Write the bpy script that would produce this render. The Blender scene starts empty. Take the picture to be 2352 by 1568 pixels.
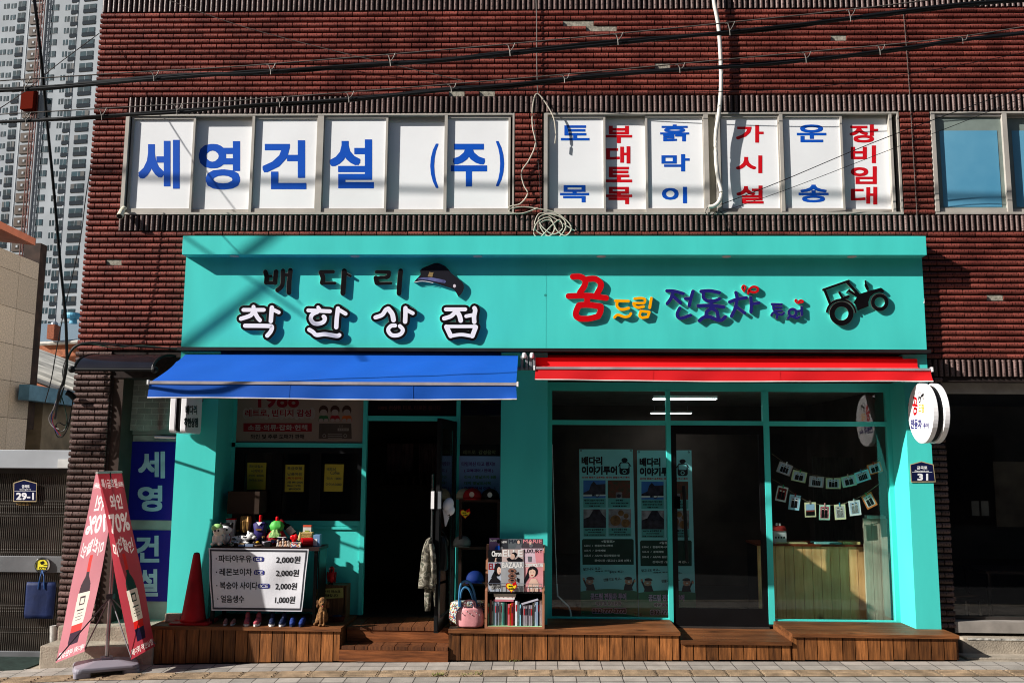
import bpy, bmesh, math, random
from mathutils import Vector, Matrix
random.seed(7)
sc = bpy.context.scene
C = sc.collection

# ------------------------------------------------------------------ camera
YAW, PIT, ROL, FPX = 0.027394, 0.134089, 0.0070227, 2110.53      # focal length in pixels of a 2352 px wide frame
DIST = 9.17
_cy, _sy, _cp, _sp, _cr, _sr = math.cos(YAW), math.sin(YAW), math.cos(PIT), math.sin(PIT), math.cos(ROL), math.sin(ROL)
FWD = Vector((-_sy*_cp, _cy*_cp, _sp))
_r0 = Vector((_cy, _sy, 0)); _u0 = _r0.cross(FWD)
RGT = _cr*_r0 + _sr*_u0
UPV = -_sr*_r0 + _cr*_u0

def ray(x, y):
    return (FWD + RGT*((x-1176)/FPX) - UPV*((y-784)/FPX))
_d = ray(1176, 1515)
CAMZ = -_d.z*((DIST-0.38)/_d.y)
CAM = Vector((0, -DIST, CAMZ))
cd = bpy.data.cameras.new('camera'); cam = bpy.data.objects.new('camera', cd); C.objects.link(cam)
cd.sensor_width = 36; cd.lens = 36*FPX/2352; cd.clip_end = 2000; cd.clip_start = 0.05
cam.matrix_world = Matrix(((RGT.x, UPV.x, -FWD.x, CAM.x), (RGT.y, UPV.y, -FWD.y, CAM.y), (RGT.z, UPV.z, -FWD.z, CAM.z), (0, 0, 0, 1)))
sc.camera = cam

# ------------------------------------------------------------------ sky, sun, exposure
SUN = Vector((-0.81, -0.335, 0.482)).normalized()               # towards the sun
w = bpy.data.worlds.new('World'); sc.world = w; w.use_nodes = True
nt = w.node_tree; bg = nt.nodes['Background']
sky = nt.nodes.new('ShaderNodeTexSky'); sky.sky_type = 'NISHITA'; sky.sun_disc = False
sky.sun_elevation = math.asin(SUN.z); sky.sun_rotation = math.atan2(SUN.x, SUN.y)
nt.links.new(sky.outputs[0], bg.inputs[0]); bg.inputs[1].default_value = 0.052
sl = bpy.data.lights.new('sun', 'SUN'); sl.energy = 5.0; sl.angle = math.radians(0.5); sl.color = (1.0, 0.955, 0.89)
so = bpy.data.objects.new('sun', sl); C.objects.link(so)
so.rotation_euler = SUN.to_track_quat('Z', 'Y').to_euler()
sc.view_settings.view_transform = 'Standard'; sc.view_settings.look = 'None'
sc.cycles.filter_width = 1.05
sc.view_settings.gamma = 1; sc.view_settings.exposure = 0.72

# ------------------------------------------------------------------ pixel -> world helpers (2352 x 1568 frame)
def W(x, y, Y):
    d = ray(x, y); return CAM + d*((Y+DIST)/d.y)
def rect(x0, y0, x1, y1, Y):
    a, b, c, d = W(x0, y0, Y), W(x1, y0, Y), W(x1, y1, Y), W(x0, y1, Y)
    return ((a.x+d.x)/2, (b.x+c.x)/2, (c.z+d.z)/2, (a.z+b.z)/2)     # X0 X1 Z0 Z1
def XA(x, y, Y): return W(x, y, Y).x
def ZA(x, y, Y): return W(x, y, Y).z
def crop(sx, sy, k):
    return lambda p: ((sx+p[0]/k)/1.741497, (sy+p[1]/k)/1.741497)
def pmap(Y, cr=None):
    def f(x, y, l=0.0):
        if cr: x, y = cr((x, y))
        return W(x, y, Y-l)
    return f
def qmap(P00, P10, P11, P01):                                      # u right, v down
    n = (P10-P00).cross(P01-P00).normalized()
    if n.dot(CAM-P00) < 0: n = -n
    def f(u, v, l=0.0):
        return P00*(1-u)*(1-v) + P10*u*(1-v) + P11*u*v + P01*(1-u)*v + n*l
    return f

def lin(c):
    return c/12.92 if c <= 0.04045 else ((c+0.055)/1.055)**2.4
def col(h):
    h = h.lstrip('#'); return tuple(lin(int(h[i:i+2], 16)/255) for i in (0, 2, 4))

# ------------------------------------------------------------------ materials
MATS = {}
def M(name, h, rough=0.6, metal=0.0, var=0.12, scale=6.0, bump=0.0, bscale=60.0, tone=False, tonek=0.35, spec=0.22, stretch=(1, 1, 1), h2=None, emit=0, coat=0):
    if name in MATS: return MATS[name]
    m = bpy.data.materials.new(name); m.use_nodes = True; n = m.node_tree.nodes; L = m.node_tree.links
    b = n['Principled BSDF']; c = col(h) if isinstance(h, str) else h
    b.inputs['Roughness'].default_value = rough; b.inputs['Metallic'].default_value = metal
    b.inputs['Specular IOR Level'].default_value = spec
    if coat: b.inputs['Coat Weight'].default_value = coat
    tc = n.new('ShaderNodeTexCoord'); mp = n.new('ShaderNodeMapping'); mp.inputs['Scale'].default_value = stretch
    L.new(tc.outputs['Object'], mp.inputs[0])
    no = n.new('ShaderNodeTexNoise'); no.inputs['Scale'].default_value = scale; no.inputs['Detail'].default_value = 6
    L.new(mp.outputs[0], no.inputs['Vector'])
    mx = n.new('ShaderNodeMix'); mx.data_type = 'RGBA'
    c2 = col(h2) if h2 else tuple(x*(1-var*2) for x in c)
    c1 = c if h2 else tuple(min(1, x*(1+var)) for x in c)
    mx.inputs[6].default_value = (*c2, 1); mx.inputs[7].default_value = (*c1, 1)
    cr = n.new('ShaderNodeMapRange'); cr.inputs[1].default_value = 0.3; cr.inputs[2].default_value = 0.7
    L.new(no.outputs['Fac'], cr.inputs[0]); L.new(cr.outputs[0], mx.inputs[0])
    out = mx.outputs[2]
    if tone:
        at = n.new('ShaderNodeAttribute'); at.attribute_name = 'tone'
        mr = n.new('ShaderNodeMapRange'); mr.inputs[3].default_value = 1-tonek; mr.inputs[4].default_value = 1+tonek
        L.new(at.outputs['Fac'], mr.inputs[0])
        mm = n.new('ShaderNodeVectorMath'); mm.operation = 'SCALE'
        L.new(out, mm.inputs[0]); L.new(mr.outputs[0], mm.inputs['Scale']); out = mm.outputs[0]
    L.new(out, b.inputs['Base Color'])
    if bump:
        nb = n.new('ShaderNodeTexNoise'); nb.inputs['Scale'].default_value = bscale; nb.inputs['Detail'].default_value = 4
        L.new(mp.outputs[0], nb.inputs['Vector'])
        bp = n.new('ShaderNodeBump'); bp.inputs['Strength'].default_value = bump; bp.inputs['Distance'].default_value = 0.01
        L.new(nb.outputs['Fac'], bp.inputs['Height']); L.new(bp.outputs[0], b.inputs['Normal'])
    if emit:
        b.inputs['Emission Color'].default_value = (*c, 1); b.inputs['Emission Strength'].default_value = emit
    MATS[name] = m; return m

def cloth_mat(name, h, trans=0.5, rough=.6):
    m = M(name, h, rough, var=.06, scale=2); n = m.node_tree.nodes; L = m.node_tree.links; b = n['Principled BSDF']; out = n['Material Output']
    t = n.new('ShaderNodeBsdfTranslucent'); L.new(b.inputs['Base Color'].links[0].from_socket, t.inputs[0])
    x = n.new('ShaderNodeMixShader'); x.inputs[0].default_value = trans; L.new(b.outputs[0], x.inputs[1]); L.new(t.outputs[0], x.inputs[2]); L.new(x.outputs[0], out.inputs[0]); return m
def glass(name, tint=(0.9, 0.95, 0.93), refl=1.0, rough=0.0):
    if name in MATS: return MATS[name]
    m = bpy.data.materials.new(name); m.use_nodes = True; n = m.node_tree.nodes; L = m.node_tree.links
    n.remove(n['Principled BSDF']); out = n['Material Output']
    tr = n.new('ShaderNodeBsdfTransparent'); tr.inputs[0].default_value = (*tint, 1)
    gl = n.new('ShaderNodeBsdfGlossy'); gl.inputs['Roughness'].default_value = rough
    gl.inputs['Color'].default_value = (refl, refl, refl, 1)
    ge = n.new('ShaderNodeNewGeometry'); dt = n.new('ShaderNodeVectorMath'); dt.operation = 'DOT_PRODUCT'; L.new(ge.outputs['Normal'], dt.inputs[0]); L.new(ge.outputs['Incoming'], dt.inputs[1])
    def mt(op, a, b_):
        k = n.new('ShaderNodeMath'); k.operation = op
        for i, q in enumerate((a, b_)):
            if q is None: continue
            if isinstance(q, (int, float)): k.inputs[i].default_value = q
            else: L.new(q, k.inputs[i])
        return k.outputs[0]
    ff = mt('ADD', mt('MULTIPLY', mt('POWER', mt('SUBTRACT', 1.0, mt('ABSOLUTE', dt.outputs['Value'], None)), 5.0), 0.93), 0.065)
    mx = n.new('ShaderNodeMixShader'); L.new(ff, mx.inputs[0]); L.new(tr.outputs[0], mx.inputs[1]); L.new(gl.outputs[0], mx.inputs[2])
    L.new(mx.outputs[0], out.inputs[0]); MATS[name] = m; return m

def tile_mat(name, h, h2, nick=0.35):
    m = M(name, h, 0.42, var=0.1, scale=3.0, bump=0.25, bscale=90, tone=True, tonek=0.36, h2=h2)
    n = m.node_tree.nodes; L = m.node_tree.links; b = n['Principled BSDF']
    src = b.inputs['Base Color'].links[0].from_socket
    uv = n.new('ShaderNodeUVMap'); uv.uv_map = 'UVMap'
    sp = n.new('ShaderNodeSeparateXYZ'); L.new(uv.outputs[0], sp.inputs[0])
    def math_(op, a, v=None, b2=None):
        k = n.new('ShaderNodeMath'); k.operation = op
        if isinstance(a, (int, float)): k.inputs[0].default_value = a
        else: L.new(a, k.inputs[0])
        if v is not None:
            if isinstance(v, (int, float)): k.inputs[1].default_value = v
            else: L.new(v, k.inputs[1])
        return k.outputs[0]
    at = n.new('ShaderNodeAttribute'); at.attribute_name = 'tone'
    u = math_('MULTIPLY', sp.outputs[0], 6.0); u = math_('ADD', u, at.outputs['Fac'])
    fl = math_('FLOOR', u); fr = math_('FRACT', u)
    wn = n.new('ShaderNodeTexWhiteNoise'); wn.noise_dimensions = '2D'
    cb = n.new('ShaderNodeCombineXYZ'); L.new(fl, cb.inputs[0]); L.new(at.outputs['Fac'], cb.inputs[1]); L.new(cb.outputs[0], wn.inputs['Vector'])
    vpos = math_('MULTIPLY', wn.outputs['Value'], 0.5); vpos = math_('ADD', vpos, 0.25)
    dv = math_('SUBTRACT', sp.outputs[1], vpos); dv = math_('ABSOLUTE', dv); mv = math_('LESS_THAN', dv, 0.13)
    du = math_('SUBTRACT', fr, 0.5); du = math_('ABSOLUTE', du); mu = math_('LESS_THAN', du, 0.15)
    mk = math_('MULTIPLY', mv, mu)
    k = math_('MULTIPLY', mk, -0.7); k = math_('ADD', k, 1.0)
    mm = n.new('ShaderNodeVectorMath'); mm.operation = 'SCALE'; L.new(src, mm.inputs[0]); L.new(k, mm.inputs['Scale'])
    L.new(mm.outputs[0], b.inputs['Base Color'])
    return m

# ------------------------------------------------------------------ object helpers
def thing(name, label, cat, loc=(0, 0, 0), group=None):
    o = bpy.data.objects.new(name, None); C.objects.link(o); o.location = loc
    o['label'] = label; o['category'] = cat
    if group: o['group'] = group
    o.empty_display_size = 0.1
    return o
def tag(o, label, cat, group=None):
    o['label'] = label; o['category'] = cat
    if group: o['group'] = group
    return o
def struct(o): o['kind'] = 'structure'; return o

_tcache = {}
def glyphs(s):
    if s in _tcache: return _tcache[s]
    c = bpy.data.curves.new('t', 'FONT'); c.body = s; c.size = 1; c.resolution_u = 3
    o = bpy.data.objects.new('t', c); C.objects.link(o)
    dg = bpy.context.evaluated_depsgraph_get()
    me = bpy.data.meshes.new_from_object(o.evaluated_get(dg))
    vs = [(v.co.x, v.co.y) for v in me.vertices]; fs = [tuple(p.vertices) for p in me.polygons]
    bpy.data.objects.remove(o); bpy.data.curves.remove(c); bpy.data.meshes.remove(me)
    x0 = min(v[0] for v in vs); x1 = max(v[0] for v in vs); y0 = min(v[1] for v in vs); y1 = max(v[1] for v in vs)
    vs = [((v[0]-x0)/(x1-x0), 1-(v[1]-y0)/(y1-y0)) for v in vs]
    _tcache[s] = (vs, fs); return _tcache[s]

def catmull(p, n=6, closed=False):
    if len(p) < 3: return p
    q = []
    N = len(p); rng = range(N if closed else N-1)
    for i in rng:
        if closed: a, b, c, d = p[(i-1) % N], p[i], p[(i+1) % N], p[(i+2) % N]
        else: a, b, c, d = p[max(i-1, 0)], p[i], p[i+1], p[min(i+2, N-1)]
        for k in range(n):
            t = k/n
            q.append(tuple(0.5*((2*b[j])+(-a[j]+c[j])*t+(2*a[j]-5*b[j]+4*c[j]-d[j])*t*t+(-a[j]+3*b[j]-3*c[j]+d[j])*t**3) for j in range(len(b))))
    if not closed: q.append(p[-1])
    return q

class MB:
    def __init__(s): s.v = []; s.f = []; s.m = []; s.t = []; s.uv = {}; s.tone = 0.5; s.mi = 0
    def face(s, idx, uv=None):
        s.f.append(tuple(idx)); s.m.append(s.mi); s.t.append(s.tone)
        if uv: s.uv[len(s.f)-1] = uv
    def add(s, pts):
        b = len(s.v); s.v.extend(Vector(p) for p in pts); return list(range(b, len(s.v)))
    def quad(s, a, b, c, d): s.face(s.add([a, b, c, d])); return s
    def ngon(s, pts): s.face(s.add(pts)); return s
    def box(s, x0, x1, y0, y1, z0, z1):
        i = s.add([(x0, y0, z0), (x1, y0, z0), (x1, y1, z0), (x0, y1, z0), (x0, y0, z1), (x1, y0, z1), (x1, y1, z1), (x0, y1, z1)])
        for q in ((0, 3, 2, 1), (4, 5, 6, 7), (0, 1, 5, 4), (1, 2, 6, 5), (2, 3, 7, 6), (3, 0, 4, 7)): s.face([i[k] for k in q])
        return s
    def hexa(s, p):                                                # 8 points: front 4 (cw), back 4
        i = s.add(p)
        for q in ((0, 1, 2, 3), (7, 6, 5, 4), (0, 4, 5, 1), (1, 5, 6, 2), (2, 6, 7, 3), (3, 7, 4, 0)): s.face([i[k] for k in q])
        return s
    def prism(s, pts, mp, l0, l1, back=False):                     # outline in map coords, from lift l0 up to l1
        f = s.add([mp(x, y, l1) for x, y in pts]); g = s.add([mp(x, y, l0) for x, y in pts])
        s.face(f)
        if back: s.face(g[::-1])
        n = len(pts)
        for k in range(n): s.face([f[k], g[k], g[(k+1) % n], f[(k+1) % n]])
        return s
    def flat(s, pts, mp, l=0.0): s.face(s.add([mp(x, y, l) for x, y in pts])); return s
    def rectf(s, x0, y0, x1, y1, mp, l=0.0): return s.flat([(x0, y0), (x1, y0), (x1, y1), (x0, y1)], mp, l)
    def text(s, st, x0, y0, x1, y1, mp, l=0.0, bold=0.0, dirs=8, thick=0, mirror=False):
        vs, fs = glyphs(st)
        offs = [(0, 0)]
        if bold: offs += [(bold*.88*a, bold*.88*b) for a, b in (((-1, -1), (1, -1), (1, 1), (-1, 1), (0, -1), (1, 0), (0, 1), (-1, 0)) if dirs > 4 else ((-1, -1), (1, -1), (1, 1), (-1, 1)))]
        x0 += bold; x1 -= bold; y0 += bold; y1 -= bold
        for k, (ox, oy) in enumerate(offs):
            ll = l+k*0.00004
            i = s.add([mp((x0+(1-a if mirror else a)*(x1-x0))+ox, (y0+b*(y1-y0))+oy, ll) for a, b in vs])
            for q in fs: s.face([i[j] for j in q])
        return s
    def stroke(s, pts, wd, mp, l0, l1, smooth=True, caps=True):
        p = catmull(pts, 5) if smooth and len(pts) > 2 else pts
        n = len(p); Lf = []; Rt = []
        for k in range(n):
            a = p[max(k-1, 0)]; b = p[min(k+1, n-1)]; dx, dy = b[0]-a[0], b[1]-a[1]; d = math.hypot(dx, dy) or 1
            nx, ny = -dy/d*wd/2, dx/d*wd/2
            Lf.append((p[k][0]+nx, p[k][1]+ny)); Rt.append((p[k][0]-nx, p[k][1]-ny))
        out = Lf[:]
        def cap(c, a, sgn):
            a0 = math.atan2(a[1]-c[1], a[0]-c[0])
            return [(c[0]+wd/2*math.cos(a0-sgn*math.pi*t/6), c[1]+wd/2*math.sin(a0-sgn*math.pi*t/6)) for t in range(1, 6)]
        e = cap(p[-1], Lf[-1], 1) if caps else []; st = cap(p[0], Rt[0], 1) if caps else []
        il = s.add([mp(x, y, l1) for x, y in Lf]); ir = s.add([mp(x, y, l1) for x, y in Rt])
        ie = s.add([mp(x, y, l1) for x, y in e]); ist = s.add([mp(x, y, l1) for x, y in st])
        for k in range(n-1): s.face([il[k], il[k+1], ir[k+1], ir[k]])
        if caps: s.face([il[-1]]+ie+[ir[-1]]); s.face([ir[0]]+ist+[il[0]])
        if l0 < l1:
            loop = Lf+e+Rt[::-1]+st; ti = il+ie+ir[::-1]+ist
            bi = s.add([mp(x, y, l0) for x, y in loop]); m = len(loop)
            for k in range(m): s.face([ti[k], bi[k], bi[(k+1) % m], ti[(k+1) % m]])
        return s
    def ring(s, cx, cy, R, r, mp, l0, l1, n=40):
        o1 = [(cx+R*math.cos(2*math.pi*k/n), cy+R*math.sin(2*math.pi*k/n)) for k in range(n)]
        o2 = [(cx+r*math.cos(2*math.pi*k/n), cy+r*math.sin(2*math.pi*k/n)) for k in range(n)]
        a = s.add([mp(x, y, l1) for x, y in o1]); b = s.add([mp(x, y, l1) for x, y in o2])
        c = s.add([mp(x, y, l0) for x, y in o1]); d = s.add([mp(x, y, l0) for x, y in o2])
        for k in range(n):
            j = (k+1) % n
            s.face([a[k], a[j], b[j], b[k]]); s.face([a[k], c[k], c[j], a[j]]); s.face([b[k], b[j], d[j], d[k]])
        return s
    def disc(s, cx, cy, rx, ry, mp, l=0, n=20, l0=None):
        pts = [(cx+rx*math.cos(2*math.pi*k/n), cy+ry*math.sin(2*math.pi*k/n)) for k in range(n)]
        if l0 is None: return s.flat(pts, mp, l)
        return s.prism(pts, mp, l0, l)
    def tube(s, pts, r, n=8, cap=True, smooth=0):
        p = [Vector(q) for q in (catmull([tuple(a) for a in pts], smooth) if smooth else pts)]
        rings = []
        up = Vector((0, 0, 1))
        for k in range(len(p)):
            d = (p[min(k+1, len(p)-1)]-p[max(k-1, 0)]).normalized()
            a = d.cross(up)
            if a.length < 1e-3: a = d.cross(Vector((1, 0, 0)))
            a.normalize(); b = d.cross(a)
            rr = r[k] if isinstance(r, (list, tuple)) else r
            rings.append(s.add([p[k]+(a*math.cos(2*math.pi*j/n)+b*math.sin(2*math.pi*j/n))*rr for j in range(n)]))
        for k in range(len(p)-1):
            for j in range(n): s.face([rings[k][j], rings[k][(j+1) % n], rings[k+1][(j+1) % n], rings[k+1][j]])
        if cap: s.face(rings[0][::-1]); s.face(rings[-1])
        return s
    def cone(s, a, b, r1, r2, n=16): return s.tube([a, b], [r1, r2], n)
    def lathe(s, prof, c, n=24, axis='z', sx=1.0, sy=1.0):
        rings = []
        c = Vector(c)
        for r, h in prof:
            row = []
            for j in range(n):
                a = 2*math.pi*j/n; x, y = r*math.cos(a)*sx, r*math.sin(a)*sy
                row.append(c+(Vector((x, y, h)) if axis == 'z' else (Vector((x, h, y)) if axis == 'y' else Vector((h, x, y)))))
            rings.append(s.add(row))
        for k in range(len(rings)-1):
            for j in range(n): s.face([rings[k][j], rings[k][(j+1) % n], rings[k+1][(j+1) % n], rings[k+1][j]])
        s.face(rings[0][::-1]); s.face(rings[-1]); return s
    def ball(s, c, rx, ry=None, rz=None, n=14, rot=None):
        ry = ry or rx; rz = rz or rx; c = Vector(c); rings = []
        R_ = rot.to_matrix() if rot else Matrix.Identity(3)
        for k in range(1, n//2+3):
            th = math.pi*k/(n//2+3)
            rings.append(s.add([c+R_ @ Vector((rx*math.sin(th)*math.cos(2*math.pi*j/n), ry*math.sin(th)*math.sin(2*math.pi*j/n), rz*math.cos(th))) for j in range(n)]))
        t = s.add([c+R_ @ Vector((0, 0, rz))])[0]; b = s.add([c-R_ @ Vector((0, 0, rz))])[0]
        for j in range(n): s.face([t, rings[0][j], rings[0][(j+1) % n]]); s.face([b, rings[-1][(j+1) % n], rings[-1][j]])
        for k in range(len(rings)-1):
            for j in range(n): s.face([rings[k][j], rings[k+1][j], rings[k+1][(j+1) % n], rings[k][(j+1) % n]])
        return s
    def build(s, name, mats, parent=None, smooth=False, bevel=0, remesh=0, fix=True):
        me = bpy.data.meshes.new(name)
        me.from_pydata([tuple(v) for v in s.v], [], s.f)
        if not isinstance(mats, (list, tuple)): mats = [mats]
        for m in mats: me.materials.append(m)
        me.polygons.foreach_set('material_index', s.m)
        at = me.attributes.new('tone', 'FLOAT', 'FACE'); at.data.foreach_set('value', s.t)
        if s.uv:
            ul = me.uv_layers.new(name='UVMap')
            for fi, uvs in s.uv.items():
                ls = me.polygons[fi].loop_start
                for k, q in enumerate(uvs): ul.data[ls+k].uv = q
        if smooth: me.polygons.foreach_set('use_smooth', [True]*len(s.f))
        me.update(); me.validate()
        o = bpy.data.objects.new(name, me); C.objects.link(o)
        if parent:
            o.parent = parent; bpy_inv = Matrix.Translation(Vector(parent_loc(parent))).inverted()
            me.transform(bpy_inv)
        if remesh:
            r = o.modifiers.new('r', 'REMESH'); r.mode = 'VOXEL'; r.voxel_size = remesh; r.use_smooth_shade = True
            k = o.modifiers.new('s', 'SMOOTH'); k.iterations = 3
        if bevel:
            bv = o.modifiers.new('b', 'BEVEL'); bv.width = bevel; bv.segments = 2; bv.limit_method = 'ANGLE'
        return o
def parent_loc(p):
    v = Vector(p.location)
    return v + (parent_loc(p.parent) if p.parent else Vector((0, 0, 0)))
def BX(name, mat, parent, *a, bevel=0, **k): return MB().box(*a).build(name, mat, parent, bevel=bevel)
def RB(name, mat, parent, x0, y0, x1, y1, Ya, Yb, bevel=0):        # box whose front face (plane Ya) covers the given picture rectangle
    X0, X1, Z0, Z1 = rect(x0, y0, x1, y1, Ya)
    return MB().box(X0, X1, Ya, Yb, Z0, Z1).build(name, mat, parent, bevel=bevel)
def P_(parts, name, mat, parent, **k): return parts.build(name, mat, parent, **k)

def copy_tree(o, parent=None, label=None):
    c = o.copy(); C.objects.link(c); c.parent = parent
    if label: c['label'] = label
    for ch in [q for q in bpy.data.objects if q.parent == o]: copy_tree(ch, c)
    return c

# palette
TEAL = M('teal_paint', '48CFC6', 0.42, var=0.045, scale=1.5, stretch=(2.5, 2.5, .5), bump=0.03, bscale=25)
RED_T = tile_mat('red_glazed_tile', '8A493F', '5F2C27')
BRN_T = tile_mat('brown_glazed_tile', '6E5854', '493833')
MORTAR = M('mortar', '2A211F', 0.9, var=0.3, scale=20)
PATCH = M('bare_mortar', '9C978A', 0.9, var=0.25, scale=30, bump=0.5)
ALU = M('aluminium_frame', 'AFA9A1', 0.5, 0.1, var=0.08, scale=4)
ALU_D = M('dark_aluminium', '4A4542', 0.4, 0.5)
FILM = M('white_film', 'EDEEF0', 0.3, var=0.035, scale=1.3)
L_BLUE = M('blue_vinyl', '0D50BA', 0.4, var=0.03)
L_RED = M('red_vinyl', 'CC121E', 0.4, var=0.03)
BLACK = M('black_paint', '0D0D0F', 0.45)
BLACKM = M('black_matt', '08080A', 0.8)
WHITE = M('white_plastic', 'EFEDEE', 0.35, var=0.03)
GREYP = M('grey_plastic', '8B8992', 0.45, var=0.06)
CHROME = M('polished_metal', 'C8C8C8', 0.2, 1.0, var=0.03)
GALV = M('galvanised_metal', '9AA0A6', 0.45, 0.6, var=0.2, scale=5)
GLASS = glass('clear_glass'); GLASS_D = glass('shop_glass', (0.82, 0.88, 0.86))
CONC = M('concrete', '9E9384', 0.9, var=0.2, scale=5, bump=0.6, bscale=60)
CABLE = M('black_cable', '101113', 0.45, var=0.05)
WIRE = M('grey_wire', '5C5652', 0.6)
# ================================================================== SETTING
ZX = [(-60, -0.5), (-8, -0.2), (-5, -0.14), (-3.9, -0.085), (-2, -0.035), (0, 0), (2.5, 0.03), (4, 0.05), (8, 0.06), (60, 0.2)]
def zg(x, y):
    for (a, za), (b, zb) in zip(ZX, ZX[1:]):
        if x <= b: break
    z = za+(zb-za)*(x-a)/(b-a)
    if y < -0.38: z += (y+0.38)*0.024
    return z
def ground_mat(name, c1, c2, mortar, bw, bh, ms, off=0.5, rough=0.85, line=False):
    m = bpy.data.materials.new(name); m.use_nodes = True; n = m.node_tree.nodes; L = m.node_tree.links; b = n['Principled BSDF']
    tc = n.new('ShaderNodeTexCoord'); br = n.new('ShaderNodeTexBrick')
    L.new(tc.outputs['Object'], br.inputs['Vector'])
    br.inputs['Color1'].default_value = (*col(c1), 1); br.inputs['Color2'].default_value = (*col(c2), 1); br.inputs['Mortar'].default_value = (*col(mortar), 1)
    br.inputs['Scale'].default_value = 1; br.inputs['Brick Width'].default_value = bw; br.inputs['Row Height'].default_value = bh
    br.inputs['Mortar Size'].default_value = ms; br.inputs['Mortar Smooth'].default_value = 0.2; br.offset = off
    no = n.new('ShaderNodeTexNoise'); no.inputs['Scale'].default_value = 7; no.inputs['Detail'].default_value = 8; L.new(tc.outputs['Object'], no.inputs['Vector'])
    n2 = n.new('ShaderNodeTexNoise'); n2.inputs['Scale'].default_value = 150; L.new(tc.outputs['Object'], n2.inputs['Vector'])
    ad = n.new('ShaderNodeMath'); ad.operation = 'ADD'; L.new(no.outputs['Fac'], ad.inputs[0]); L.new(n2.outputs['Fac'], ad.inputs[1])
    mr = n.new('ShaderNodeMapRange'); mr.inputs[1].default_value = 0.6; mr.inputs[2].default_value = 1.4; mr.inputs[3].default_value = 0.62; mr.inputs[4].default_value = 1.28
    L.new(ad.outputs[0], mr.inputs[0])
    sm = n.new('ShaderNodeVectorMath'); sm.operation = 'SCALE'; L.new(br.outputs['Color'], sm.inputs[0]); L.new(mr.outputs[0], sm.inputs['Scale'])
    L.new(sm.outputs[0], b.inputs['Base Color']); b.inputs['Roughness'].default_value = rough
    bp = n.new('ShaderNodeBump'); bp.inputs['Strength'].default_value = 0.6; bp.inputs['Distance'].default_value = 0.006; bp.invert = True
    L.new(br.outputs['Fac'], bp.inputs['Height'])
    b2 = n.new('ShaderNodeBump'); b2.inputs['Strength'].default_value = 0.35; b2.inputs['Distance'].default_value = 0.004; L.new(n2.outputs['Fac'], b2.inputs['Height']); L.new(bp.outputs[0], b2.inputs['Normal'])
    L.new(b2.outputs[0], b.inputs['Normal']); return m
def sheet(name, x0, x1, y0, y1, dz, mat, nx=40, ny=1):
    g = MB(); xs = sorted(set([x0+(x1-x0)*k/nx for k in range(nx+1)]+[q[0] for q in ZX if x0 < q[0] < x1]))
    ys = [y0+(y1-y0)*k/ny for k in range(ny+1)]
    idx = [[g.add([(x, y, zg(x, y)+dz)])[0] for x in xs] for y in ys]
    for j in range(ny):
        for i in range(len(xs)-1): g.face([idx[j][i], idx[j][i+1], idx[j+1][i+1], idx[j+1][i]])
    o = g.build(name, mat); return struct(o)
ASPH = M('asphalt', (0.05, 0.05, 0.052), 0.9, var=0.3, scale=40, bump=0.5, bscale=200)
g = MB()
gp = [(-300, -300), (300, -300), (300, 500), (-300, 500)]
g.quad(*[(x, y, -1.0) for x, y in gp]); struct(g.build('ground', M('bare_ground', '6F675A', 0.95, var=0.3, scale=0.5)))
sheet('road', -60, 60, -14, -3.35, -0.15, ASPH)
sheet('pavement_base', -60, 60, -3.35, -.38, -0.012, CONC); sheet('yard_ground', -60, 60, -.38, 60, -0.012, CONC)
PAVE = ground_mat('paving_blocks', 'A29A91', '87817A', '37322E', 0.197, 0.163, 0.0045, off=0.0)
Yy1 = W(1400, 1538, 0)  # unused anchor
def groundY(px, py):                                              # depth at which the pavement is met through a picture point
    lo, hi = -6.0, 0.4
    for _ in range(40):
        m = (lo+hi)/2; p = W(px, py, m)
        if p.z > zg(p.x, m): lo = m
        else: hi = m
    return (lo+hi)/2
YA = groundY(1300, 1518); YB = groundY(1300, 1537.5); YC = groundY(1300, 1552.5)
pv = sheet('pavement', -9, 9, YB, YA, 0.0, PAVE); pv.data.transform(Matrix.Translation((0, -YB, 0))); pv.location = (0, YB, 0)
pv = sheet('pavement', -9, 9, -3.2, YC, 0.0, PAVE, 40, 4); pv.data.transform(Matrix.Translation((0.05, -(YC-2*0.163*12), 0))); pv.location = (-0.05, YC-2*0.163*12, 0)
sheet('kerb', -60, 60, -3.35, -3.2, 0.004, CONC)
# tactile strip: ribbed yellow blocks
YEL = M('yellow_tactile_block', '917C64', 0.85, var=0.24, scale=9, bump=0.5, bscale=90, tone=True, tonek=0.14)
tb = MB(); x = -6.2; Wd = 0.302
while x < 6.6:
    tb.tone = random.random(); x1 = x+Wd-0.006
    y0, y1 = YC+0.004, YB-0.004
    tb.quad((x, y0, zg(x, y0)+.002), (x1, y0, zg(x1, y0)+.002), (x1, y1, zg(x1, y1)+.002), (x, y1, zg(x, y1)+.002))
    for k in range(4):
        a = y0+(y1-y0)*(k+.26)/4; b = a+(y1-y0)*0.13; e = 0.007
        xa, xb = x+.012, x1-.012
        i = tb.add([(xa, a, zg(xa, a)+.002), (xb, a, zg(xb, a)+.002), (xb, b, zg(xb, b)+.002), (xa, b, zg(xa, b)+.002),
                    (xa+.006, a+.006, zg(xa, a)+.002+e), (xb-.006, a+.006, zg(xb, a)+.002+e), (xb-.006, b-.006, zg(xb, b)+.002+e), (xa+.006, b-.006, zg(xa, b)+.002+e)])
        for q in ((4, 5, 6, 7), (0, 1, 5, 4), (1, 2, 6, 5), (2, 3, 7, 6), (3, 0, 4, 7)): tb.face([i[t] for t in q])
    x += Wd
struct(tb.build('tactile_paving_strip', YEL))

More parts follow.
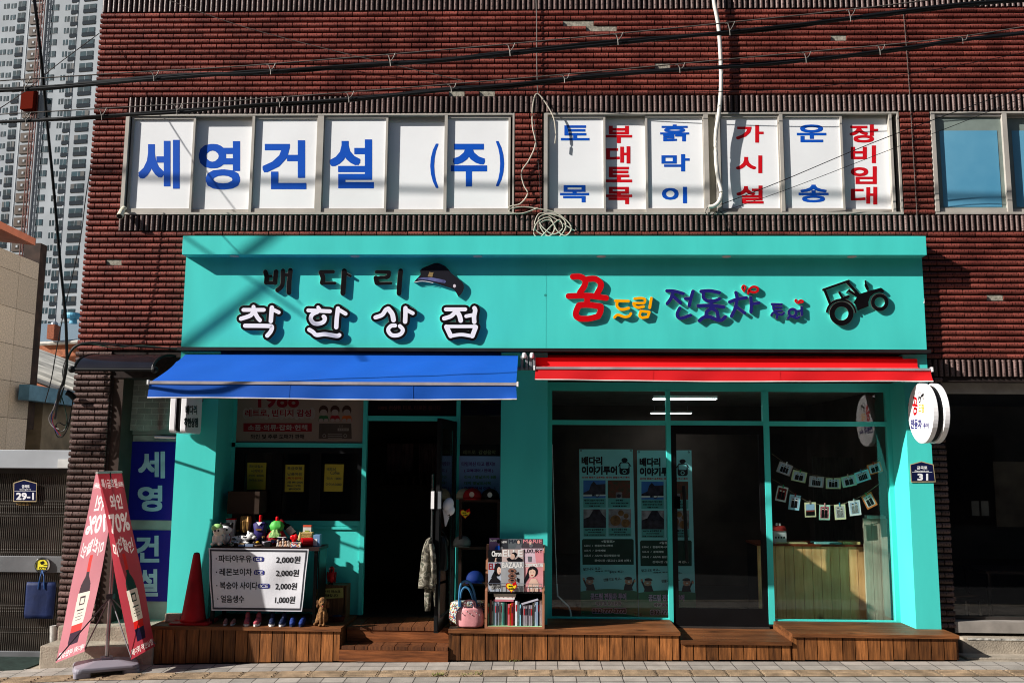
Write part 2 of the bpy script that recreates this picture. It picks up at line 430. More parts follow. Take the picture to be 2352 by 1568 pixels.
# ================================================================== BRICK BUILDING
ZTOP = 9.0
XL = (XA(231, 31, 0)+XA(184, 777, 0))/2; XL2 = XA(150, 1180, 0)
XR = 7.2
bld = thing('brick_building', 'two-storey building clad in dark red ribbed tiles with brown tile bands and aluminium windows', 'building', (0, 0, 0))
PIT_H, PIT_V, TL = 0.0532, 0.0556, 0.1595
missing = [rect(*r, 0) for r in ((1313, 52, 1347, 64), (1363, 64, 1397, 76), (1898, 83, 1938, 95), (255, 597, 291, 609), (1502, 149, 1541, 160), (1036, 213, 1070, 222), (1100, 213, 1135, 222), (2268, 683, 2302, 694))]
patches = []
def tiles_h(mb, X0, X1, Z0, Z1, Yf=0.0, depth=0.024, xoff=0.0, skip=True):
    n = max(1, round((Z1-Z0)/PIT_H)); ph = (Z1-Z0)/n
    for r in range(n):
        zc = Z0+(r+.5)*ph; rr = int(round(zc/PIT_H))
        x = XL+xoff-TL+((rr % 2)*0.5*TL)+random.uniform(-.004, .004)
        while x < X1:
            a, b = max(x, X0), min(x+TL-0.0095, X1); x += TL
            if b-a < 0.02: continue
            m = (a+b)/2
            if skip and any(q[0]-.03 < m < q[1]+.03 and q[2] < zc < q[3] for q in missing):
                patches.append([(a-.004, -.003, zc-ph*.48), (b+.004, -.003, zc-ph*.48), (b+.004, -.003, zc+ph*.48), (a-.004, -.003, zc+ph*.48)]); continue
            mb.tone = min(1, max(0, random.gauss(.5, .2)))
            h = ph*0.79; jz = random.uniform(-.0012, .0012); jd = random.uniform(-.001, .001)
            K = 7; A = []; B = []
            for k in range(K):
                t = math.pi*k/(K-1); zz = zc+jz-h/2*math.cos(t); yy = Yf-(depth+jd)*math.sin(t)**0.7
                A.append((a, yy, zz)); B.append((b, yy, zz))
            ia = mb.add(A); ib = mb.add(B); L_ = (b-a)/TL
            for k in range(K-1):
                v0, v1 = k/(K-1), (k+1)/(K-1)
                mb.face([ia[k], ib[k], ib[k+1], ia[k+1]], [(0, v0), (L_, v0), (L_, v1), (0, v1)])
            mb.face(ia[::-1], [(0, 0)]*K); mb.face(ib, [(0, 0)]*K)
def tiles_v(mb, X0, X1, Z0, Z1, Yf=0.0, depth=0.026):
    n = max(1, round((X1-X0)/PIT_V)); pw = (X1-X0)/n
    for i in range(n):
        xc = X0+(i+.5)*pw; h = pw*0.66
        if random.random() < .03: mb.tone = 1.0
        mb.tone = min(1, max(0, random.gauss(.45, .25))); K = 7; A = []; B = []
        za, zb = Z0+.004+random.uniform(0, .004), Z1-.004-random.uniform(0, .004)
        for k in range(K):
            t = math.pi*k/(K-1); xx = xc-h/2*math.cos(t); yy = Yf-depth*math.sin(t)**0.7
            A.append((xx, yy, za)); B.append((xx, yy, zb))
        ia = mb.add(A); ib = mb.add(B)
        for k in range(K-1):
            v0, v1 = k/(K-1), (k+1)/(K-1)
            mb.face([ia[k], ia[k+1], ib[k+1], ib[k]], [(0, v0), (0, v1), (1, v1), (1, v0)])
        mb.face(ia, [(0, 0)]*K); mb.face(ib[::-1], [(0, 0)]*K)
Z_ = lambda x, y: ZA(x, y, 0)
zb1 = (Z_(231, 31)+Z_(1176, 26.5)+Z_(1764, 21))/3
zb2t = (Z_(300, 224)+Z_(1176, 223)+Z_(2300, 217))/3; zb2b = (Z_(300, 263)+Z_(1176, 260.5)+Z_(1764, 258))/3
zb3t = (Z_(300, 494)+Z_(1176, 494.5)+Z_(2300, 494.5))/3; zb3b = (Z_(300, 531)+Z_(1176, 532)+Z_(2300, 533))/3
xw1a, xw1b = XA(287, 380, 0), XA(1181, 380, 0)
xw2a, xw2b = XA(1247, 380, 0), XA(2069, 380, 0)
xw3a = XA(2141, 380, 0)
red = MB(); brn = MB(); PIT_H = (zb1-zb2t)/16
tiles_v(brn, XL, XR, zb1, zb1+0.36)
tiles_h(red, XL, XR, zb2t, zb1)
tiles_h(red, XL, XR, zb1+.36, ZTOP)
tiles_v(brn, xw1a, XR, zb2b, zb2t)
tiles_h(red, XL, xw1a-.005, zb3b, zb2t)
tiles_v(brn, XA(272, 512, 0), XR, zb3b, zb3t)
tiles_h(red, xw1b+.01, xw2a-.01, zb3t, zb2b, xoff=.05)
tiles_h(red, xw2b+.01, xw3a-.01, zb3t, zb2b, xoff=.02)
zl = Z_(300, 806)
tiles_h(red, XL, XA(440, 700, 0), zl, zb3b)
tiles_h(red, XA(440, 700, 0), XA(2100, 700, 0), Z_(1200, 552), zb3b)
zr4t = Z_(2250, 825); zr4b = Z_(2250, 866)
tiles_h(red, XA(2100, 700, 0), XR, zr4t, zb3b)
tiles_v(brn, XA(2128, 845, 0), XR, zr4b, zr4t)
# piers of brown tiles at street level
xp0, xp1 = XL2, XA(246, 1000, 0)
zp0 = zg(-4.6, 0)+0.12
tiles_h(brn, xp0, xp1, zp0+.17, zl, xoff=XL2-XL)
tiles_v(brn, xp0, xp1, zp0, zp0+.165)
xq1 = XA(2192, 1400, 0)
tiles_h(brn, XA(2120, 1000, 0), xq1, Z_(2175, 1443), zr4b, xoff=.07)
RT = P_(red, 'red_tile_cladding', RED_T, bld); BT = P_(brn, 'brown_tile_cladding', BRN_T, bld)
for q in patches: P_(MB().quad(*q), 'missing_tile_patch', PATCH, bld)
# walls (core) with the ground-floor rooms left open
ZC = Z_(1300, 872)                                                # underside of the upper wall
YBK = 3.6
xd0, xd1 = XA(246, 1100, 0), XA(404, 1100, 0)                     # side entrance
xs1 = (XA(1232, 1000, 0))                                         # party wall between the two shops
xr0 = XA(2120, 1200, 0)
DECKZ = ZA(1300, 1447, -0.4)
c = MB()
for a, b in ((ZC, zb3t-.002), (zb2b+.002, ZTOP)): c.box(XL+.012, XR, 0, 7, a, b)
c.box(XL+.012, XR, .13, 7, zb3t-.002, zb2b+.002)
for a, b in ((XL+.012, xw1a), (xw1b, xw2a), (xw2b, xw3a)): c.box(a, b, 0, .13, zb3t-.002, zb2b+.002)
c.box(XL2+.012, xd0, 0, 0.5, -.6, ZC)
c.box(xr0, xq1-.01, 0, 0.5, -.6, ZC)
wall = P_(c, 'wall', MORTAR, bld)
MB().box(XL-.0, XL+.011, .03, 7, -.5, ZTOP).build('side_bounce_face', M('pale_bounce_render', 'B5AA9B', .9, var=.12), bld)  # unseen pale side face, added to bounce sunlight onto the stone building
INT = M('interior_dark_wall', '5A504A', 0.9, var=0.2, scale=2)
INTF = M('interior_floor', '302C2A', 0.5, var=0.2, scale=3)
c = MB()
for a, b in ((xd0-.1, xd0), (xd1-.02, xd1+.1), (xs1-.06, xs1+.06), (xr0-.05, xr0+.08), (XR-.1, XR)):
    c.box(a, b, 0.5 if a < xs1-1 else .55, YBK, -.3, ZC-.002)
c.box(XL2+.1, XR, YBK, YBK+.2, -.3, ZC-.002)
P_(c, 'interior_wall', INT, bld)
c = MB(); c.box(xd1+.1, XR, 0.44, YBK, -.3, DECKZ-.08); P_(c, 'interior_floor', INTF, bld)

# ---- upstairs windows
def window_group(frame_px, posts, sashes, letters, yf=-.004):
    x0, y0, x1, y1 = frame_px
    X0, X1, Z0, Z1 = rect(x0, y0, x1, y1, 0)
    Z0, Z1 = zb3t+.004, zb2b-.004
    f = MB(); t = .019
    f.box(X0, X1, yf-.012, .10, Z1-t, Z1); f.box(X0, X1, yf-.02, .10, Z0, Z0+t*1.2)
    f.box(X0, X0+t*2, yf-.024, .10, Z0+t*1.2, Z1-t); f.box(X1-t, X1, yf-.012, .10, Z0+t*1.2, Z1-t)
    for p in posts:
        xa, xb = XA(p[0], 380, 0), XA(p[1], 380, 0); f.box(xa, xb, yf-.010, .10, Z0+t*1.2, Z1-t)
    o = P_(f, 'window', ALU, bld)
    f2 = MB().box(X0+.01, X1-.01, .085, .11, Z0+.01, Z1-.01); f2.build('backing', BLACKM, o)
    for (xa, xb, dep, film, top) in sashes:
        a, b = XA(xa, 380, 0), XA(xb, 380, 0); yy = .012 if dep == 0 else .045
        s = MB(); ts = .022; za, zb = Z0+t*1.2+.002, Z1-t-.002
        s.box(a, a+ts, yy-.012, yy+.02, za, zb); s.box(b-ts, b, yy-.012, yy+.02, za, zb)
        s.box(a+ts, b-ts, yy-.012, yy+.02, za, za+.045); s.box(a+ts, b-ts, yy-.012, yy+.02, zb-.026-top, zb)
        P_(s, 'sash', ALU, o)
        q = MB().box(a+ts, b-ts, yy+.006, yy+.012, za+.045, zb-.026-top); P_(q, 'pane', film, o)
    for (ch, x0, y0, x1, y1, mat, bw, dep) in letters:
        yy = (.012 if dep == 0 else .045)+.006
        q = MB().text(ch, x0, y0, x1, y1, pmap(yy), l=.0012, bold=bw); P_(q, 'letter', mat, o)
    return o
B, R_ = L_BLUE, L_RED
window_group((285, 266, 1181, 491), [(576, 582), (727, 741), (1020, 1027)],
    [(297, 444, 0, FILM, 0), (438, 580, 1, FILM, 0), (578, 730, 0, FILM, 0), (738, 889, 0, FILM, 0), (878, 1027, 1, FILM, .02), (1020, 1172, 0, FILM, 0)],
    [('세', 317, 321, 413, 434, B, 3.6, 0), ('영', 456, 324, 552, 436, B, 3.6, 1), ('건', 602, 322, 704, 435, B, 3.6, 0), ('설', 756, 320, 859, 433, B, 3.6, 0),
     ('(', 988, 330, 1007, 432, B, 1.2, 1), ('주', 1035, 330, 1119, 429, B, 3.6, 0), (')', 1139, 324, 1158, 428, B, 1.2, 0)])
g2 = window_group((1249, 262, 2068, 491), [(1617, 1628), (1645, 1655), (1792, 1800), (2046, 2052)],
    [(1257, 1391, 0, FILM, 0), (1382, 1490, 1, FILM, 0), (1483, 1620, 0, FILM, 0), (1653, 1794, 0, FILM, 0), (1797, 1938, 0, FILM, 0), (1930, 2054, 1, FILM, 0)],
    [('토', 1288, 288, 1354, 323, B, 1.5, 0), ('목', 1286, 425, 1353, 465, B, 1.5, 0),
     ('부', 1391, 289, 1452, 329, R_, 1.8, 1), ('대', 1392, 336, 1448, 376, R_, 1.8, 1), ('토', 1391, 383, 1452, 419, R_, 1.8, 1), ('목', 1391, 429, 1452, 469, R_, 1.8, 1),
     ('흙', 1516, 286, 1583, 325, B, 1.3, 0), ('막', 1519, 354, 1584, 394, B, 1.6, 0), ('이', 1520, 429, 1578, 467, B, 1.6, 0),
     ('가', 1690, 287, 1754, 328, R_, 1.6, 0), ('시', 1690, 357, 1751, 398, R_, 1.6, 0), ('설', 1691, 426, 1754, 468, R_, 1.6, 0),
     ('운', 1830, 286, 1898, 327, B, 1.6, 0), ('송', 1834, 424, 1903, 465, B, 1.6, 0),
     ('장', 1951, 286, 2017, 328, R_, 1.7, 1), ('비', 1954, 334, 2012, 375, R_, 1.7, 1), ('임', 1954, 382, 2014, 423, R_, 1.7, 1), ('대', 1954, 429, 2015, 470, R_, 1.7, 1)])
BEIGE = M('beige_panel', '9B9788', 0.6, var=0.05)
X0, X1, Z0, Z1 = rect(1622, 272, 1650, 490, .03); MB().box(X0-.02, X1+.02, .03, .05, zb3t+.04, zb2b-.03).build('infill_panel', BEIGE, g2)
BLIND = M('blue_blind', '4E8FB0', 0.55, var=0.16, scale=1.2, h2='6FA9C4')
BLINDF = M('frosted_edge', '7E8A84', 0.5, var=0.1)
g3 = window_group((2141, 258, 2560, 491), [(2307, 2318)], [(2146, 2312, 0, BLINDF, 0), (2313, 2480, 1, BLINDF, 0)], [])
for a, b, y in ((2163, 2296, .012), (2330, 2460, .045)):
    q = MB(); X0, X1, Z0, Z1 = rect(a, 300, b, 475, y); q.box(X0, X1, y+.003, y+.006, Z0, Z1); P_(q, 'blind', BLIND, g3)

# ---- shopfront of the neighbour on the right
YN = .12
nf = MB(); zt = ZC-.002
X0 = xq1
zs = Z_(2280, 1427)
nf.box(X0, XR, YN-.01, YN+.05, ZA(2280, 904, YN), zt)
P_(nf, 'lintel', M('pale_lintel', 'A9A29A', 0.6), bld)
BX('lintel_strip', M('ochre_strip', '9A6A20', 0.5), bld, X0, XR, YN-.02, YN-.012, ZA(2280, 876, YN), ZA(2280, 869, YN))
BX('wall_base', M('grey_sill', '8E8780', 0.7, var=.15), bld, X0-.01, XR, -.02, YN+.05, ZA(2280, 1452, 0), ZA(2280, 1427, 0))
nw = P_(MB().box(X0, X0+.03, YN-.01, YN+.05, zs, ZA(2280, 904, YN)).box(X0+1.45, X0+1.49, YN-.01, YN+.05, zs, ZA(2280, 904, YN)).box(X0+.03, X0+1.45, YN-.005, YN+.05, zs, zs+.03), 'window', ALU_D, bld)
P_(MB().quad((X0+.03, YN+.01, zs+.03), (X0+1.45, YN+.01, zs+.03), (X0+1.45, YN+.01, ZA(2280, 904, YN)), (X0+.03, YN+.01, ZA(2280, 904, YN))), 'pane', GLASS_D, nw)

# ---- entrance door on the left
YD = .30
DARK = M('dark_brown_jamb', '3A2C25', 0.6)
ent = MB()
ent.box(xd0, xd0+.10, .01, YD+.06, zp0-.1, ZC); P_(ent, 'door_jamb', DARK, bld)
OR = M('varnished_orange_wood', '9A4E12', 0.4, var=.2, scale=3, stretch=(20, 20, 1))
xo = XA(268, 1050, YD-.08)
BX('door_trim', OR, bld, xo-.02, xo+.03, YD-.1, YD, zp0-.05, ZA(275, 880, YD))
DG = M('door_grey', '8D8781', 0.45, 0.2, var=.06)
dr = MB(); xda, xdb = XA(271, 1100, YD), xd1+.06
zdt, zdb = ZA(330, 980, YD), zp0+.02
fr = MB(); fr.box(xo+.03, xda+.05, YD-.01, YD+.05, zdb, zdt); fr.box(xda+.05, xdb, YD-.01, YD+.05, zdt-.08, zdt)
door = P_(fr, 'door', DG, bld)
lf = MB(); a0 = xda+.055
lf.box(a0, xdb, YD+.01, YD+.045, zdb, zdt-.085); P_(lf, 'door_leaf', M('door_leaf_grey', 'A9A099', .45, .2), door)
NAVY = M('navy_sign_film', '1A1773', 0.3, var=0.03)
SILV = M('silver_lettering', 'B9C0CC', 0.35, .2)
for (y0, y1) in ((1014, 1194), (1217, 1380)):
    X0, X1, Z0, Z1 = rect(282, y0, 404, y1, YD); P_(MB().box(X0, xdb-.01, YD-.002, YD+.009, Z0, Z1), 'door_sign', NAVY, door)
for ch, x0, y0, x1, y1 in (('세', 317, 1036, 379, 1098), ('영', 316, 1114, 373, 1174), ('건', 311, 1229, 366, 1291), ('설', 316, 1306, 363, 1369)):
    P_(MB().text(ch, x0, y0, x1, y1, pmap(YD-.002), l=.0012, bold=2.3), 'letter', SILV, door)
closer = MB(); p = W(385, 1003, YD-.04); closer.tube([(p.x-.13, YD-.04, p.z), (p.x+.09, YD-.04, p.z-.005)], .022, 10); P_(closer, 'door_closer', CHROME, door)
# printed brick cloth hanging over the door
m = ground_mat('brick_print_cloth', '8A8078', '766E66', 'A0988E', .145, .06, .004, rough=.7)
cl = MB(); X0, X1, Z0, Z1 = rect(270, 872, 404, 985, YD-.05); X1 = xdb
cols = 24; rows = 8; idx = []
for j in range(rows+1):
    row = []
    for i in range(cols+1):
        u, v = i/cols, j/rows
        z = Z1+(Z0-Z1)*v + .035*math.sin(math.pi*min(1, u*1.6))*v*(-.6) + (.03*v if u > .7 else 0)
        row.append(cl.add([(X0+(X1-X0)*u, YD-.05-.03*math.sin(u*9)*v-(.04*v if .55 < u < .7 else 0), z)])[0])
    idx.append(row)
for j in range(rows):
    for i in range(cols): cl.face([idx[j][i], idx[j][i+1], idx[j+1][i+1], idx[j+1][i]])
# the print runs in the cloth's own plane: rotate mapping
tcn = [q for q in m.node_tree.nodes if q.type == 'TEX_COORD'][0]; mpn = m.node_tree.nodes.new('ShaderNodeMapping'); mpn.inputs['Rotation'].default_value = (math.radians(-90), 0, 0)
for lk in list(m.node_tree.links):
    if lk.from_node == tcn: t_ = lk.to_socket; m.node_tree.links.remove(lk); m.node_tree.links.new(mpn.outputs[0], t_)
m.node_tree.links.new(tcn.outputs['Object'], mpn.inputs[0])
tag(P_(cl, 'wall_cloth', m, None, smooth=True), 'grey brick-print cloth hanging above the grey side door', 'cloth')
BX('door_head', M('door_head_brown', '3B322D', .7), bld, xd0+.1, xd1+.06, YD-.01, YD+.1, ZA(330, 874, YD), ZC)
# concrete steps in front of the door
st = MB(); xa = XA(150, 1400, -.02); xb = XA(405, 1450, -.02)
zt1 = ZA(250, 1437, -.12); zt2 = ZA(200, 1480, -.35)
st.box(xa, xb, -.14, .30, -.3, zt1)
st.box(XA(92, 1480, -.42), XA(352, 1480, -.42), -.42, -.14, -.3, zt2)
tag(P_(st, 'concrete_steps', CONC, None, bevel=.012), 'worn concrete steps below the side door with the navy signs', 'steps')
# step of the neighbour on the right
st = MB(); zn = ZA(2280, 1462, -.05)
st.box(XA(2205, 1470, -.05), XR, -.10, YN+.1, -.3, zn); st.box(XA(2208, 1500, -.2), XR, -.30, -.10, -.3, zn-.14)
ns = tag(P_(st, 'concrete_steps', CONC, None, bevel=.012), 'chipped concrete step with worn white paint right of the wooden deck', 'steps')
BX('paint_edge', M('worn_white_paint', 'BDB9B0', .8, var=.4, scale=30), ns, XA(2205, 1470, -.05)+.05, XR, -.106, -.1005, zn-.02, zn-.003)
# ================================================================== SIGN BOARD
YF, YV = -0.10, -0.23
sb = thing('shop_signboard', 'long turquoise fascia sign board with raised letters, peaked cap and tractor across both shops', 'signboard')
bx0 = (XA(427.5, 591, YF)+XA(416, 796, YF))/2; bx1 = (XA(2118.5, 593, YF)+XA(2127.5, 803, YF))/2
bz0 = (ZA(415, 796.5, YF)+ZA(2128, 806, YF))/2
vx0, vx1 = XA(419, 563, YV), XA(2128, 565, YV)
vz1 = (ZA(420, 541.5, YV)+ZA(2127, 542.5, YV))/2; vz0 = (ZA(418, 584, YV)+ZA(2128.5, 586.5, YV))/2
MB().box(bx0, bx1, YF, -.002, bz0, vz0).build('board', TEAL, sb)
MB().box(vx0, vx1, YV, -.002, vz0, vz1).build('visor', TEAL, sb, bevel=.003)
q = MB().box(bx0-.01, bx1+.01, YF-.075, -.001, bz0-.035, bz0-.002); q.build('lower_trim', M('charcoal_trim', '2C2A2B', .4, .3), sb)
for px in (538, 815, 1097, 1381, 1669, 1957):
    p = W(px, 588, YV+.055)
    d = MB().lathe([(.046, 0), (.046, -.004), (.034, -.006), (.030, -.004)], (p.x, YV+.062, vz0-.001), 20); d.build('downlight', M('lamp_grey', 'C9C6C2', .6), sb)
LSIDE = M('letter_side_acrylic', 'D8D2C6', .4)
BF = M('black_letter_face', '0E0B0E', .35)
WF = M('white_letter_face', 'EFEBF3', .3, var=.01)
RF = M('red_letter_face', 'C40A14', .3, var=.03)
YFc = M('yellow_letter_face', 'F6A800', .3, var=.02)
NF = M('navy_letter_face', '22206E', .3, var=.03)
def letter(name, strokes, mapf, face, extra=0, face2=None, h=.030, polys=(), rings=()):
    """raised letter: pale slab with a coloured face; strokes = [(points, width)]"""
    b = MB(); n = 0
    for pts, wd in strokes:
        b.mi = 0; b.stroke(pts, wd+extra+3, mapf, 0.0, h-.002-n*.00004); b.mi = 1
        b.stroke(pts, wd+extra, mapf, h-.002, h+n*.00006); n += 1
    for pts in polys:
        b.mi = 0; b.prism(pts, mapf, 0, h-.001); b.mi = 1; b.flat(pts, mapf, h+n*.00006); n += 1
    for cx, cy, r1, r2 in rings:
        b.mi = 0; b.ring(cx, cy, r1+1.5, r2-1.5, mapf, 0, h-.002); b.mi = 1; b.ring(cx, cy, r1, r2, mapf, h-.002, h+n*.00006); n += 1
    o = b.build(name, [LSIDE, face], sb)
    if face2:
        t = MB()
        for k, (pts, wd) in enumerate(strokes): t.stroke(pts, wd, mapf, h+.0012+k*.00006, h+.0015+k*.00006)
        t.build('letter_face', face2, o)
    return o
cA = pmap(YF, crop(920, 1040, 4.519)); cB = pmap(YF, crop(1440, 1040, 4.519)); cC = pmap(YF, crop(2240, 1070, 4.519)); cD = pmap(YF, crop(2640, 1070, 4.519)); cE = pmap(YF, crop(3040, 1080, 3.92))
letter('letter', [([(640, 215), (662, 300), (655, 405)], 84), ([(655, 412), (820, 412)], 62), ([(832, 210), (822, 320), (815, 410)], 84), ([(680, 288), (745, 290)], 44)], cA, BF)
letter('letter', [([(958, 192), (955, 380), (930, 480), (855, 545)], 76), ([(965, 265), (1070, 265)], 52), ([(1092, 185), (1070, 400), (1066, 590)], 84)], cA, BF)
letter('letter', [([(1645, 213), (1865, 212)], 62), ([(1645, 225), (1680, 320), (1668, 410)], 88), ([(1670, 420), (1895, 415)], 52)], cA, BF)
letter('letter', [([(2066, 198), (2056, 380), (2040, 598)], 92), ([(2090, 240), (2178, 288)], 46)], cA, BF)
letter('letter', [([(298, 216), (515, 218)], 60), ([(525, 225), (515, 290), (475, 312)], 72), ([(470, 315), (285, 322)], 52), ([(288, 325), (305, 410)], 88), ([(300, 428), (560, 418)], 50)], cB, BF)
letter('letter', [([(735, 197), (715, 400), (704, 603)], 86)], cB, BF)
letter('letter', [([(425, 845), (430, 905)], 72), ([(242, 900), (612, 900)], 70), ([(425, 925), (370, 1000), (198, 1060)], 76), ([(445, 940), (500, 1040), (540, 1085)], 76), ([(757, 858), (745, 1000), (738, 1102)], 80), ([(790, 900), (882, 945)], 68), ([(272, 1185), (700, 1190), (758, 1215), (735, 1290), (672, 1365)], 76)], cA, BF, extra=92, face2=WF)
letter('letter', [([(1592, 852), (1622, 890)], 62), ([(1415, 908), (1808, 925)], 70), ([(1580, 935), (1490, 980), (1460, 1060), (1510, 1135), (1600, 1150), (1690, 1115), (1715, 1050), (1692, 1020)], 76), ([(1952, 875), (1930, 1050), (1920, 1212)], 80), ([(1990, 910), (2090, 970)], 70), ([(1432, 1258), (1500, 1300), (1565, 1352), (1720, 1338), (1925, 1370), (1976, 1355)], 76)], cA, BF, extra=92, face2=WF)
letter('letter', [([(280, 1035), (400, 990), (465, 900), (510, 880)], 76), ([(510, 880), (580, 970), (606, 1082)], 88), ([(822, 868), (820, 1000), (815, 1112)], 80), ([(860, 910), (955, 960)], 68), ([(635, 1182), (560, 1190), (508, 1262), (560, 1345), (645, 1362), (735, 1335), (775, 1260), (720, 1192)], 72)], cB, BF, extra=92, face2=WF)
letter('letter', [([(1552, 890), (1902, 890)], 72), ([(1735, 920), (1650, 1010), (1520, 1055)], 76), ([(1755, 930), (1800, 1010), (1820, 1092)], 86), ([(2068, 868), (2082, 910), (2062, 1020), (2066, 1118)], 80), ([(1918, 1014), (2045, 990)], 66), ([(1560, 1198), (2092, 1198)], 62), ([(1562, 1205), (1640, 1368)], 86), ([(2092, 1210), (2030, 1372)], 84), ([(1640, 1372), (1830, 1345), (2030, 1376)], 64)], cB, BF, extra=92, face2=WF)
# peaked cap emblem
CAPM = M('cap_navy', '14131C', .5)
cap = letter('cap_emblem', [], cB, CAPM, polys=[[(970, 402), (1012, 350), (1052, 310), (1097, 262), (1086, 192), (1120, 150), (1190, 118), (1340, 58), (1400, 50), (1450, 66), (1540, 110), (1600, 170), (1650, 240), (1750, 320), (1842, 392), (1875, 450), (1878, 510), (1860, 565), (1825, 620), (1780, 664), (1745, 600), (1710, 545), (1660, 512), (1500, 462), (1300, 396), (1200, 376), (1120, 372), (1050, 380)]])
MB().flat([(1050, 328), (1150, 312), (1300, 316), (1430, 340), (1540, 364), (1555, 395), (1530, 418), (1470, 408), (1300, 376), (1150, 352), (1045, 356)], cB, .0315).build('cap_strap', M('cap_strap_blue', '5E628F', .3, var=.3, scale=12), cap)
MB().flat([(1255, 215), (1300, 225), (1330, 220), (1318, 262), (1308, 306), (1222, 298), (1238, 260)], cB, .0318).build('cap_badge', M('cap_badge_gold', 'B79B6A', .35, .5), cap)
MB().disc(1707, 468, 26, 32, cB, .0318).build('cap_button', M('cap_button', 'C9BEC6', .3), cap)
MB().stroke([(985, 400), (1100, 382), (1200, 388), (1320, 412)], 10, cB, .0312, .0316).build('cap_peak_edge', WHITE, cap)
letter('letter', [([(232, 165), (360, 165), (450, 225), (445, 320), (360, 450)], 108), ([(500, 208), (640, 205), (735, 285), (725, 370), (665, 480)], 108), ([(152, 515), (500, 508), (835, 550)], 104), ([(490, 540), (490, 650)], 108), ([(345, 680), (500, 672), (735, 702)], 108), ([(335, 690), (290, 800), (295, 880), (360, 920)], 108), ([(355, 922), (520, 922), (690, 880)], 106), ([(740, 715), (728, 800), (690, 875)], 108)], cC, RF)
letter('letter', [([(1000, 598), (1238, 606)], 50), ([(1035, 610), (1028, 690), (1080, 748), (1150, 755), (1240, 732)], 52), ([(982, 900), (1045, 852), (1165, 890), (1245, 875), (1282, 830)], 48)], cC, YFc)
letter('letter', [([(1345, 562), (1450, 550), (1530, 568), (1532, 615), (1500, 642), (1330, 640)], 44), ([(1330, 650), (1350, 692), (1410, 722), (1510, 705)], 50), ([(1650, 552), (1622, 725)], 50), ([(1460, 785), (1610, 800)], 46), ([(1455, 800), (1438, 870), (1480, 905)], 48), ([(1480, 908), (1580, 892)], 46), ([(1615, 805), (1585, 890)], 48)], cC, YFc)
letter('letter', [([(122, 420), (250, 424), (418, 470)], 60), ([(235, 450), (195, 560), (130, 650)], 62), ([(235, 515), (370, 640)], 60), ([(596, 428), (560, 550), (527, 688)], 62), ([(460, 560), (560, 560)], 60), ([(357, 732), (312, 830), (330, 900), (400, 912), (548, 860)], 60)], cD, NF)
letter('letter', [([(742, 430), (900, 420), (1070, 452)], 64), ([(785, 450), (790, 550), (865, 600), (980, 602), (1075, 565)], 60), ([(925, 600), (925, 690)], 70), ([(692, 692), (920, 685), (1150, 712)], 66), ([(925, 740), (850, 790), (832, 875)], 66), ([(935, 740), (1025, 790), (1050, 910)], 66), ([(712, 960), (790, 900), (900, 890), (1040, 948), (1120, 942), (1178, 890)], 66)], cD, NF)
letter('letter', [([(1370, 450), (1398, 560)], 60), ([(1256, 622), (1400, 568), (1558, 545)], 60), ([(1390, 600), (1352, 750), (1292, 878)], 62), ([(1385, 715), (1528, 818)], 60), ([(1640, 540), (1652, 680), (1644, 800)], 62), ([(1660, 660), (1788, 636)], 56)], cD, NF)
letter('leaf_mark', [([(1520, 432), (1482, 370), (1505, 325), (1545, 345), (1532, 400)], 30), ([(1592, 468), (1610, 400), (1680, 345), (1755, 360), (1765, 420), (1700, 448), (1615, 425)], 40)], cD, RF)
letter('letter', [([(2022, 660), (2198, 665)], 44), ([(2045, 675), (2055, 760), (2100, 800)], 42), ([(2060, 718), (2198, 722)], 40), ([(2070, 775), (2198, 778)], 38), ([(2012, 862), (2060, 812), (2190, 852), (2238, 815)], 42), ([(2122, 840), (2112, 910)], 44)], cD, NF)
letter('letter', [([(438, 755), (480, 722), (570, 752), (618, 732)], 38), ([(652, 580), (656, 700)], 42), ([(590, 640), (650, 632)], 32)], cE, NF, rings=[(510, 668, 78, 36)])
letter('leaf_mark', [([(578, 515), (550, 485), (562, 462), (578, 480)], 22), ([(600, 522), (618, 478), (660, 474), (672, 500), (618, 512)], 24)], cE, RF)
# tractor
arc = lambda cx, cy, R, a, b, n=14: [(cx+R*math.cos(math.radians(a+(b-a)*k/n)), cy-R*math.sin(math.radians(a+(b-a)*k/n))) for k in range(n+1)]
letter('tractor_emblem', [([(990, 308), (1392, 168)], 34), ([(1018, 325), (1095, 520)], 42), ([(1368, 190), (1535, 375)], 46), (arc(1272, 690, 228, 170, 8), 30),
    ([(1243, 350), (1298, 445)], 34), ([(1290, 450), (1385, 415)], 44), ([(1402, 305), (1358, 352)], 18), ([(1400, 330), (1510, 395)], 40), ([(1652, 172), (1658, 225)], 26), ([(1660, 235), (1684, 290)], 46), ([(1684, 290), (1700, 350)], 24)], cE, BF,
    polys=[[(1470, 512), (1518, 425), (1475, 385), (1545, 378), (1700, 330), (1895, 276), (1918, 290), (1948, 330), (1930, 350), (1868, 340), (1790, 362), (1725, 420), (1700, 500), (1705, 565), (1532, 635), (1505, 560)]],
    rings=[(1278, 680, 188, 108), (1877, 505, 138, 80)])

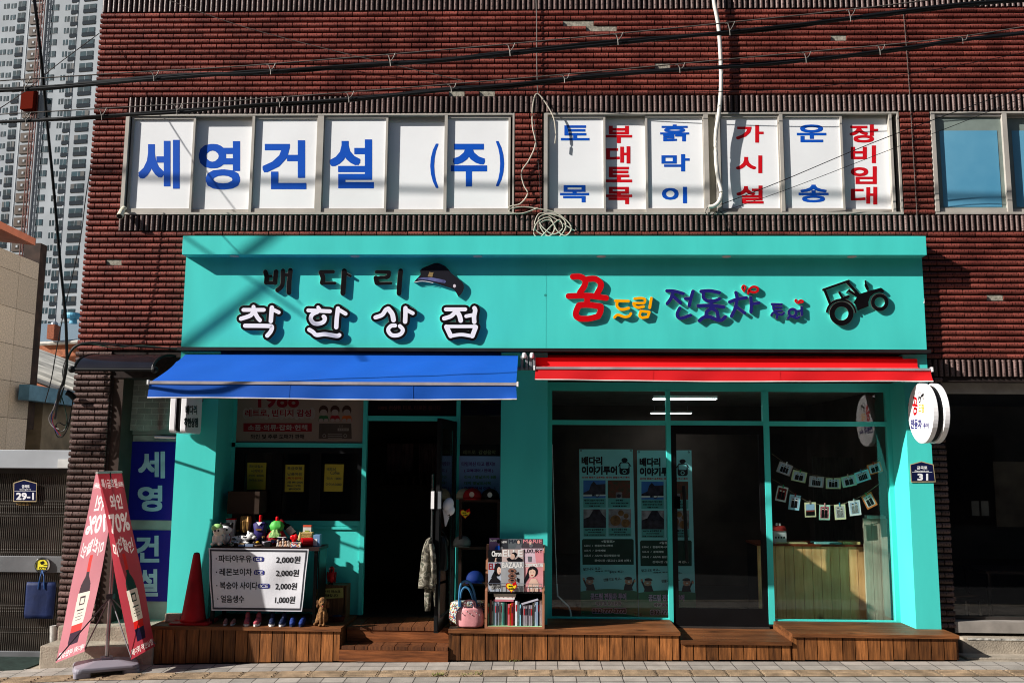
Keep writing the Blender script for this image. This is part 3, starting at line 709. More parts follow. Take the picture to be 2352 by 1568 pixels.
# ================================================================== AWNINGS
def awning(name, label, h, xl, xr, ytop, ybar, yval, Yt, Yb, thick_bar, crease=True, seedk=1):
    a = thing(name, label, 'awning')
    F = M(name+'_fabric', h, .7, var=.06, scale=1.2, bump=.08, bscale=400)
    WB = M('awning_white_trim', 'DDD5D3', .45)
    X0, X1 = XA(xl, ybar, Yb), XA(xr, ybar, Yb); xm = (xl+xr)/2
    zt = ZA(xm, ytop, Yt); zb = ZA(xm, ybar, Yb); zv = ZA(xm, yval, Yb)
    g = MB(); nu, nv = 60, 14; rnd = random.Random(seedk)
    ph = [rnd.uniform(0, 6) for _ in range(6)]
    idx = []
    for j in range(nv+1):
        v = j/nv; row = []
        for i in range(nu+1):
            u = i/nu; x = X0+(X1-X0)*u
            y = Yt+(Yb-Yt)*v; z = zt+(zb-zt)*v
            if not crease: y = Yt+.02+(Yb-Yt-.02)*max(0, (v-.6)/.4)**1.3; z = zt+(zb-zt)*(v if v < .6 else .6+.4*(v-.6)/.4)
            s = math.sin(math.pi*v)
            z -= s*(.012+.004*math.sin(u*9+ph[0])) if crease else s*.004
            if crease: z += .012*math.exp(-((v-.30-.03*math.sin(u*8+ph[1]))/.05)**2) + .003*math.sin(u*40+ph[2]+v*5)*s
            row.append(g.add([(x, y, z)])[0])
        idx.append(row)
    for j in range(nv):
        for i in range(nu): g.face([idx[j][i], idx[j][i+1], idx[j+1][i+1], idx[j+1][i]])
    g.build('canopy', F, a, smooth=True)
    g = MB(); nv = 8; idx = []; tr = []
    def vp(u, v, dy=0, e=0):
        x = X0+(X1-X0)*u
        amp = .007*v
        y = Yb-.004+amp*(math.sin(u*22+ph[3])+.6*math.sin(u*47+ph[4]))-.03*v*v*math.exp(-((1-u)/.03)**2)-dy
        z = zb-.012+(zv-zb+.02)*v+.006*math.sin(u*7+ph[5])*v-e
        return (x+.015*v*(u-.5), y, z)
    for j in range(nv+1): idx.append([g.add([vp(i/80, j/nv)])[0] for i in range(81)])
    for j in range(nv):
        for i in range(80): g.face([idx[j][i], idx[j][i+1], idx[j+1][i+1], idx[j+1][i]])
    g.build('valance', F, a, smooth=True)
    t = MB().tube([vp(i/80, 1, .002, .004) for i in range(81)], .0065, 6); t.build('valance_trim', WB, a)
    b = MB().box(X0-.02, X1+.02, Yb-.012, Yb+.02, zb-thick_bar/2, zb+thick_bar/2); b.build('front_bar', M('awning_bar', 'B9B0B4', .4, .3), a)
    for xx in (X0-.02, X1+.005): BX('end_cap', WHITE, a, xx, xx+.015, Yb-.016, Yb+.025, zb-.022, zb+.022)
    for k in (.12, .88):
        xx = X0+(X1-X0)*k
        if not crease: MB().tube([(xx, Yb+.04, zb-.012), (xx+(.5 if k < .5 else -.5), Yb+.05, zb-.012)], .012, 8).build('arm', GALV, a); continue
        ar = MB().tube([(xx, -.10, zt-.02), (xx+(.12 if k < .5 else -.12), (Yt+Yb)/2, (zt+zb)/2-.04), (xx, Yb+.03, zb-.01)], .018, 8); ar.build('arm', GALV, a)
    c = MB().tube([(X0+.05, -.07, zt+.002), (X1-.03, -.07, zt+.002)], .028, 12); c.build('roller', M(name+'_roll', h, .7), a)
    for u in (.385, .72) if crease else (.3, .62):
        m_ = MB(); xx = X0+(X1-X0)*u
        for j in range(6):
            v0, v1 = j/6, (j+1)/6
            p0, p1 = vp(u, v0, .002), vp(u, v1, .002); m_.quad((p0[0]-.005, p0[1], p0[2]), (p0[0]+.005, p0[1], p0[2]), (p1[0]+.005, p1[1], p1[2]), (p1[0]-.005, p1[1], p1[2]))
        m_.build('seam', F, a)
    return a, X0, X1, zt, zb
awning('blue_awning', 'wide blue fabric awning with white bar rolled out over the left shop', '0B52B4', 343.5, 1185.5, 814, 880, 917, -.13, -.95, .026, True, 3)
awning('red_awning', 'narrow red fabric awning rolled in above the right shop', 'DE1A20', 1230, 2137, 822, 846.5, 876, -.13, -.40, .022, False, 8)
tr = thing('awning_bracket', 'grey metal awning brackets and crank eyes between the blue and red awnings', 'bracket')
for px in (1199, 1210, 1219, 1227):
    X0, X1, Z0, Z1 = rect(px-3, 817, px+3, 849, -.14); MB().box(X0, X1, -.15, -.10, Z0, Z1).build('plate', GALV, tr, bevel=.003)
for px in (1204, 1222):
    p = W(px, 816, -.16); MB().lathe([(.008, -.03), (.02, -.02), (.022, .0), (.02, .02), (.006, .03)], p, 12).build('crank_eye', WHITE, tr)
X0, X1, Z0, Z1 = rect(1188, 843, 1229, 850, -.11); MB().box(X0, X1, -.118, -.10, Z0, Z1).build('rail', GALV, tr)

# ================================================================== SHOPFRONTS
YS1, YS2 = .36, .27
DZ = DECKZ
def col_avg(a, b, Y): return (XA(*a, Y)+XA(*b, Y))/2
pLx0, pLx1 = col_avg((406, 999), (381, 1418), YF), col_avg((500, 924), (478.5, 1410), YF)
pMx0, pMx1 = col_avg((1150, 924), (1149, 1233), YF), col_avg((1258, 904), (1257, 1426), YF)
pRx0, pRx1 = col_avg((2080, 949), (2105, 1446), YF), col_avg((2139, 1019), (2163, 1446), YF)
s1 = thing('shopfront', 'turquoise shopfront under the blue awning with dark open doorway and menu window', 'shopfront')
s2 = thing('shopfront', 'turquoise framed glass shopfront under the red awning with glass door', 'shopfront')
MB().box(pLx0, pLx1, YF, YS1+.08, DZ-.02, bz0-.04).build('pilaster', TEAL, s1)
MB().box(pMx0, pMx1, YF, YS1+.08, DZ-.02, bz0-.04).build('pilaster', TEAL, s1)
MB().box(pRx0, pRx1, YF, YS2+.08, DZ-.02, bz0-.04).build('pilaster', TEAL, s2)
ZTH = ZA(900, 1422, YS1)        # threshold of the left door
f = MB()
def fb(mb, x0, y0, x1, y1, Y, t0=.0, t1=.06):
    X0, X1, Z0, Z1 = rect(x0, y0, x1, y1, Y); mb.box(X0, X1, Y-t0, Y+t1, Z0, Z1)
def xz(px, py, Y): p = W(px, py, Y); return p.x, p.z
x_post0 = XA(828, 1200, YS1); x_post1 = XA(838, 1200, YS1); x_rp0 = XA(1045, 1200, YS1); x_rp1 = XA(1054, 1200, YS1)
zt_ = ZC+.1
z1018 = ZA(690, 1017, YS1); z1026 = ZA(690, 1027, YS1); z1195 = ZA(690, 1195, YS1); z1205 = ZA(690, 1206, YS1)
z955 = ZA(920, 955, YS1); z965 = ZA(920, 966, YS1)
f.box(x_post0, x_post1, YS1-.02, YS1+.05, DZ, zt_); f.box(x_rp0, x_rp1, YS1-.02, YS1+.05, DZ-.03, zt_)
f.box(pLx1, x_post0, YS1, YS1+.05, z1018-(z1018-z1026), z1018); f.box(pLx1, x_post0, YS1, YS1+.05, z1205, z1195)
xa = XA(541, 1000, YS1)
f.box(pLx1, xa, YS1, YS1+.05, z1205, zt_)
f.box(x_post1, x_rp0, YS1-.01, YS1+.05, z965, z955)
ztop1 = ZA(700, 890, YS1)
f.box(pLx1, pMx0, YS1, YS1+.05, ztop1, zt_+.2)
P_(f, 'frame', TEAL, s1)
MB().box(pLx1, x_post0, YS1+.004, YS1+.05, DZ, z1205).build('panel', TEAL, s1)
MB().box(pLx1+.02, x_post0-.03, YS1-.012, YS1+.003, z1205-.035, z1205-.012).build('panel_ledge', TEAL, s1)
# signs in the upper left light
SG = M('beige_vinyl_sign', '86786A', .4, var=.12, scale=3, h2='8F7C6E')
X0, X1, Z0, Z1 = rect(541, 897, 828, 1017, YS1); MB().box(X0, x_post0, YS1+.02, YS1+.04, z1018, Z1).build('sign_film', SG, s1)
mS = pmap(YS1+.02, crop(880, 1560, 2.8))
LR = M('sign_red', '80121C', .4, var=.05); LK = M('sign_black', '15100E', .5)
halo = MB()
for k in range(14):
    halo.disc(290+k*57, 262, 36, 62+8*math.sin(k*2), mS, .0010+k*.00002, 16)
halo.build('sign_halo', M('sign_cream', '988E84', .4), s1)
MB().text('1988', 425, 20, 885, 195, mS, .002, bold=7).build('lettering', LR, s1)
MB().text('레트로, 빈티지 감성', 280, 215, 1020, 300, mS, .002, bold=2.6).build('lettering', LR, s1)
MB().rectf(262, 368, 1028, 462, mS, .0012).build('sign_band', LR, s1)
MB().text('소품·의류·잡화·헌책', 312, 385, 978, 450, mS, .002, bold=1.8).build('lettering', M('sign_white', '9C948C', .4), s1)
MB().text('와인 및 주류 도매가 판매', 342, 492, 942, 546, mS, .002, bold=1.5).build('lettering', LK, s1)
# three children leaning over a radio, and the radio
rd = MB(); RDM = [M('radio_body', '4A4038', .5), M('print_cream', '8C8276', .5), M('print_hair', '3C2418', .6), M('print_skin', '93857C', .5), M('print_green', '2C5A34', .5), M('print_red', '8E1A20', .5), M('print_orange', 'B4561E', .5)]
rd.mi = 0; rd.flat([(1112, 372), (1470, 372), (1476, 545), (1104, 545)], mS, .0012)
rd.mi = 1
for y in (490, 510, 530): rd.rectf(1208, y, 1368, y+7, mS, .002)
rd.ring(1168, 510, 20, 14, mS, .0015, .002); rd.ring(1403, 510, 20, 14, mS, .0015, .002); rd.rectf(1318, 425, 1442, 455, mS, .002)
for k in range(3): rd.rectf(1340+k*14, 392, 1344+k*14, 412, mS, .002)
rd.mi = 0
for k in range(5): rd.disc(1337+k*21, 440, 7, 7, mS, .0024, 10)
for cx, mi in ((1160, 4), (1288, 5), (1420, 6)):
    rd.mi = 2; rd.disc(cx, 225, 52, 56, mS, .0014); rd.mi = 3; rd.disc(cx, 250, 40, 36, mS, .0018); rd.mi = mi; rd.flat([(cx-60, 345), (cx-48, 290), (cx, 275), (cx+48, 290), (cx+60, 345)], mS, .0016)
    rd.mi = 3; rd.disc(cx-28, 335, 26, 18, mS, .0022); rd.disc(cx+28, 335, 26, 18, mS, .0022)
rd.build('sign_picture', RDM, s1)
# dark serving window with three yellow notes
win = MB(); zb_, zt2_ = z1195, z1026
win.box(xa, xa+.10, YS1+.01, YS1+.05, zb_, zt2_); win.box(x_post0-.05, x_post0, YS1+.01, YS1+.05, zb_, zt2_)
win.box(xa+.10, x_post0-.05, YS1+.01, YS1+.05, zb_, zb_+.07); win.box(xa+.10, x_post0-.05, YS1+.01, YS1+.05, zt2_-.06, zt2_)
mS2 = crop(880, 1560, 2.8)
for a, b in ((570, 690), (1000, 1125)):
    xx0 = XA(*mS2((a, 1000)), YS1); xx1 = XA(*mS2((b, 1000)), YS1); win.box(xx0, xx1, YS1+.01, YS1+.05, zb_+.07, zt2_-.06)
wn = P_(win, 'window', BLACK, s1)
MB().quad((xa+.1, YS1+.03, zb_+.07), (x_post0-.05, YS1+.03, zb_+.07), (x_post0-.05, YS1+.03, zt2_-.06), (xa+.1, YS1+.03, zt2_-.06)).build('pane', GLASS_D, wn)
NOTE = M('yellow_paper', 'B8A83C', .7, var=.05); INK = M('ink_grey', '5F6348', .7); INKR = M('ink_red', 'A2542A', .7)
notes = [([(308, 810), (520, 812), (508, 1112), (300, 1110)], [('콕산과일소', 325, 835, 485, 870), ('시켜봐요', 345, 885, 485, 920), ('커피 2000', 322, 942, 490, 968), ('아이스 3000', 325, 992, 485, 1022)], 'yellow handwritten price note, left of three in the dark serving window'),
         ([(735, 832), (945, 834), (935, 1137), (724, 1136)], [('특급호텔', 752, 855, 920, 893), ('납품와인', 755, 922, 920, 955), ('(특가판매)', 745, 970, 925, 1003), ('1병 ₩10000', 750, 1015, 930, 1045), ('1Box (12병)', 752, 1052, 905, 1085), ('₩100000', 770, 1092, 905, 1118)], 'yellow handwritten wine offer note, middle of three in the dark serving window'),
         ([(1175, 827), (1388, 830), (1372, 1134), (1162, 1133)], [('베트남', 1195, 865, 1300, 902), ('Coffee', 1235, 905, 1340, 942), ('믹스 1000', 1195, 970, 1360, 1005), ('아이스3000', 1183, 1035, 1362, 1072)], 'yellow handwritten coffee note, right of three in the dark serving window')]
for q, lines, lab in notes:
    mm = pmap(YS1+.008, mS2); b = MB(); b.prism(q, mm, 0, .0015); o = b.build('paper_note', NOTE); tag(o, lab, 'note', 'yellow notes in the serving window')
    tx = MB()
    for k, (s_, x0, y0, x1, y1) in enumerate(lines):
        tx.mi = 1 if '특가' in s_ else 0; tx.text(s_, x0, y0, x1, y1, mm, .0022, bold=1.3, dirs=4)
    tx.build('handwriting', [INK, INKR], o)
# black strip with faded lettering over the door
X0, X1, Z0, Z1 = rect(838, 900, 1045, 955, YS1); MB().box(x_post1, x_rp0, YS1+.01, YS1+.04, z955, Z1).build('door_light', M('dark_panel', '15100F', .3), s1)
MB().text('100% 천상된 타로, 타로점 봅니다', 868, 931, 1013, 942, pmap(YS1+.01), .0015, bold=.4, dirs=4).build('lettering', M('faded_red', '4A2A26', .6), s1)
# side light at the right of the door
MB().quad((x_rp1, YS1+.02, DZ), (pMx0+.01, YS1+.02, DZ), (pMx0+.01, YS1+.02, ztop1), (x_rp1, YS1+.02, ztop1)).build('side_pane', GLASS_D, s1)
# ---- open glass door leaf
ol = thing('glass_door', 'open black framed glass door leaf with turquoise edge standing out from the left shop', 'door', (0, 0, 0))
dA = Vector((XA(1040, 1410, YS1), YS1-.04, 0)); dB = Vector((XA(1001, 1438, -.42), -.42, 0))
zd0, zd1 = ZTH+.01, z965-.01
nrm = (dB-dA).normalized(); side = Vector((nrm.y, -nrm.x, 0))*.02
def leafbox(t0, t1, za, zb, w=1.0):
    a, b = dA+(dB-dA)*t0, dA+(dB-dA)*t1; s_ = side*w
    return MB().hexa([(*(a-s_).xy, za), (*(b-s_).xy, za), (*(b-s_).xy, zb), (*(a-s_).xy, zb), (*(a+s_).xy, za), (*(b+s_).xy, za), (*(b+s_).xy, zb), (*(a+s_).xy, zb)])
for t0, t1, za, zb in ((0, .09, zd0, zd1), (.91, 1, zd0, zd1), (.09, .91, zd0, zd0+.12), (.09, .91, zd1-.09, zd1)): leafbox(t0, t1, za, zb).build('stile', BLACK, ol)
leafbox(.09, .91, zd0+.12, zd1-.09, .2).build('pane', GLASS_D, ol)
leafbox(1.001, 1.01, zd0+.02, zd1, .8).build('edge_strip', BLACK, ol)
h = dA+(dB-dA)*.9; MB().tube([(h.x-.07, h.y, zd0+.75), (h.x-.07, h.y, zd0+1.45)], .012, 8).build('handle', CHROME, ol)
p = W(1000, 1150, -.44)
MB().box(dB.x-.065, dB.x-.035, -.44, -.36, ZA(1000, 1168, -.44), ZA(1000, 1128, -.44)).build('door_lock', WHITE, ol)
MB().box(dB.x-.0, dB.x+.03, -.44, -.36, ZA(1000, 1168, -.44), ZA(1000, 1128, -.44)).build('door_lock', GALV, ol)
# ---- right shop glazing
f = MB(); Y = YS2
xL_, xm1a, xm1b, xm2a, xm2b, xRr, xRe = XA(1268, 1200, Y), XA(1532, 1100, Y), XA(1542, 1100, Y), XA(1756.5, 1100, Y), XA(1770, 1100, Y), (XA(2036, 966, Y)+XA(2059, 1427, Y))/2, pRx0
zT, zA_, zB_, zBt = ZA(1600, 898, Y), ZA(1600, 966, Y), ZA(1600, 976.5, Y), ZA(1500, 1419, Y)
f.box(pMx1, pRx0, Y, Y+.06, zT, zt_+.2)
f.box(pMx1, xL_, Y, Y+.06, DZ, zT); f.box(xRr, pRx0, Y, Y+.06, DZ, zT)
f.box(xL_, xRr, Y+.002, Y+.06, zB_, zA_)
f.box(xm1a, xm1b, Y-.01, Y+.06, DZ-.03, zT); f.box(xm2a, xm2b, Y-.01, Y+.06, DZ-.03, zT)
f.box(xL_, xm1a, Y+.002, Y+.06, DZ, zBt); f.box(xm2b, xRr, Y+.002, Y+.06, DZ, zBt)
P_(f, 'frame', TEAL, s2)
for a, b, za, zb in ((xL_, xm1a, zA_, zT), (xm1b, xm2a, zA_, zT), (xm2b, xRr, zA_, zT), (xL_, xm1a, zBt, zB_), (xm2b, xRr, zBt, zB_)):
    MB().quad((a, Y+.03, za), (b, Y+.03, za), (b, Y+.03, zb), (a, Y+.03, zb)).build('pane', GLASS_D, s2)
gd = MB(); zdl = ZA(1650, 1438, Y-.02)
gd.box(xm1b, xm1b+.055, Y, Y+.045, zdl, zB_); gd.box(xm2a-.05, xm2a, Y, Y+.045, zdl, zB_); gd.box(xm1b+.055, xm2a-.05, Y, Y+.045, zdl, zdl+.17); gd.box(xm1b+.055, xm2a-.05, Y, Y+.045, zB_-.09, zB_)
gd = P_(gd, 'door', BLACK, s2)
MB().quad((xm1b+.055, Y+.02, zdl+.17), (xm2a-.05, Y+.02, zdl+.17), (xm2a-.05, Y+.02, zB_-.09), (xm1b+.055, Y+.02, zB_-.09)).build('pane', GLASS_D, gd)
X0, X1, Z0, Z1 = rect(1549, 1139, 1562, 1168, Y-.02); MB().box(X0, X1, Y-.03, Y, Z0, Z1).build('door_lock', M('glossy_black', '060608', .1), gd, bevel=.004)
p = W(1572, 1200, Y-.05); MB().tube([(p.x, Y-.05, ZA(1572, 1115, Y-.05)), (p.x+.02, Y-.05, ZA(1572, 1290, Y-.05))], .018, 10).build('handle', BLACK, gd)
BX('threshold', ALU_D, s2, xm1b, xm2a, Y-.03, Y+.06, zdl-.02, zdl-.002)

# ================================================================== DECK
def wood(name, h, h2, along='z', tonek=.3, sc_=9, rough=.55):
    st = {'z': (14, 14, 1.1), 'x': (1.1, 14, 14)}[along]
    m = M(name, h, rough, scale=sc_*.45, tone=True, tonek=tonek, stretch=st, h2=h2, bump=.25, bscale=16)
    n = m.node_tree.nodes; L = m.node_tree.links; b = n['Principled BSDF']
    src = b.inputs['Base Color'].links[0].from_socket
    tc = n.new('ShaderNodeTexCoord'); mp = n.new('ShaderNodeMapping'); mp.inputs['Scale'].default_value = (5, 5, 3.2) if along == 'z' else (3.2, 5, 5)
    L.new(tc.outputs['Object'], mp.inputs[0])
    vo = n.new('ShaderNodeTexVoronoi'); vo.inputs['Scale'].default_value = 1.0; L.new(mp.outputs[0], vo.inputs['Vector'])
    mr = n.new('ShaderNodeMapRange'); mr.inputs[1].default_value = .06; mr.inputs[2].default_value = .22; mr.inputs[3].default_value = .35; mr.inputs[4].default_value = 1
    L.new(vo.outputs['Distance'], mr.inputs[0])
    no = n.new('ShaderNodeTexNoise'); no.inputs['Scale'].default_value = 2.2; L.new(tc.outputs['Object'], no.inputs['Vector'])
    m2 = n.new('ShaderNodeMapRange'); m2.inputs[1].default_value = .35; m2.inputs[2].default_value = .65; m2.inputs[3].default_value = .72; m2.inputs[4].default_value = 1.15; L.new(no.outputs['Fac'], m2.inputs[0])
    mu = n.new('ShaderNodeMath'); mu.operation = 'MULTIPLY'; L.new(mr.outputs[0], mu.inputs[0]); L.new(m2.outputs[0], mu.inputs[1])
    sm = n.new('ShaderNodeVectorMath'); sm.operation = 'SCALE'; L.new(src, sm.inputs[0]); L.new(mu.outputs[0], sm.inputs['Scale']); L.new(sm.outputs[0], b.inputs['Base Color'])
    return m
WV = wood('stained_wood_upright', '935C31', '55331A', 'z', tonek=.42); WH = wood('stained_wood_level', '7E4E2C', '50301B', 'x')
YD_ = -.40
def deck(label, px0, px1, zt, shopY, right_end=False, name='wooden_deck', Yf=YD_):
    d = thing(name, label, 'deck')
    X0, X1 = XA(px0, 1450, Yf), XA(px1, 1450, Yf)
    t = MB(); n = max(2, round((shopY-Yf)/.12)); y = Yf-.02
    for k in range(n):
        t.tone = random.random(); y1 = Yf-.02+(shopY-Yf+.02)*(k+1)/n
        t.box(X0, X1, y, y1-.005, zt-.032, zt); y = y1
    t.build('top_board', WH, d)
    f = MB(); x = X0+.004
    while x < X1-.03:
        f.tone = random.random(); x1 = min(x+.1145, X1-.004)
        zb = zg((x+x1)/2, Yf)+.006+random.uniform(0, .006)
        f.box(x, x1-.0085, Yf, Yf+.02, zb, zt-.034); x = x1
    f.build('front_board', WV, d)
    MB().box(X0+.01, X1-.01, Yf+.03, shopY, -.25, zt-.034).build('underside', BLACKM, d)
    for xx in ((X0, -1), (X1, 1)):
        s_ = MB(); s_.tone = random.random(); a = xx[0]-.001 if xx[1] < 0 else xx[0]-.019
        s_.box(a, a+.02, Yf+.022, shopY, zg(xx[0], 0)+.005, zt-.034); s_.build('side_board', WH, d)
    return d
zlow = ZA(1690, 1471, YD_)
deck('left wooden deck carrying the red cone and the drinks table', 346, 784, DZ, YS1, )
deck('middle wooden deck carrying the magazine rack and the pink bag', 1030, 1562, DZ, YS2)
deck('low wooden landing in front of the right glass door', 1563.5, 1817, zlow, YS2)
deck('right wooden deck below the large window with the photo strings', 1818.5, 2201, DZ, YS2)
stp = thing('wooden_steps', 'two brown wooden steps rising to the open door of the left shop', 'steps')
Yu = -.19; zu = ZA(910, 1439, Yu); zl_ = ZA(910, 1484, -.41); X0, X1 = XA(785, 1480, -.41), XA(1030, 1480, -.41)
t = MB(); n = 5
for k in range(8):
    xa_, xb_ = X0+(X1-X0)*k/8, X0+(X1-X0)*(k+1)/8-.006; t.tone = random.random(); t.box(xa_, xb_, Yu-.01, YS1+.02, zu-.03, zu)
    t.tone = random.random(); t.box(xa_, xb_, -.42, Yu-.012, zl_-.03, zl_)
t.build('tread', wood('stained_wood_tread', '6E4327', '45281A', 'z'), stp)
t = MB(); t.tone = .7; t.box(X0, X1, Yu, Yu+.02, zl_+.03, zu-.032); t.tone = .4; t.box(X0, X1, Yu-.005, Yu+.015, zl_+.001, zl_+.028)
t.tone = .6; t.box(X0-.02, X1, -.43, -.415, zg(-1.5, -.4)+.008, zl_-.032)
t.build('riser', wood('stained_wood_riser', '8A512D', '5A331C', 'x'), stp)
BX('underside', BLACKM, stp, X0+.01, X1-.01, Yu+.03, YS1, -.2, zu-.035)
BX('door_floor', INTF, stp, X0, X1, YS1+.03, YS1+.3, zu-.05, ZTH)

# small marks on the signboard
p = W(1253, 678, YF); MB().disc(0, 0, .014, .014, lambda x, y, l: Vector((p.x+x, YF-l, p.z+y)), .001, 16).build('blemish', M('teal_blemish', '2E9088', .6), sb)
x = XA(1254, 700, YF); MB().box(x-.0012, x+.0012, YF-.0012, YF-.0002, bz0+.002, vz0-.002).build('panel_seam', M('teal_seam', '3BB0A8', .6), sb)
p = W(2123, 690, YF); MB().ngon([(bx1+.0015, YF+.005, p.z+.05), (bx1+.0015, YF-.003, p.z+.01), (bx1-.012, YF-.004, p.z-.03), (bx1+.0015, YF-.004, p.z-.025)]).build('torn_tape', WHITE, sb)
# ================================================================== LEFT NEIGHBOURS AND BACKGROUND
STONE = M('granite_cladding', 'D6CABC', .8, var=.16, scale=40, bump=.3, bscale=120, tone=True, tonek=.12)
nb = thing('stone_building', 'beige granite-clad building with orange coping at the left edge', 'building')
Xs = -8.8
def onX(px, py, X):
    d = ray(px, py); return CAM+d*((X-CAM.x)/d.x)
y_end = onX(75, 800, Xs).y; ph = .61
zbase = onX(40, 793, Xs).z
g = MB()
for i in range(6):
    for j in range(-4, 3):
        g.tone = random.random(); b = y_end-i*.6; a = b-.592; z0 = zbase+j*ph; z1 = z0+.602
        g.box(Xs-.03, Xs, a, b, z0, z1 if j < 2 else z0+.30+.0*(b-a))
g.build('cladding', STONE, nb)
MB().box(Xs-6, Xs-.02, y_end-6, y_end, -.5, zbase+2*ph+.25).build('wall', M('dark_backing', '3A342F', .9), nb)
pA, pB = onX(-40, 488, Xs+.1), onX(82, 548, Xs+.1)
MB().hexa([pA, pB, pB+Vector((0, 0, -.12)), pA+Vector((0, 0, -.12)), pA+Vector((-1.2, 0, .1)), pB+Vector((-1.2, 0, .1)), pB+Vector((-1.2, 0, 0)), pA+Vector((-1.2, 0, 0))]).build('coping', M('orange_coping', 'D9866A', .6, var=.08), nb)
a, b = onX(75, 552, Xs), onX(58, 985, Xs)
MB().box(Xs-.3, Xs+.0, y_end+.003, y_end+.22, b.z, onX(80, 552, Xs).z).build('corner_pipe', M('rust_brown', '3B2B24', .7, var=.3), nb)
# shed with corrugated roof and blue gutter
sh = thing('shed', 'low shed with pale corrugated roof and blue gutter behind the metal gate', 'shed')
XG = -8.7; YG0, YG1 = 6.95, 15.0; zG = onX(84, 887, XG).z; SLP = .36; XT = -14.0
g = MB(); n = 70
for i in range(n):
    y0, y1 = YG0+(YG1-YG0)*i/n, YG0+(YG1-YG0)*(i+1)/n
    h0 = .035 if i % 3 == 0 else 0; h1 = .035 if (i+1) % 3 == 0 else 0; g.tone = random.random()
    g.quad((XG, y0, zG+h0), (XG, y1, zG+h1), (XT, y1, zG+SLP*(XG-XT)+h1), (XT, y0, zG+SLP*(XG-XT)+h0))
g.build('roof', M('corrugated_sheet', 'CBC7BC', .6, var=.25, scale=2, tone=True, tonek=.3), sh)
MB().box(XG-.02, XG+.16, YG0-.9, YG1, zG-.27, zG-.01).build('gutter', M('blue_gutter', '5F8CA8', .5, var=.15), sh)
MB().box(XT, XG-.1, YG0+.05, YG1, -.5, zG-.05).build('wall', M('stained_render', '8A7E6C', .9, var=.25, scale=3), sh)
# houses behind
bh = thing('house', 'low house with slate roof and orange brick chimney behind the corrugated shed', 'house')
YH = 26
a, b, c_, d = W(82, 785, YH), W(230, 778, YH), W(230, 738, YH+7), W(82, 744, YH+7)
MB().quad(a, b, c_, d).build('roof', M('slate_roof', '6F7F8A', .7, var=.2, scale=20, stretch=(1, 1, 6)), bh)
MB().box(XA(80, 800, YH), XA(230, 800, YH), YH+.2, YH+6, -.5, ZA(150, 783, YH)).build('wall', M('orange_brick_wall', 'A9694C', .8, var=.2, scale=12), bh)
X0, X1, Z0, Z1 = rect(108, 745, 124, 778, YH-.5); ch = MB().box(X0, X1, YH-.5, YH, Z0, Z1).build('chimney', M('chimney_brick', '9A5A40', .8, var=.2, scale=20), bh)
MB().lathe([(.10, 0), (.13, .03), (.12, .10), (.05, .16)], ((X0+X1)/2, YH-.25, Z1), 12).build('chimney_cap', GALV, ch)
a, b = W(82, 790, YH-.2), W(240, 782, YH-.2)
MB().tube([a, b], .08, 8).build('eaves', M('eaves_white', 'C4C2BB', .6), bh)
p = W(168, 743, YH+3); vt = MB().lathe([(.16, 0), (.14, .2), (.30, .22), (.34, .32), (.30, .44), (.1, .47)], p, 20)
tag(vt.build('roof_ventilator', M('turquoise_ventilator', '5DA0BC', .5, var=.1)), 'round blue roof ventilator above the slate roof behind', 'ventilator')
# ---- apartment tower
rotz = math.radians(-9.5); tN = Vector((math.sin(rotz), -math.cos(rotz), 0)); tU = Vector((math.cos(rotz), math.sin(rotz), 0))
T0 = CAM+ray(120, 150)*(190/ray(120, 150).y)
def onT(px, py, off=0.0):
    d = ray(px, py); t = (T0+tN*off-CAM).dot(tN)/d.dot(tN); return CAM+d*t
def tuv(px, py): q = onT(px, py)-T0; return q.dot(tU), q.z
def tpt(u, z, o=0.0): return T0+tU*u+Vector((0, 0, z))+tN*o
fl_h = (tuv(120, 136.6)[1]-tuv(120, 163.4)[1])
apt = thing('apartment_tower', 'tall white apartment tower rising behind the left side of the street', 'building', (T0.x, T0.y, 0))
def tbox(mb, u0, u1, z0, z1, o0, o1):
    mb.hexa([tpt(u0, z1, o1), tpt(u1, z1, o1), tpt(u1, z0, o1), tpt(u0, z0, o1), tpt(u0, z1, o0), tpt(u1, z1, o0), tpt(u1, z0, o0), tpt(u0, z0, o0)])
TW = M('tower_render', '90969C', .8, var=.1, scale=.15); TW2 = M('tower_trim', 'A3A8AE', .8, var=.06); TG = M('tower_glass', '14323C', .6, spec=0.1, var=.4, scale=.5); TD = M('tower_spandrel', '1A232C', .9, var=.1)
TBR = M('tower_brown_bay', '3A2818', .6, var=.25, scale=.8); TRD = M('hoist_red', '5A2014', .6, var=.2, scale=1); TBK = M('tower_void', '101214', .5)
uL, uR = tuv(-60, 150)[0], tuv(262, 150)[0]
zlo, zhi = -T0.z-1, 70
t = MB(); tbox(t, uL, uR, zlo, zhi, -14, 0); t.build('wall', TW, apt)
c0 = {k: tuv(x, 150)[0] for k, x in dict(a0=-2, a1=10, b0=15, b1=26, c0=32, c1=48, d0=62, d1=86, h0=87, h1=99, e0=110, e1=125, f0=141, f1=151, g0=155, g1=170, w0=183, w1=212).items()}
px2 = fl_h/26.8
rb = tuv(120, 150)[1]
t = MB()
for u in (c0['d0']-.5, c0['w0']-1.4, c0['e0']-1.2): tbox(t, u-.25, u+.05, zlo, zhi, 0, .10)
t.build('pilaster', TW2, apt)
cols = [('a0', 'a1', 8, 19, 0), ('b0', 'b1', 9, 20, 0), ('c0', 'c1', 6, 27, 1), ('e0', 'e1', -5, 9, 2), ('f0', 'f1', -2, 10, 0), ('g0', 'g1', 0, 21, 1), ('w0', 'w1', 2, 21, 3)]
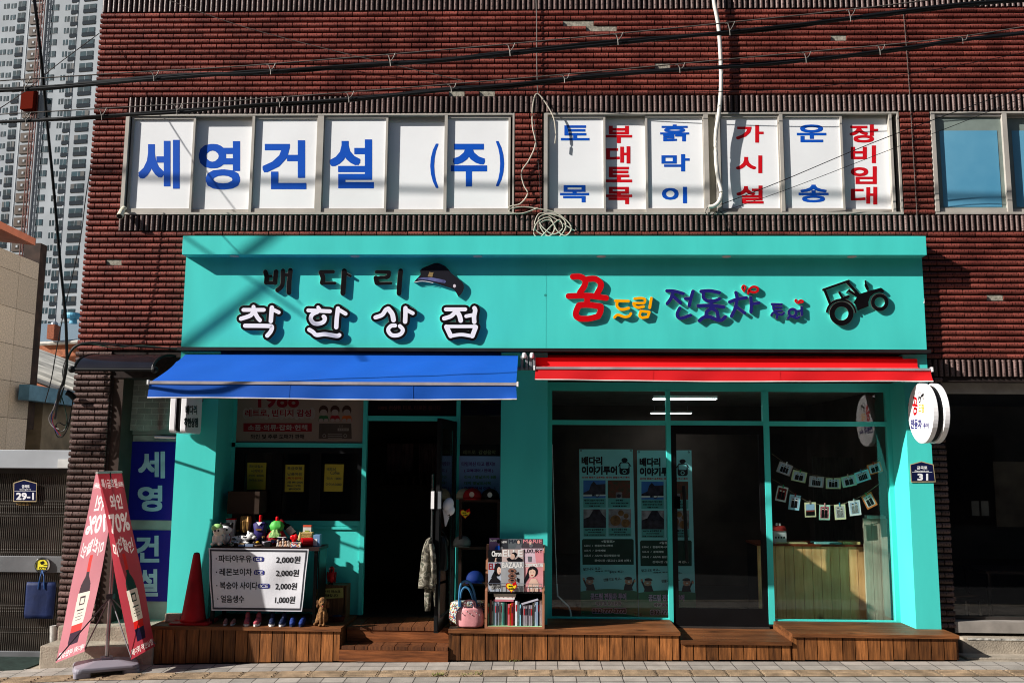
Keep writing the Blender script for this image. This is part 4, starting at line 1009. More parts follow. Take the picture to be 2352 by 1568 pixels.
def twin(mb, u0, u1, z0, z1, kind, rnd):
    mb.mi = 1; tbox(mb, u0-.04, u1+.04, z0-.04, z1+.04, 0, .05)
    if kind == 0:
        m_ = (u0+u1)/2
        mb.mi = 0; tbox(mb, u0, m_-.1, z0, z1, .06, .08); tbox(mb, m_+.1, u1, z0, z1, .06, .08)
    elif kind == 2:
        mb.mi = 0; tbox(mb, u0, u1, z0+.1, z1, .1, .12); mb.mi = 1; tbox(mb, (u0+u1)/2-.03, (u0+u1)/2+.03, z0+.1, z1, .12, .13)
    else:
        zz = z0+(z1-z0)*(.42 if kind == 3 else .38)
        mb.mi = 2; tbox(mb, u0, u1, z0, zz, .1, .16); mb.mi = 0; tbox(mb, u0, u1, zz+.05, z1, .1, .12)
        if rnd < .45: mb.mi = 3; k = (u1-u0)*.3; tbox(mb, *((u0, u0+k) if rnd < .2 else (u1-k, u1)), zz+.05, z1, .12, .125)
        mb.mi = 1; tbox(mb, (u0+u1)/2-.03, (u0+u1)/2+.03, zz, z1, .125, .135)
wl = []
for fl in range(-26, 9):
    for k0, k1, ya, yb, kind in cols:
        z1 = rb-ya*px2+fl*fl_h; z0 = rb-yb*px2+fl*fl_h
        wl.append((abs(fl+6), c0[k0], c0[k1], z0, z1, kind))
vis = sorted(wl, key=lambda q: q[0])
rest = MB(); rr = random.Random(3)
for i, q in enumerate(vis):
    rn = rr.random()
    if i < 98: m_ = MB(); twin(m_, *q[1:], rn); m_.build('window', [TG, TW2, TD, TBK], apt)
    else: twin(rest, *q[1:], rn)
o = rest.build('window', [TG, TW2, TD, TBK], apt); o['kind'] = 'stuff'
t = MB(); t2 = MB()
for fl in range(-26, 9):
    z = rb+fl*fl_h
    t.mi = 0; tbox(t, c0['d0'], c0['d1'], z-fl_h*.33, z+fl_h*.40, 0, .25); t.mi = 1; tbox(t, c0['d0']+.9, c0['d1']-.9, z-fl_h*.15, z+fl_h*.12, .25, .3)
    t.mi = 2; tbox(t, (c0['d0']+c0['d1'])/2-.2, (c0['d0']+c0['d1'])/2+.25, z-.1, z+.4, .3, .35)
t.build('stair_bay', [TBR, M('bay_dark', '2C2015', .7), TW2], apt)
hu0, hu1 = c0['h0'], c0['h1']
for u in (hu0, hu1, (hu0+hu1)/2): tbox(t2, u-.07, u+.07, zlo, zhi, .8, 1.0)
z = zlo
while z < zhi:
    tbox(t2, hu0, hu1, z, z+.1, .8, .95); t2.hexa([tpt(hu0, z+1.5, .95), tpt(hu0+.12, z+1.5, .95), tpt(hu1, z+.1, .95), tpt(hu1-.12, z+.1, .95), tpt(hu0, z+1.5, .85), tpt(hu0+.12, z+1.5, .85), tpt(hu1, z+.1, .85), tpt(hu1-.12, z+.1, .85)]); z += 1.5
hs = t2.build('hoist_mast', TRD, apt)
cz = tuv(75, 240)[1]; k = MB(); tbox(k, tuv(62, 240)[0], tuv(90, 240)[0], tuv(75, 258)[1], tuv(75, 215)[1], .4, 2.0); k.build('hoist_car', M('hoist_car_red', '541A12', .95, var=.02, spec=0), hs)
# ---- buildings across the street: seen only as dim reflections in the shop glass
for i, (xa, xb, hh, hx, lab) in enumerate(((-34, -14.5, 10.0, '6B5F55', 'low brown building across the street, left of the pair seen in the glass'), (-14, 9, 12.5, '6A5D50', 'plain brown building across the street opposite the shops'), (9.6, 34, 11.5, '60605E', 'grey building across the street on the far right'))):
    tb_ = thing('street_building', lab, 'building', (xa, -16, 0))
    MB().box(xa, xb, -26, -16, -.6, hh).build('wall', M('opposite_wall_%d' % i, hx, .8, var=.15, scale=1.5), tb_)
    x = xa+1
    while x < xb-2.2:
        MB().box(x, x+1.8, -16, -15.97, 4.2, 5.8).build('window', TD, tb_); MB().box(x, x+1.8, -16, -15.97, .3, 2.7).build('shop_window', TD, tb_); x += 3

# ================================================================== GATE, SIGN PLATES ON THE LEFT
gt = thing('metal_gate', 'grey ribbed metal gate left of the brown tiled pier', 'gate')
Yg = .16; xg0 = -6.6; xg1 = XA(152, 1250, Yg)
LM = M('painted_lintel', 'A9ADB2', .5, .1, var=.15, scale=1.2)
MB().box(xg0, XL2+.0, Yg-.12, Yg+.1, ZA(80, 1075, Yg-.12), ZA(80, 1033, Yg-.12)).build('lintel', LM, gt, bevel=.006)
MB().box(xg0, xg1, Yg-.02, Yg+.05, ZA(80, 1087, Yg), ZA(80, 1075, Yg)).build('top_rail', ALU_D, gt)
GB = M('weathered_steel', '55504B', .38, .6, var=.25, scale=3)
for y0, y1, nm in ((1276, 1313, 'middle_rail'), (1494, 1516, 'bottom_rail')):
    MB().box(xg0, xg1, Yg-.03, Yg+.05, ZA(80, y1, Yg), ZA(80, y0, Yg)).build(nm, M('gate_rail', '76777A', .45, .4, var=.15, scale=3), gt, bevel=.004)
bars = MB(); x = xg0+.02; k = 0
while x < xg1-.01:
    bars.tube([(x, Yg, ZA(80, 1494, Yg)), (x, Yg, ZA(80, 1313, Yg))], .0075, 6, cap=False); bars.tube([(x, Yg, ZA(80, 1276, Yg)), (x, Yg, ZA(80, 1087, Yg))], .0075, 6, cap=False)
    for py in (1150, 1157, 1164, 1178, 1185, 1262, 1268, 1390, 1397, 1404, 1440, 1452):
        z = ZA(80, py, Yg); bars.lathe([(.0075, -.008), (.0105, 0), (.0075, .008)], (x, Yg, z), 6)
    x += .0205; k += 1
bars.build('bars', GB, gt)
MB().box(xg0, xg1, Yg+.03, Yg+.05, -.2, ZA(80, 1080, Yg)).build('backing', M('gate_backing', '1B1918', .8), gt)
X0, X1, Z0, Z1 = rect(132, 1054, 158, 1074, Yg-.13); tag(MB().box(X0, X1, Yg-.128, Yg-.1205, Z0, Z1).build('meter_notice', M('notice_grey', 'C9C9C6', .6)), 'small blank grey notice on the lintel of the metal gate', 'notice')
# address plates
PN = M('plate_navy', '14193F', .3); PG = M('plate_gold_rim', 'C8B58E', .35, .2); PW = M('plate_white', 'E9E9EE', .4)
def plate(label, pts, Y, small, big, sb_, bb_, sub, subb):
    o = thing('address_plate', label, 'address plate', tuple(W(pts[0][0], pts[0][1], Y)), group='house number plates'); mp = pmap(Y)
    MB().prism(pts, mp, 0, .006).build('rim', PG, o)
    cx = sum(p[0] for p in pts)/len(pts); cy = sum(p[1] for p in pts)/len(pts)
    ins = [(cx+(p[0]-cx)*.93, cy+(p[1]-cy)*.91) for p in pts]; MB().prism(ins, mp, .005, .0075).build('face', PN, o)
    t_ = MB(); t_.text(small, *sb_, mp, .0085, bold=.35, dirs=4); t_.text(sub, *subb, mp, .0085, bold=.12, dirs=4); t_.text(big, *bb_, mp, .0085, bold=.9)
    y = sb_[3]+(bb_[1]-sb_[3])*.62; t_.rectf(ins[-1][0]+1, y, ins[2][0]-1, y+.7, mp, .0085)
    t_.build('lettering', PW, o)
plate('navy house number plate 31 on the right turquoise pilaster', [(2091, 1065), (2117, 1057), (2144, 1064), (2150, 1106), (2092, 1107)][:0] or [(2090, 1066), (2116, 1058.5), (2144, 1066), (2149, 1106.5), (2092, 1107)], YF-.004, '금곡로', '31', (2106, 1070, 2130, 1077.5), (2107, 1087, 2132, 1103), 'Geumgok-ro', (2101, 1079, 2133, 1083.5))
plate('navy house number plate 29-1 on the metal gate', [(31, 1108), (55, 1100.5), (85, 1109), (83.5, 1152), (30, 1151.5)], Yg-.03, '금곡로', '29-1', (50, 1113, 68, 1120.5), (37, 1130.5, 78, 1147.5), 'Geumgok-ro', (45, 1122, 71, 1125.5))
MB().text('W형 B동 231-1', 37, 1154, 71, 1160, pmap(Yg-.015), .0, bold=.3, dirs=4).build('old_number', M('ochre_lettering', '8A6B3E', .6), gt)
# CCTV disc and bag
o = thing('cctv_sign', 'round metal door knob plate with yellow CCTV sticker on the gate rail', 'sign', tuple(W(98, 1297, Yg-.05)))
p = W(98, 1297, Yg-.04); MB().lathe([(.078, .0), (.078, -.012), (.070, -.022), (.060, -.022), (.056, -.014)], p, 32, axis='y').build('disc', CHROME, o)
mp = pmap(Yg-.058); CY = M('sticker_yellow', 'E6D93A', .5)
MB().prism([(87, 1285), (109, 1285), (110, 1308), (86, 1307)], mp, 0, .0015).build('sticker', CY, o)
q = MB(); q.text('CCTV', 89, 1301, 108, 1306.5, mp, .003, bold=.3, dirs=4); q.flat([(91, 1291), (99, 1287), (103, 1292), (95, 1296)], mp, .003); q.stroke([(97, 1294), (101, 1297), (108, 1297)], 1.6, mp, .0028, .003, smooth=False); q.build('sticker_print', BLACK, o)
def loft(rows, seg=28, fold=0.0, fr=7, seed=1, capd=True):
    """closed cloth-like body: rows = [(z, x_left, x_right, y_centre, half_depth)]"""
    b = MB(); rnd = random.Random(seed); ph = rnd.uniform(0, 6); idx = []
    for k, (z, xl, xr, yc, hd) in enumerate(rows):
        cx, hw = (xl+xr)/2, (xr-xl)/2; row = []
        for j in range(seg):
            a = 2*math.pi*j/seg; c_, s_ = math.cos(a), math.sin(a)
            f_ = 1+fold*math.sin(fr*a+ph+k*.5)
            row.append(b.add([(cx+hw*abs(c_)**.8*(1 if c_ > 0 else -1), yc+hd*s_*f_, z+fold*.01*math.sin(3*a))])[0])
        idx.append(row)
    for k in range(len(rows)-1):
        for j in range(seg): b.face([idx[k][j], idx[k][(j+1) % seg], idx[k+1][(j+1) % seg], idx[k+1][j]])
    if capd: b.face(idx[0][::-1]); b.face(idx[-1])
    return b
def lrow(pxrows, Y, hd):
    r = []
    for (py, xl, xr, *e) in pxrows:
        r.append((ZA((xl+xr)/2, py, Y), XA(xl, py, Y), XA(xr, py, Y), Y, e[0] if e else hd))
    return r
BL = M('blue_bag', '14244F', .6, var=.15, scale=8, bump=.2, bscale=30)
bg_ = thing('cloth_bag', 'flat blue cloth bag tied below the yellow CCTV sign on the gate', 'bag')
P_(loft(lrow([(1336, 62, 128), (1345, 60, 129), (1380, 58, 126), (1410, 55, 123), (1419, 56, 122)], Yg-.06, .022), fold=.12), 'body', BL, bg_, smooth=True)
for sx in (-1, 1):
    a = W(97, 1308, Yg-.05); MB().tube([a, W(97+sx*4, 1322, Yg-.09), W(95+sx*6, 1340, Yg-.085), W(95+sx*7, 1352, Yg-.085)], .006, 6).build('strap', M('bag_strap_blue', '1F4F8C', .6), bg_)
tag(MB().cone(W(123, 1492, 0.02), W(123, 1436, 0.02), .034, .034, 14).build('drain_pipe', M('worn_white_pipe', 'B9B6B0', .6, var=.3, scale=15)), 'short worn white pipe stub beside the concrete steps', 'pipe')
mt = MB(); 
mt.box(-6.4, XA(74, 1510, -.3), -.45, .12, zg(-5, -.3)+.0, zg(-5, -.3)+.012); tag(mt.build('door_mat', M('green_mat', '24332E', .9, var=.2, scale=20)), 'thin green mat on the ground before the metal gate', 'mat')

# ================================================================== CABLES
def cable_pts(px, Y0, Y1, off=(0, 0)):
    x0, x1 = px[0][0], px[-1][0]
    return [tuple(W(x+off[0], y+off[1], Y0+(Y1-Y0)*(x-x0)/((x1-x0) or 1))) for x, y in px]
def bundle(px, mess, Y0, Y1, label, label2, seed, spots):
    rnd = random.Random(seed); o = thing('cable_bundle', label, 'cable', group='black cable bundles across the facade')
    for k in range(5):
        pts = [(x, y+rnd.uniform(-3.3, 3.3)) for x, y in px]; pts[0] = (px[0][0]-90, pts[0][1]+5); pts[-1] = (px[-1][0]+60, pts[-1][1]-6)
        MB().tube(cable_pts(pts, Y0+k*.012, Y1+k*.012), .0068+.002*rnd.random(), 8, smooth=5).build('cable', CABLE, o)
    mm = [(mess[0][0]-90, mess[0][1]+7)]+mess+[(mess[-1][0]+60, mess[-1][1]-7)]
    m_ = MB().tube(cable_pts(mm, Y0, Y1), .0030, 6, smooth=4).build('messenger_wire', WIRE, o)
    hg = M('hanger_wire', '7A7570', .5, .3)
    def at(line, x):
        for (a, ya), (b, yb) in zip(line, line[1:]):
            if a <= x <= b: return ya+(yb-ya)*(x-a)/(b-a)
        return line[-1][1]
    for sx in spots:
        f_ = lambda x, y: W(x, y, Y0+(Y1-Y0)*sx/2352-.02)
        h_ = MB().tube([f_(sx-8, at(mess, sx-8)+2), f_(sx-3, at(mess, sx)+3), f_(sx+1, at(px, sx)-4), f_(sx+2, at(px, sx)+7)], .0022, 6, smooth=4)
        h_.tube([f_(sx+1, at(px, sx)-3), f_(sx+8, at(mess, sx)+9), f_(sx+13, at(mess, sx+13)-1)], .0022, 6, smooth=4); h_.build('hanger', hg, m_)
bundle([(0, 208), (100, 202), (200, 194), (350, 180), (470, 172), (588, 166), (700, 161), (850, 149), (1000, 138), (1176, 122), (1420, 97), (1764, 67), (2000, 37), (2200, 13), (2352, 2)],
       [(0, 186), (300, 167), (588, 150), (1176, 101), (1764, 43), (2060, 10), (2352, -28)], -4.8, -5.0, 'upper black cable bundle with hanger wire crossing the top of the facade', '', 5, [56, 352, 620, 895, 1170, 1418, 1675, 1952])
bundle([(0, 280), (100, 277), (230, 269), (400, 257), (588, 244), (800, 229), (1000, 208), (1176, 197), (1400, 172), (1764, 147), (2050, 117), (2200, 95), (2352, 76)],
       [(0, 263), (400, 240), (588, 228), (1176, 182), (1764, 128), (2150, 92), (2352, 62)], -4.4, -4.6, 'lower black cable bundle crossing just above the upstairs windows', '', 9, [58, 232, 405, 641, 800, 1035, 1295, 1560, 1850, 2020, 2210])
def wire(name, label, px, Y0, Y1, r, mat, smooth=5, group=None, n=7):
    x0 = 0; pts = []
    for k, (x, y) in enumerate(px): pts.append(tuple(W(x, y, Y0+(Y1-Y0)*k/(len(px)-1))))
    return tag(MB().tube(pts, r, n, smooth=smooth).build(name, mat), label, 'cable', group)
wire('drop_cable', 'thick black cable dropping steeply past the apartment tower on the left', [(76, -20), (84, 40), (97, 160), (110, 300), (124, 440), (138, 600), (150, 720), (153, 790), (153, 840), (146, 875), (136, 900), (131, 930), (127, 960)], -2.6, -.2, .0125, CABLE, n=8)
wire('thin_cable', 'thin black cable hanging from the roof line beside the tower', [(208, 385), (196, 460), (186, 540), (165, 640), (150, 700), (132, 790), (118, 870), (103, 925)], -.3, -.3, .005, CABLE)
wire('thin_cable', 'thin grey wire slanting up across the tower to the building corner', [(-20, 262), (50, 215), (130, 150), (228, 77)], -1.2, -.1, .0045, WIRE)
for k, (off, c_, lab) in enumerate(((0, CABLE, 'black service cable looping over the dark canopy to the signboard, thickest strand'), (5, M('green_cable', '1C3A30', .5), 'dark green service cable looping over the dark canopy to the signboard'), (-4, CABLE, 'thin black service cable looping over the dark canopy, uppermost strand'))):
    wire('service_cable', lab, [(133+off, 925), (146, 890), (148+off, 850), (156, 820+off), (172, 796+off*.5), (205, 787+off*.4), (260, 793+off), (330, 796-off*.5), (415, 801+off*.6)], -.22, -.06, (.0085, .006, .005)[k], c_, group='service cables over the canopy')
for k, (h_, pts) in enumerate((('C7C3BE', [(131, 915), (122, 940), (112, 960), (120, 978), (135, 985)]), ('9A2E38', [(133, 917), (127, 945), (120, 965), (128, 985), (140, 1000)]), ('24408A', [(135, 915), (124, 935), (118, 958), (124, 980), (134, 998)]), ('1C3A30', [(140, 905), (150, 940), (154, 965), (150, 985)]))):
    nm = ('white', 'red', 'blue', 'green')[k]
    wire('loose_wire', 'thin %s wire dangling from the cable knot beside the brown pier' % nm, pts, -.2, -.18, .0045, M('wire_'+nm, h_, .5), group='loose wires at the pier')
wire('loose_wire', 'tangle of black wire loops hanging at the edge of the brown pier', [(128, 975), (136, 990), (150, 985), (160, 960), (166, 930), (168, 915), (164, 940), (158, 975), (146, 1000), (133, 1003), (126, 985), (134, 970), (152, 976), (162, 950)], -.18, -.14, .005, CABLE, group='loose wires at the pier')
wire('cable_box', 'black junction lump on the edge of the pier where the wires meet', [(152, 900), (162, 905), (172, 916)], -.1, -.06, .03, CABLE)
wire('white_conduit', 'thick white conduit hanging down the facade between the lettered windows', [(1636, -30), (1641, 10), (1650, 60), (1655, 130), (1656, 200), (1651, 262), (1644, 310), (1645, 370), (1650, 410), (1657, 440), (1652, 462), (1640, 473), (1628, 475)], -.10, -.045, .0205, M('white_conduit', 'CFCBC4', .5, var=.05), n=12)
wire('grey_wire', 'thin grey wire running down the middle of the facade to the white loop', [(1231, -20), (1233, 60), (1233, 140), (1235, 214)], -.05, -.05, .006, WIRE)
WC = M('cream_cord', 'BDB5A6', .6)
wire('looped_cord', 'white cord looping down between the two window groups into a coil', [(1275, 330), (1276, 300), (1268, 262), (1236, 216), (1224, 240), (1223, 290), (1230, 330), (1215, 368), (1198, 395), (1203, 425), (1212, 445), (1195, 468), (1170, 475), (1172, 488), (1200, 490), (1235, 478)], -.05, -.06, .007, WC)
coil = [(1170, 480), (1200, 475), (1240, 480), (1280, 490), (1312, 520), (1300, 541), (1280, 530), (1262, 500), (1235, 510), (1226, 535), (1240, 545), (1265, 520), (1285, 505), (1292, 525), (1270, 538), (1245, 520), (1238, 500), (1260, 492), (1290, 500), (1300, 520), (1282, 545), (1255, 540), (1240, 515), (1260, 505), (1275, 520), (1262, 542), (1232, 530), (1230, 505), (1250, 490), (1320, 530)]
wire('cord_coil', 'tangled coil of white cord lying on the brown tile ledge above the signboard', coil, -.06, -.05, .0062, WC)
wire('dark_wire', 'thin dark wire falling along the brick pier between the window groups', [(1232, 218), (1228, 280), (1234, 350), (1240, 420), (1242, 500), (1246, 535)], -.03, -.03, .0035, CABLE)
wire('thin_cable', 'thin black wire slanting across the right windows, upper of two', [(1655, 470), (1790, 418), (2000, 330), (2200, 255), (2400, 185)], -.05, -.6, .0042, CABLE, group='slanting wires over the right windows')
wire('thin_cable', 'thin black wire slanting across the right windows, lower of two', [(1640, 492), (1800, 438), (2060, 338), (2200, 285), (2400, 205)], -.05, -.6, .003, CABLE, group='slanting wires over the right windows')
wire('thin_cable', 'thin wire running down the right side of the facade past the brick pier', [(2074, 20), (2082, 110), (2091, 240), (2098, 360), (2108, 520)], -.03, -.03, .0035, WIRE)
wire('thin_cable', 'faint thin wire sagging across the red tiles above the right windows', [(1160, 205), (1400, 212), (1800, 206), (2100, 168), (2370, 118)], -.10, -.3, .0035, CABLE)
wire('thin_cable', 'faint thin wire slanting down across the upper left red tiles', [(390, 2), (560, 62), (800, 125), (1060, 185)], -.3, -.06, .0035, WIRE)
wire('thin_cable', 'black wire curl hanging at the foot of the white conduit', [(1626, 476), (1620, 488), (1632, 495), (1648, 485), (1660, 492), (1675, 530), (1690, 535)], -.04, -.03, .0035, CABLE)
# cables outside the frame whose soft shadows cross the signboard and the blue awning
def shadow_cable(label, a, b, dist, r, Ya=YF, Yb=YF):
    A_ = W(*a, Ya)+SUN*dist; B2 = W(*b, Yb)+SUN*dist; d = (B2-A_)
    pts = [A_-d*.08, A_, A_+d*.5, B2, B2+d*1.0]
    o = tag(MB().tube(pts, r, 8).build('overhead_cable', CABLE), label, 'cable')
shadow_cable('heavy overhead cable bundle to the left, above and outside the frame', (720, 573), (431, 791), 7.0, .026)
shadow_cable('overhead cable further left, above and outside the frame', (500, 590), (730, 747), 8.0, .014)
shadow_cable('overhead cable high above the frame, shading the upstairs windows', (290, 402), (2040, 442), 7.5, .019, 0, 0)
# CCTV camera
cc = thing('security_camera', 'small cream security camera at the lower left corner of the upstairs windows', 'camera')
a = W(286, 479, -.04); MB().ball((a.x, -.05, a.z), .028, .028, .022).build('bracket', M('camera_cream', 'D8D2BC', .5), cc)
b1, b2 = W(281, 484, -.07), W(275, 497, -.13); bdy = MB().cone(b1, b2, .03, .034, 16).build('body', M('camera_cream', 'D8D2BC', .5), cc, smooth=False)
MB().cone(b2, b2+(b2-b1)*.05, .026, .026, 16).build('lens', BLACK, cc)
# dark canopy over the side door
cp = thing('door_canopy', 'curved dark polycarbonate canopy above the grey side door', 'canopy')
Xc0, Xc1 = XA(188, 815, -.05), XA(412, 800, -.05); zc1 = ZA(300, 816, -.03); Xd0, Xd1 = XA(170, 847, -.55), XA(362, 850, -.55)
zc0 = ZA(260, 846, -.55)
g = MB(); n = 12; idx = []
for k in range(n+1):
    t_ = k/n; y = -.02-.53*math.sin(t_*math.pi/2*.96); z = zc1+(zc0-zc1)*(1-math.cos(t_*math.pi/2)); idx.append(g.add([(Xd0+.02, y, z), (Xc1-.04, y, z)]))
for k in range(n): g.face([idx[k][0], idx[k][1], idx[k+1][1], idx[k+1][0]])
g.build('sheet', M('smoked_polycarbonate', '1B191E', .12, spec=.6), cp, smooth=True)
for xx in (Xd0, Xc1-.05):
    MB().tube([(xx, -.02-.53*math.sin(k/8*math.pi/2*.96), zc1-.005+(zc0-zc1)*(1-math.cos(k/8*math.pi/2))) for k in range(9)], .014, 8).build('arm', BLACK, cp)
MB().tube([(Xd0-.03, -.55, zc0-.01), (Xc1-.0, -.55, zc0-.01)], .018, 10).build('front_tube', BLACK, cp)
for xx in (Xd0-.02, Xc1-.03): MB().ball((xx, -.55, zc0-.01), .034).build('tube_end', BLACK, cp)
# ================================================================== THINGS ON AND AROUND THE SHOPS
# ---- projecting signs
def loop3(pts, mp, l): return [mp(x, y, l) for x, y in pts]
GLOSSW = M('glossy_white_plastic', 'F2F0F2', .18, var=.01, spec=.6)
def flag_sign(name, label, shape, xface, xback, n_split, Yn, Yf_, Z0, Z1, kind):
    """two shallow light boxes back to back on a dark core; faces look along -x / +x, tilted as mounted"""
    return None
# round sign: two discs on an axis that runs along the wall, faces turned slightly to the street
rs = thing('round_sign', 'round white projecting sign with red, yellow and blue lettering on the right pilaster', 'sign')
Yc = -.43
cL = W(2113, 949, Yc); Rr = (ZA(2122, 880, Yc)-ZA(2122, 1018, Yc))/2
phi = 0.0; ax = Vector((-math.cos(phi-.0), -math.sin(phi), 0)).normalized()          # direction of the left face
up = Vector((0, 0, 1)); sd = ax.cross(up).normalized()
def dsk(mb, c, r0, r1, t0, t1, n=48):
    prof = [(0.001, t0)] + [(r0*.97, t0), (r0, t0+.006 if t1 > t0 else t0-.006), (r1, t1-.006 if t1 > t0 else t1+.006), (r1*.97, t1), (.001, t1)]
    rows = []
    for r, h in prof: rows.append(mb.add([c+ax*h+(sd*math.cos(2*math.pi*k/n)+up*math.sin(2*math.pi*k/n))*r for k in range(n)]))
    for a, b in zip(rows, rows[1:]):
        for k in range(n): mb.face([a[k], a[(k+1) % n], b[(k+1) % n], b[k]])
c0_ = cL
dsk(m_ := MB(), c0_, Rr, Rr, 0, -.055); m_.build('light_box', GLOSSW, rs, smooth=False)
dsk(m_ := MB(), c0_, Rr*.93, Rr*.93, -.0555, -.105); m_.build('core', BLACK, rs)
dsk(m_ := MB(), c0_, Rr, Rr, -.1055, -.16); m_.build('light_box', GLOSSW, rs)
def fmap(u, v, l=0.0): return c0_+sd*u*(1 if sd.x > 0 else -1)*Rr-up*v*Rr+ax*(.0012+l)
def fcrop(px, py): return ((px-2120.5)/(31.0), (py-949)/(69.0))
def onplaneX(x, y, X):
    d = ray(x, y); return CAM+d*((X-CAM.x)/d.x)
def mpF(x, y, l=0.0): return onplaneX(x, y, c0_.x)+ax*(.0012+l*3)
SX = .5
t = MB(); t.mi = 0
tt = [([(232, 165), (360, 165), (450, 225), (445, 320), (360, 450)], 108), ([(500, 208), (640, 205), (735, 285), (725, 370), (665, 480)], 108), ([(152, 515), (500, 508), (835, 550)], 104), ([(490, 540), (490, 650)], 108), ([(345, 680), (500, 672), (735, 702)], 108), ([(335, 690), (290, 800), (295, 880), (360, 920)], 108), ([(355, 922), (520, 922), (690, 880)], 106), ([(740, 715), (728, 800), (690, 875)], 108)]
def sub(x0, y0, x1, y1, sx0, sy0, sx1, sy1):
    return lambda x, y, l=0.0: mpF(x0+(x-sx0)/(sx1-sx0)*(x1-x0), y0+(y-sy0)/(sy1-sy0)*(y1-y0), l)
q = sub(2096, 910, 2108, 953, 90, 110, 900, 980)
for pts, wd in tt: t.stroke(pts, wd*1.15, q, 0, 0)
t.text('드림', 2109, 930, 2123, 947, mpF, .0002, bold=.0) if False else None
t.build('lettering', RF, rs)
def glyphm(mb, s_, x0, y0, x1, y1, b=.35, dirs=6):
    vs, fs = glyphs(s_)
    for k, (ox, oy) in enumerate([(0, 0)]+[(b*.45*math.cos(2*math.pi*j/dirs), b*math.sin(2*math.pi*j/dirs)) for j in range(dirs)]):
        i = mb.add([mpF(x0+a*(x1-x0)+ox, y0+c_*(y1-y0)+oy, .0001+k*.00003) for a, c_ in vs])
        for f_ in fs: mb.face([i[j] for j in f_])
t = MB(); glyphm(t, '드림', 2110, 928, 2122, 946, .6); t.build('lettering', YFc, rs)
t = MB(); glyphm(t, '전동차', 2092, 963, 2117, 984, .9); glyphm(t, '투어', 2121, 971, 2133, 983, .5); t.build('lettering', NF, rs)
t = MB(); qt = sub(2108, 898, 2123, 925, 960, 140, 2030, 870)
for pts, wd in [([(990, 308), (1392, 168)], 34), ([(1018, 325), (1095, 520)], 42), ([(1368, 190), (1535, 375)], 46), (arc(1272, 690, 228, 170, 8), 36), ([(1500, 480), (1700, 400), (1900, 320)], 130), ([(1660, 200), (1700, 350)], 40)]: t.stroke(pts, wd, qt, 0, 0)
t.ring(1278, 680, 188, 108, qt, 0, 0); t.ring(1877, 505, 138, 80, qt, 0, 0); t.build('tractor_mark', BF, rs)
MB().tube([c0_-ax*.08+Vector((0, 0, .1)), Vector((c0_.x+.04, YF-.002, c0_.z+.1))], .018, 8).build('bracket', BLACK, rs)
MB().tube([c0_-ax*.08-Vector((0, 0, .12)), Vector((c0_.x+.04, YF-.002, c0_.z-.12))], .018, 8).build('bracket', BLACK, rs)
# rounded rectangular sign on the left pilaster
fs_ = thing('flag_sign', 'white rounded projecting sign with black lettering hanging below the blue awning', 'sign')
Yl = -.35
def rr(x0, y0, x1, y1, r, n=5):
    p = []
    for cx, cy, a0 in ((x1-r, y0+r, -90), (x1-r, y1-r, 0), (x0+r, y1-r, 90), (x0+r, y0+r, 180)):
        p += [(cx+r*math.cos(math.radians(a0+90*k/n)), cy+r*math.sin(math.radians(a0+90*k/n))) for k in range(n+1)]
    return p
th = 0.0; axl = Vector((math.cos(th), -math.sin(th), 0)); sdl = Vector((math.sin(th), math.cos(th), 0))
oc = W(439.5, 944, Yl); oc.x = -3.312            # centre of the right-hand face
Hh = (ZA(440, 893, Yl)-ZA(440, 995, Yl))/2; Wh = .20
def boxr(t0, t1, s, mat, name):
    m_ = MB(); pts = rr(-Wh*s, -Hh*s, Wh*s, Hh*s, .035)
    m_.prism(pts, lambda u, v, l: oc+sdl*u+up*v+axl*l, t0, t1, back=True); return m_.build(name, mat, fs_, bevel=.006)
boxr(-.055, 0, 1, GLOSSW, 'light_box'); boxr(-.105, -.0555, .93, BLACK, 'core'); boxr(-.16, -.1055, 1, GLOSSW, 'light_box')
def mL(x, y, l=0.0): return onplaneX(x, y, oc.x)+axl*(.0012+l)
t = MB()
def gly(mb, s_, x0, y0, x1, y1, b, mpx, dirs=6):
    vs, fs = glyphs(s_)
    for k, (ox, oy) in enumerate([(0, 0)]+[(b*.5*math.cos(2*math.pi*j/dirs), b*math.sin(2*math.pi*j/dirs)) for j in range(dirs)]):
        i = mb.add([mpx(x0+a*(x1-x0)+ox, y0+c_*(y1-y0)+oy, .0001+k*.00003) for a, c_ in vs])
        for f_ in fs: mb.face([i[j] for j in f_])
gly(t, '배다리', 426, 931, 452, 951, .9, mL); gly(t, '착한상점', 423, 960, 454, 980, 1.3, mL); t.build('lettering', BF, fs_)
MB().tube([oc-axl*.08+Vector((.0, .06, .12)), Vector((oc.x-.02, YF-.002, oc.z+.12))], .016, 8).build('bracket', BLACK, fs_)

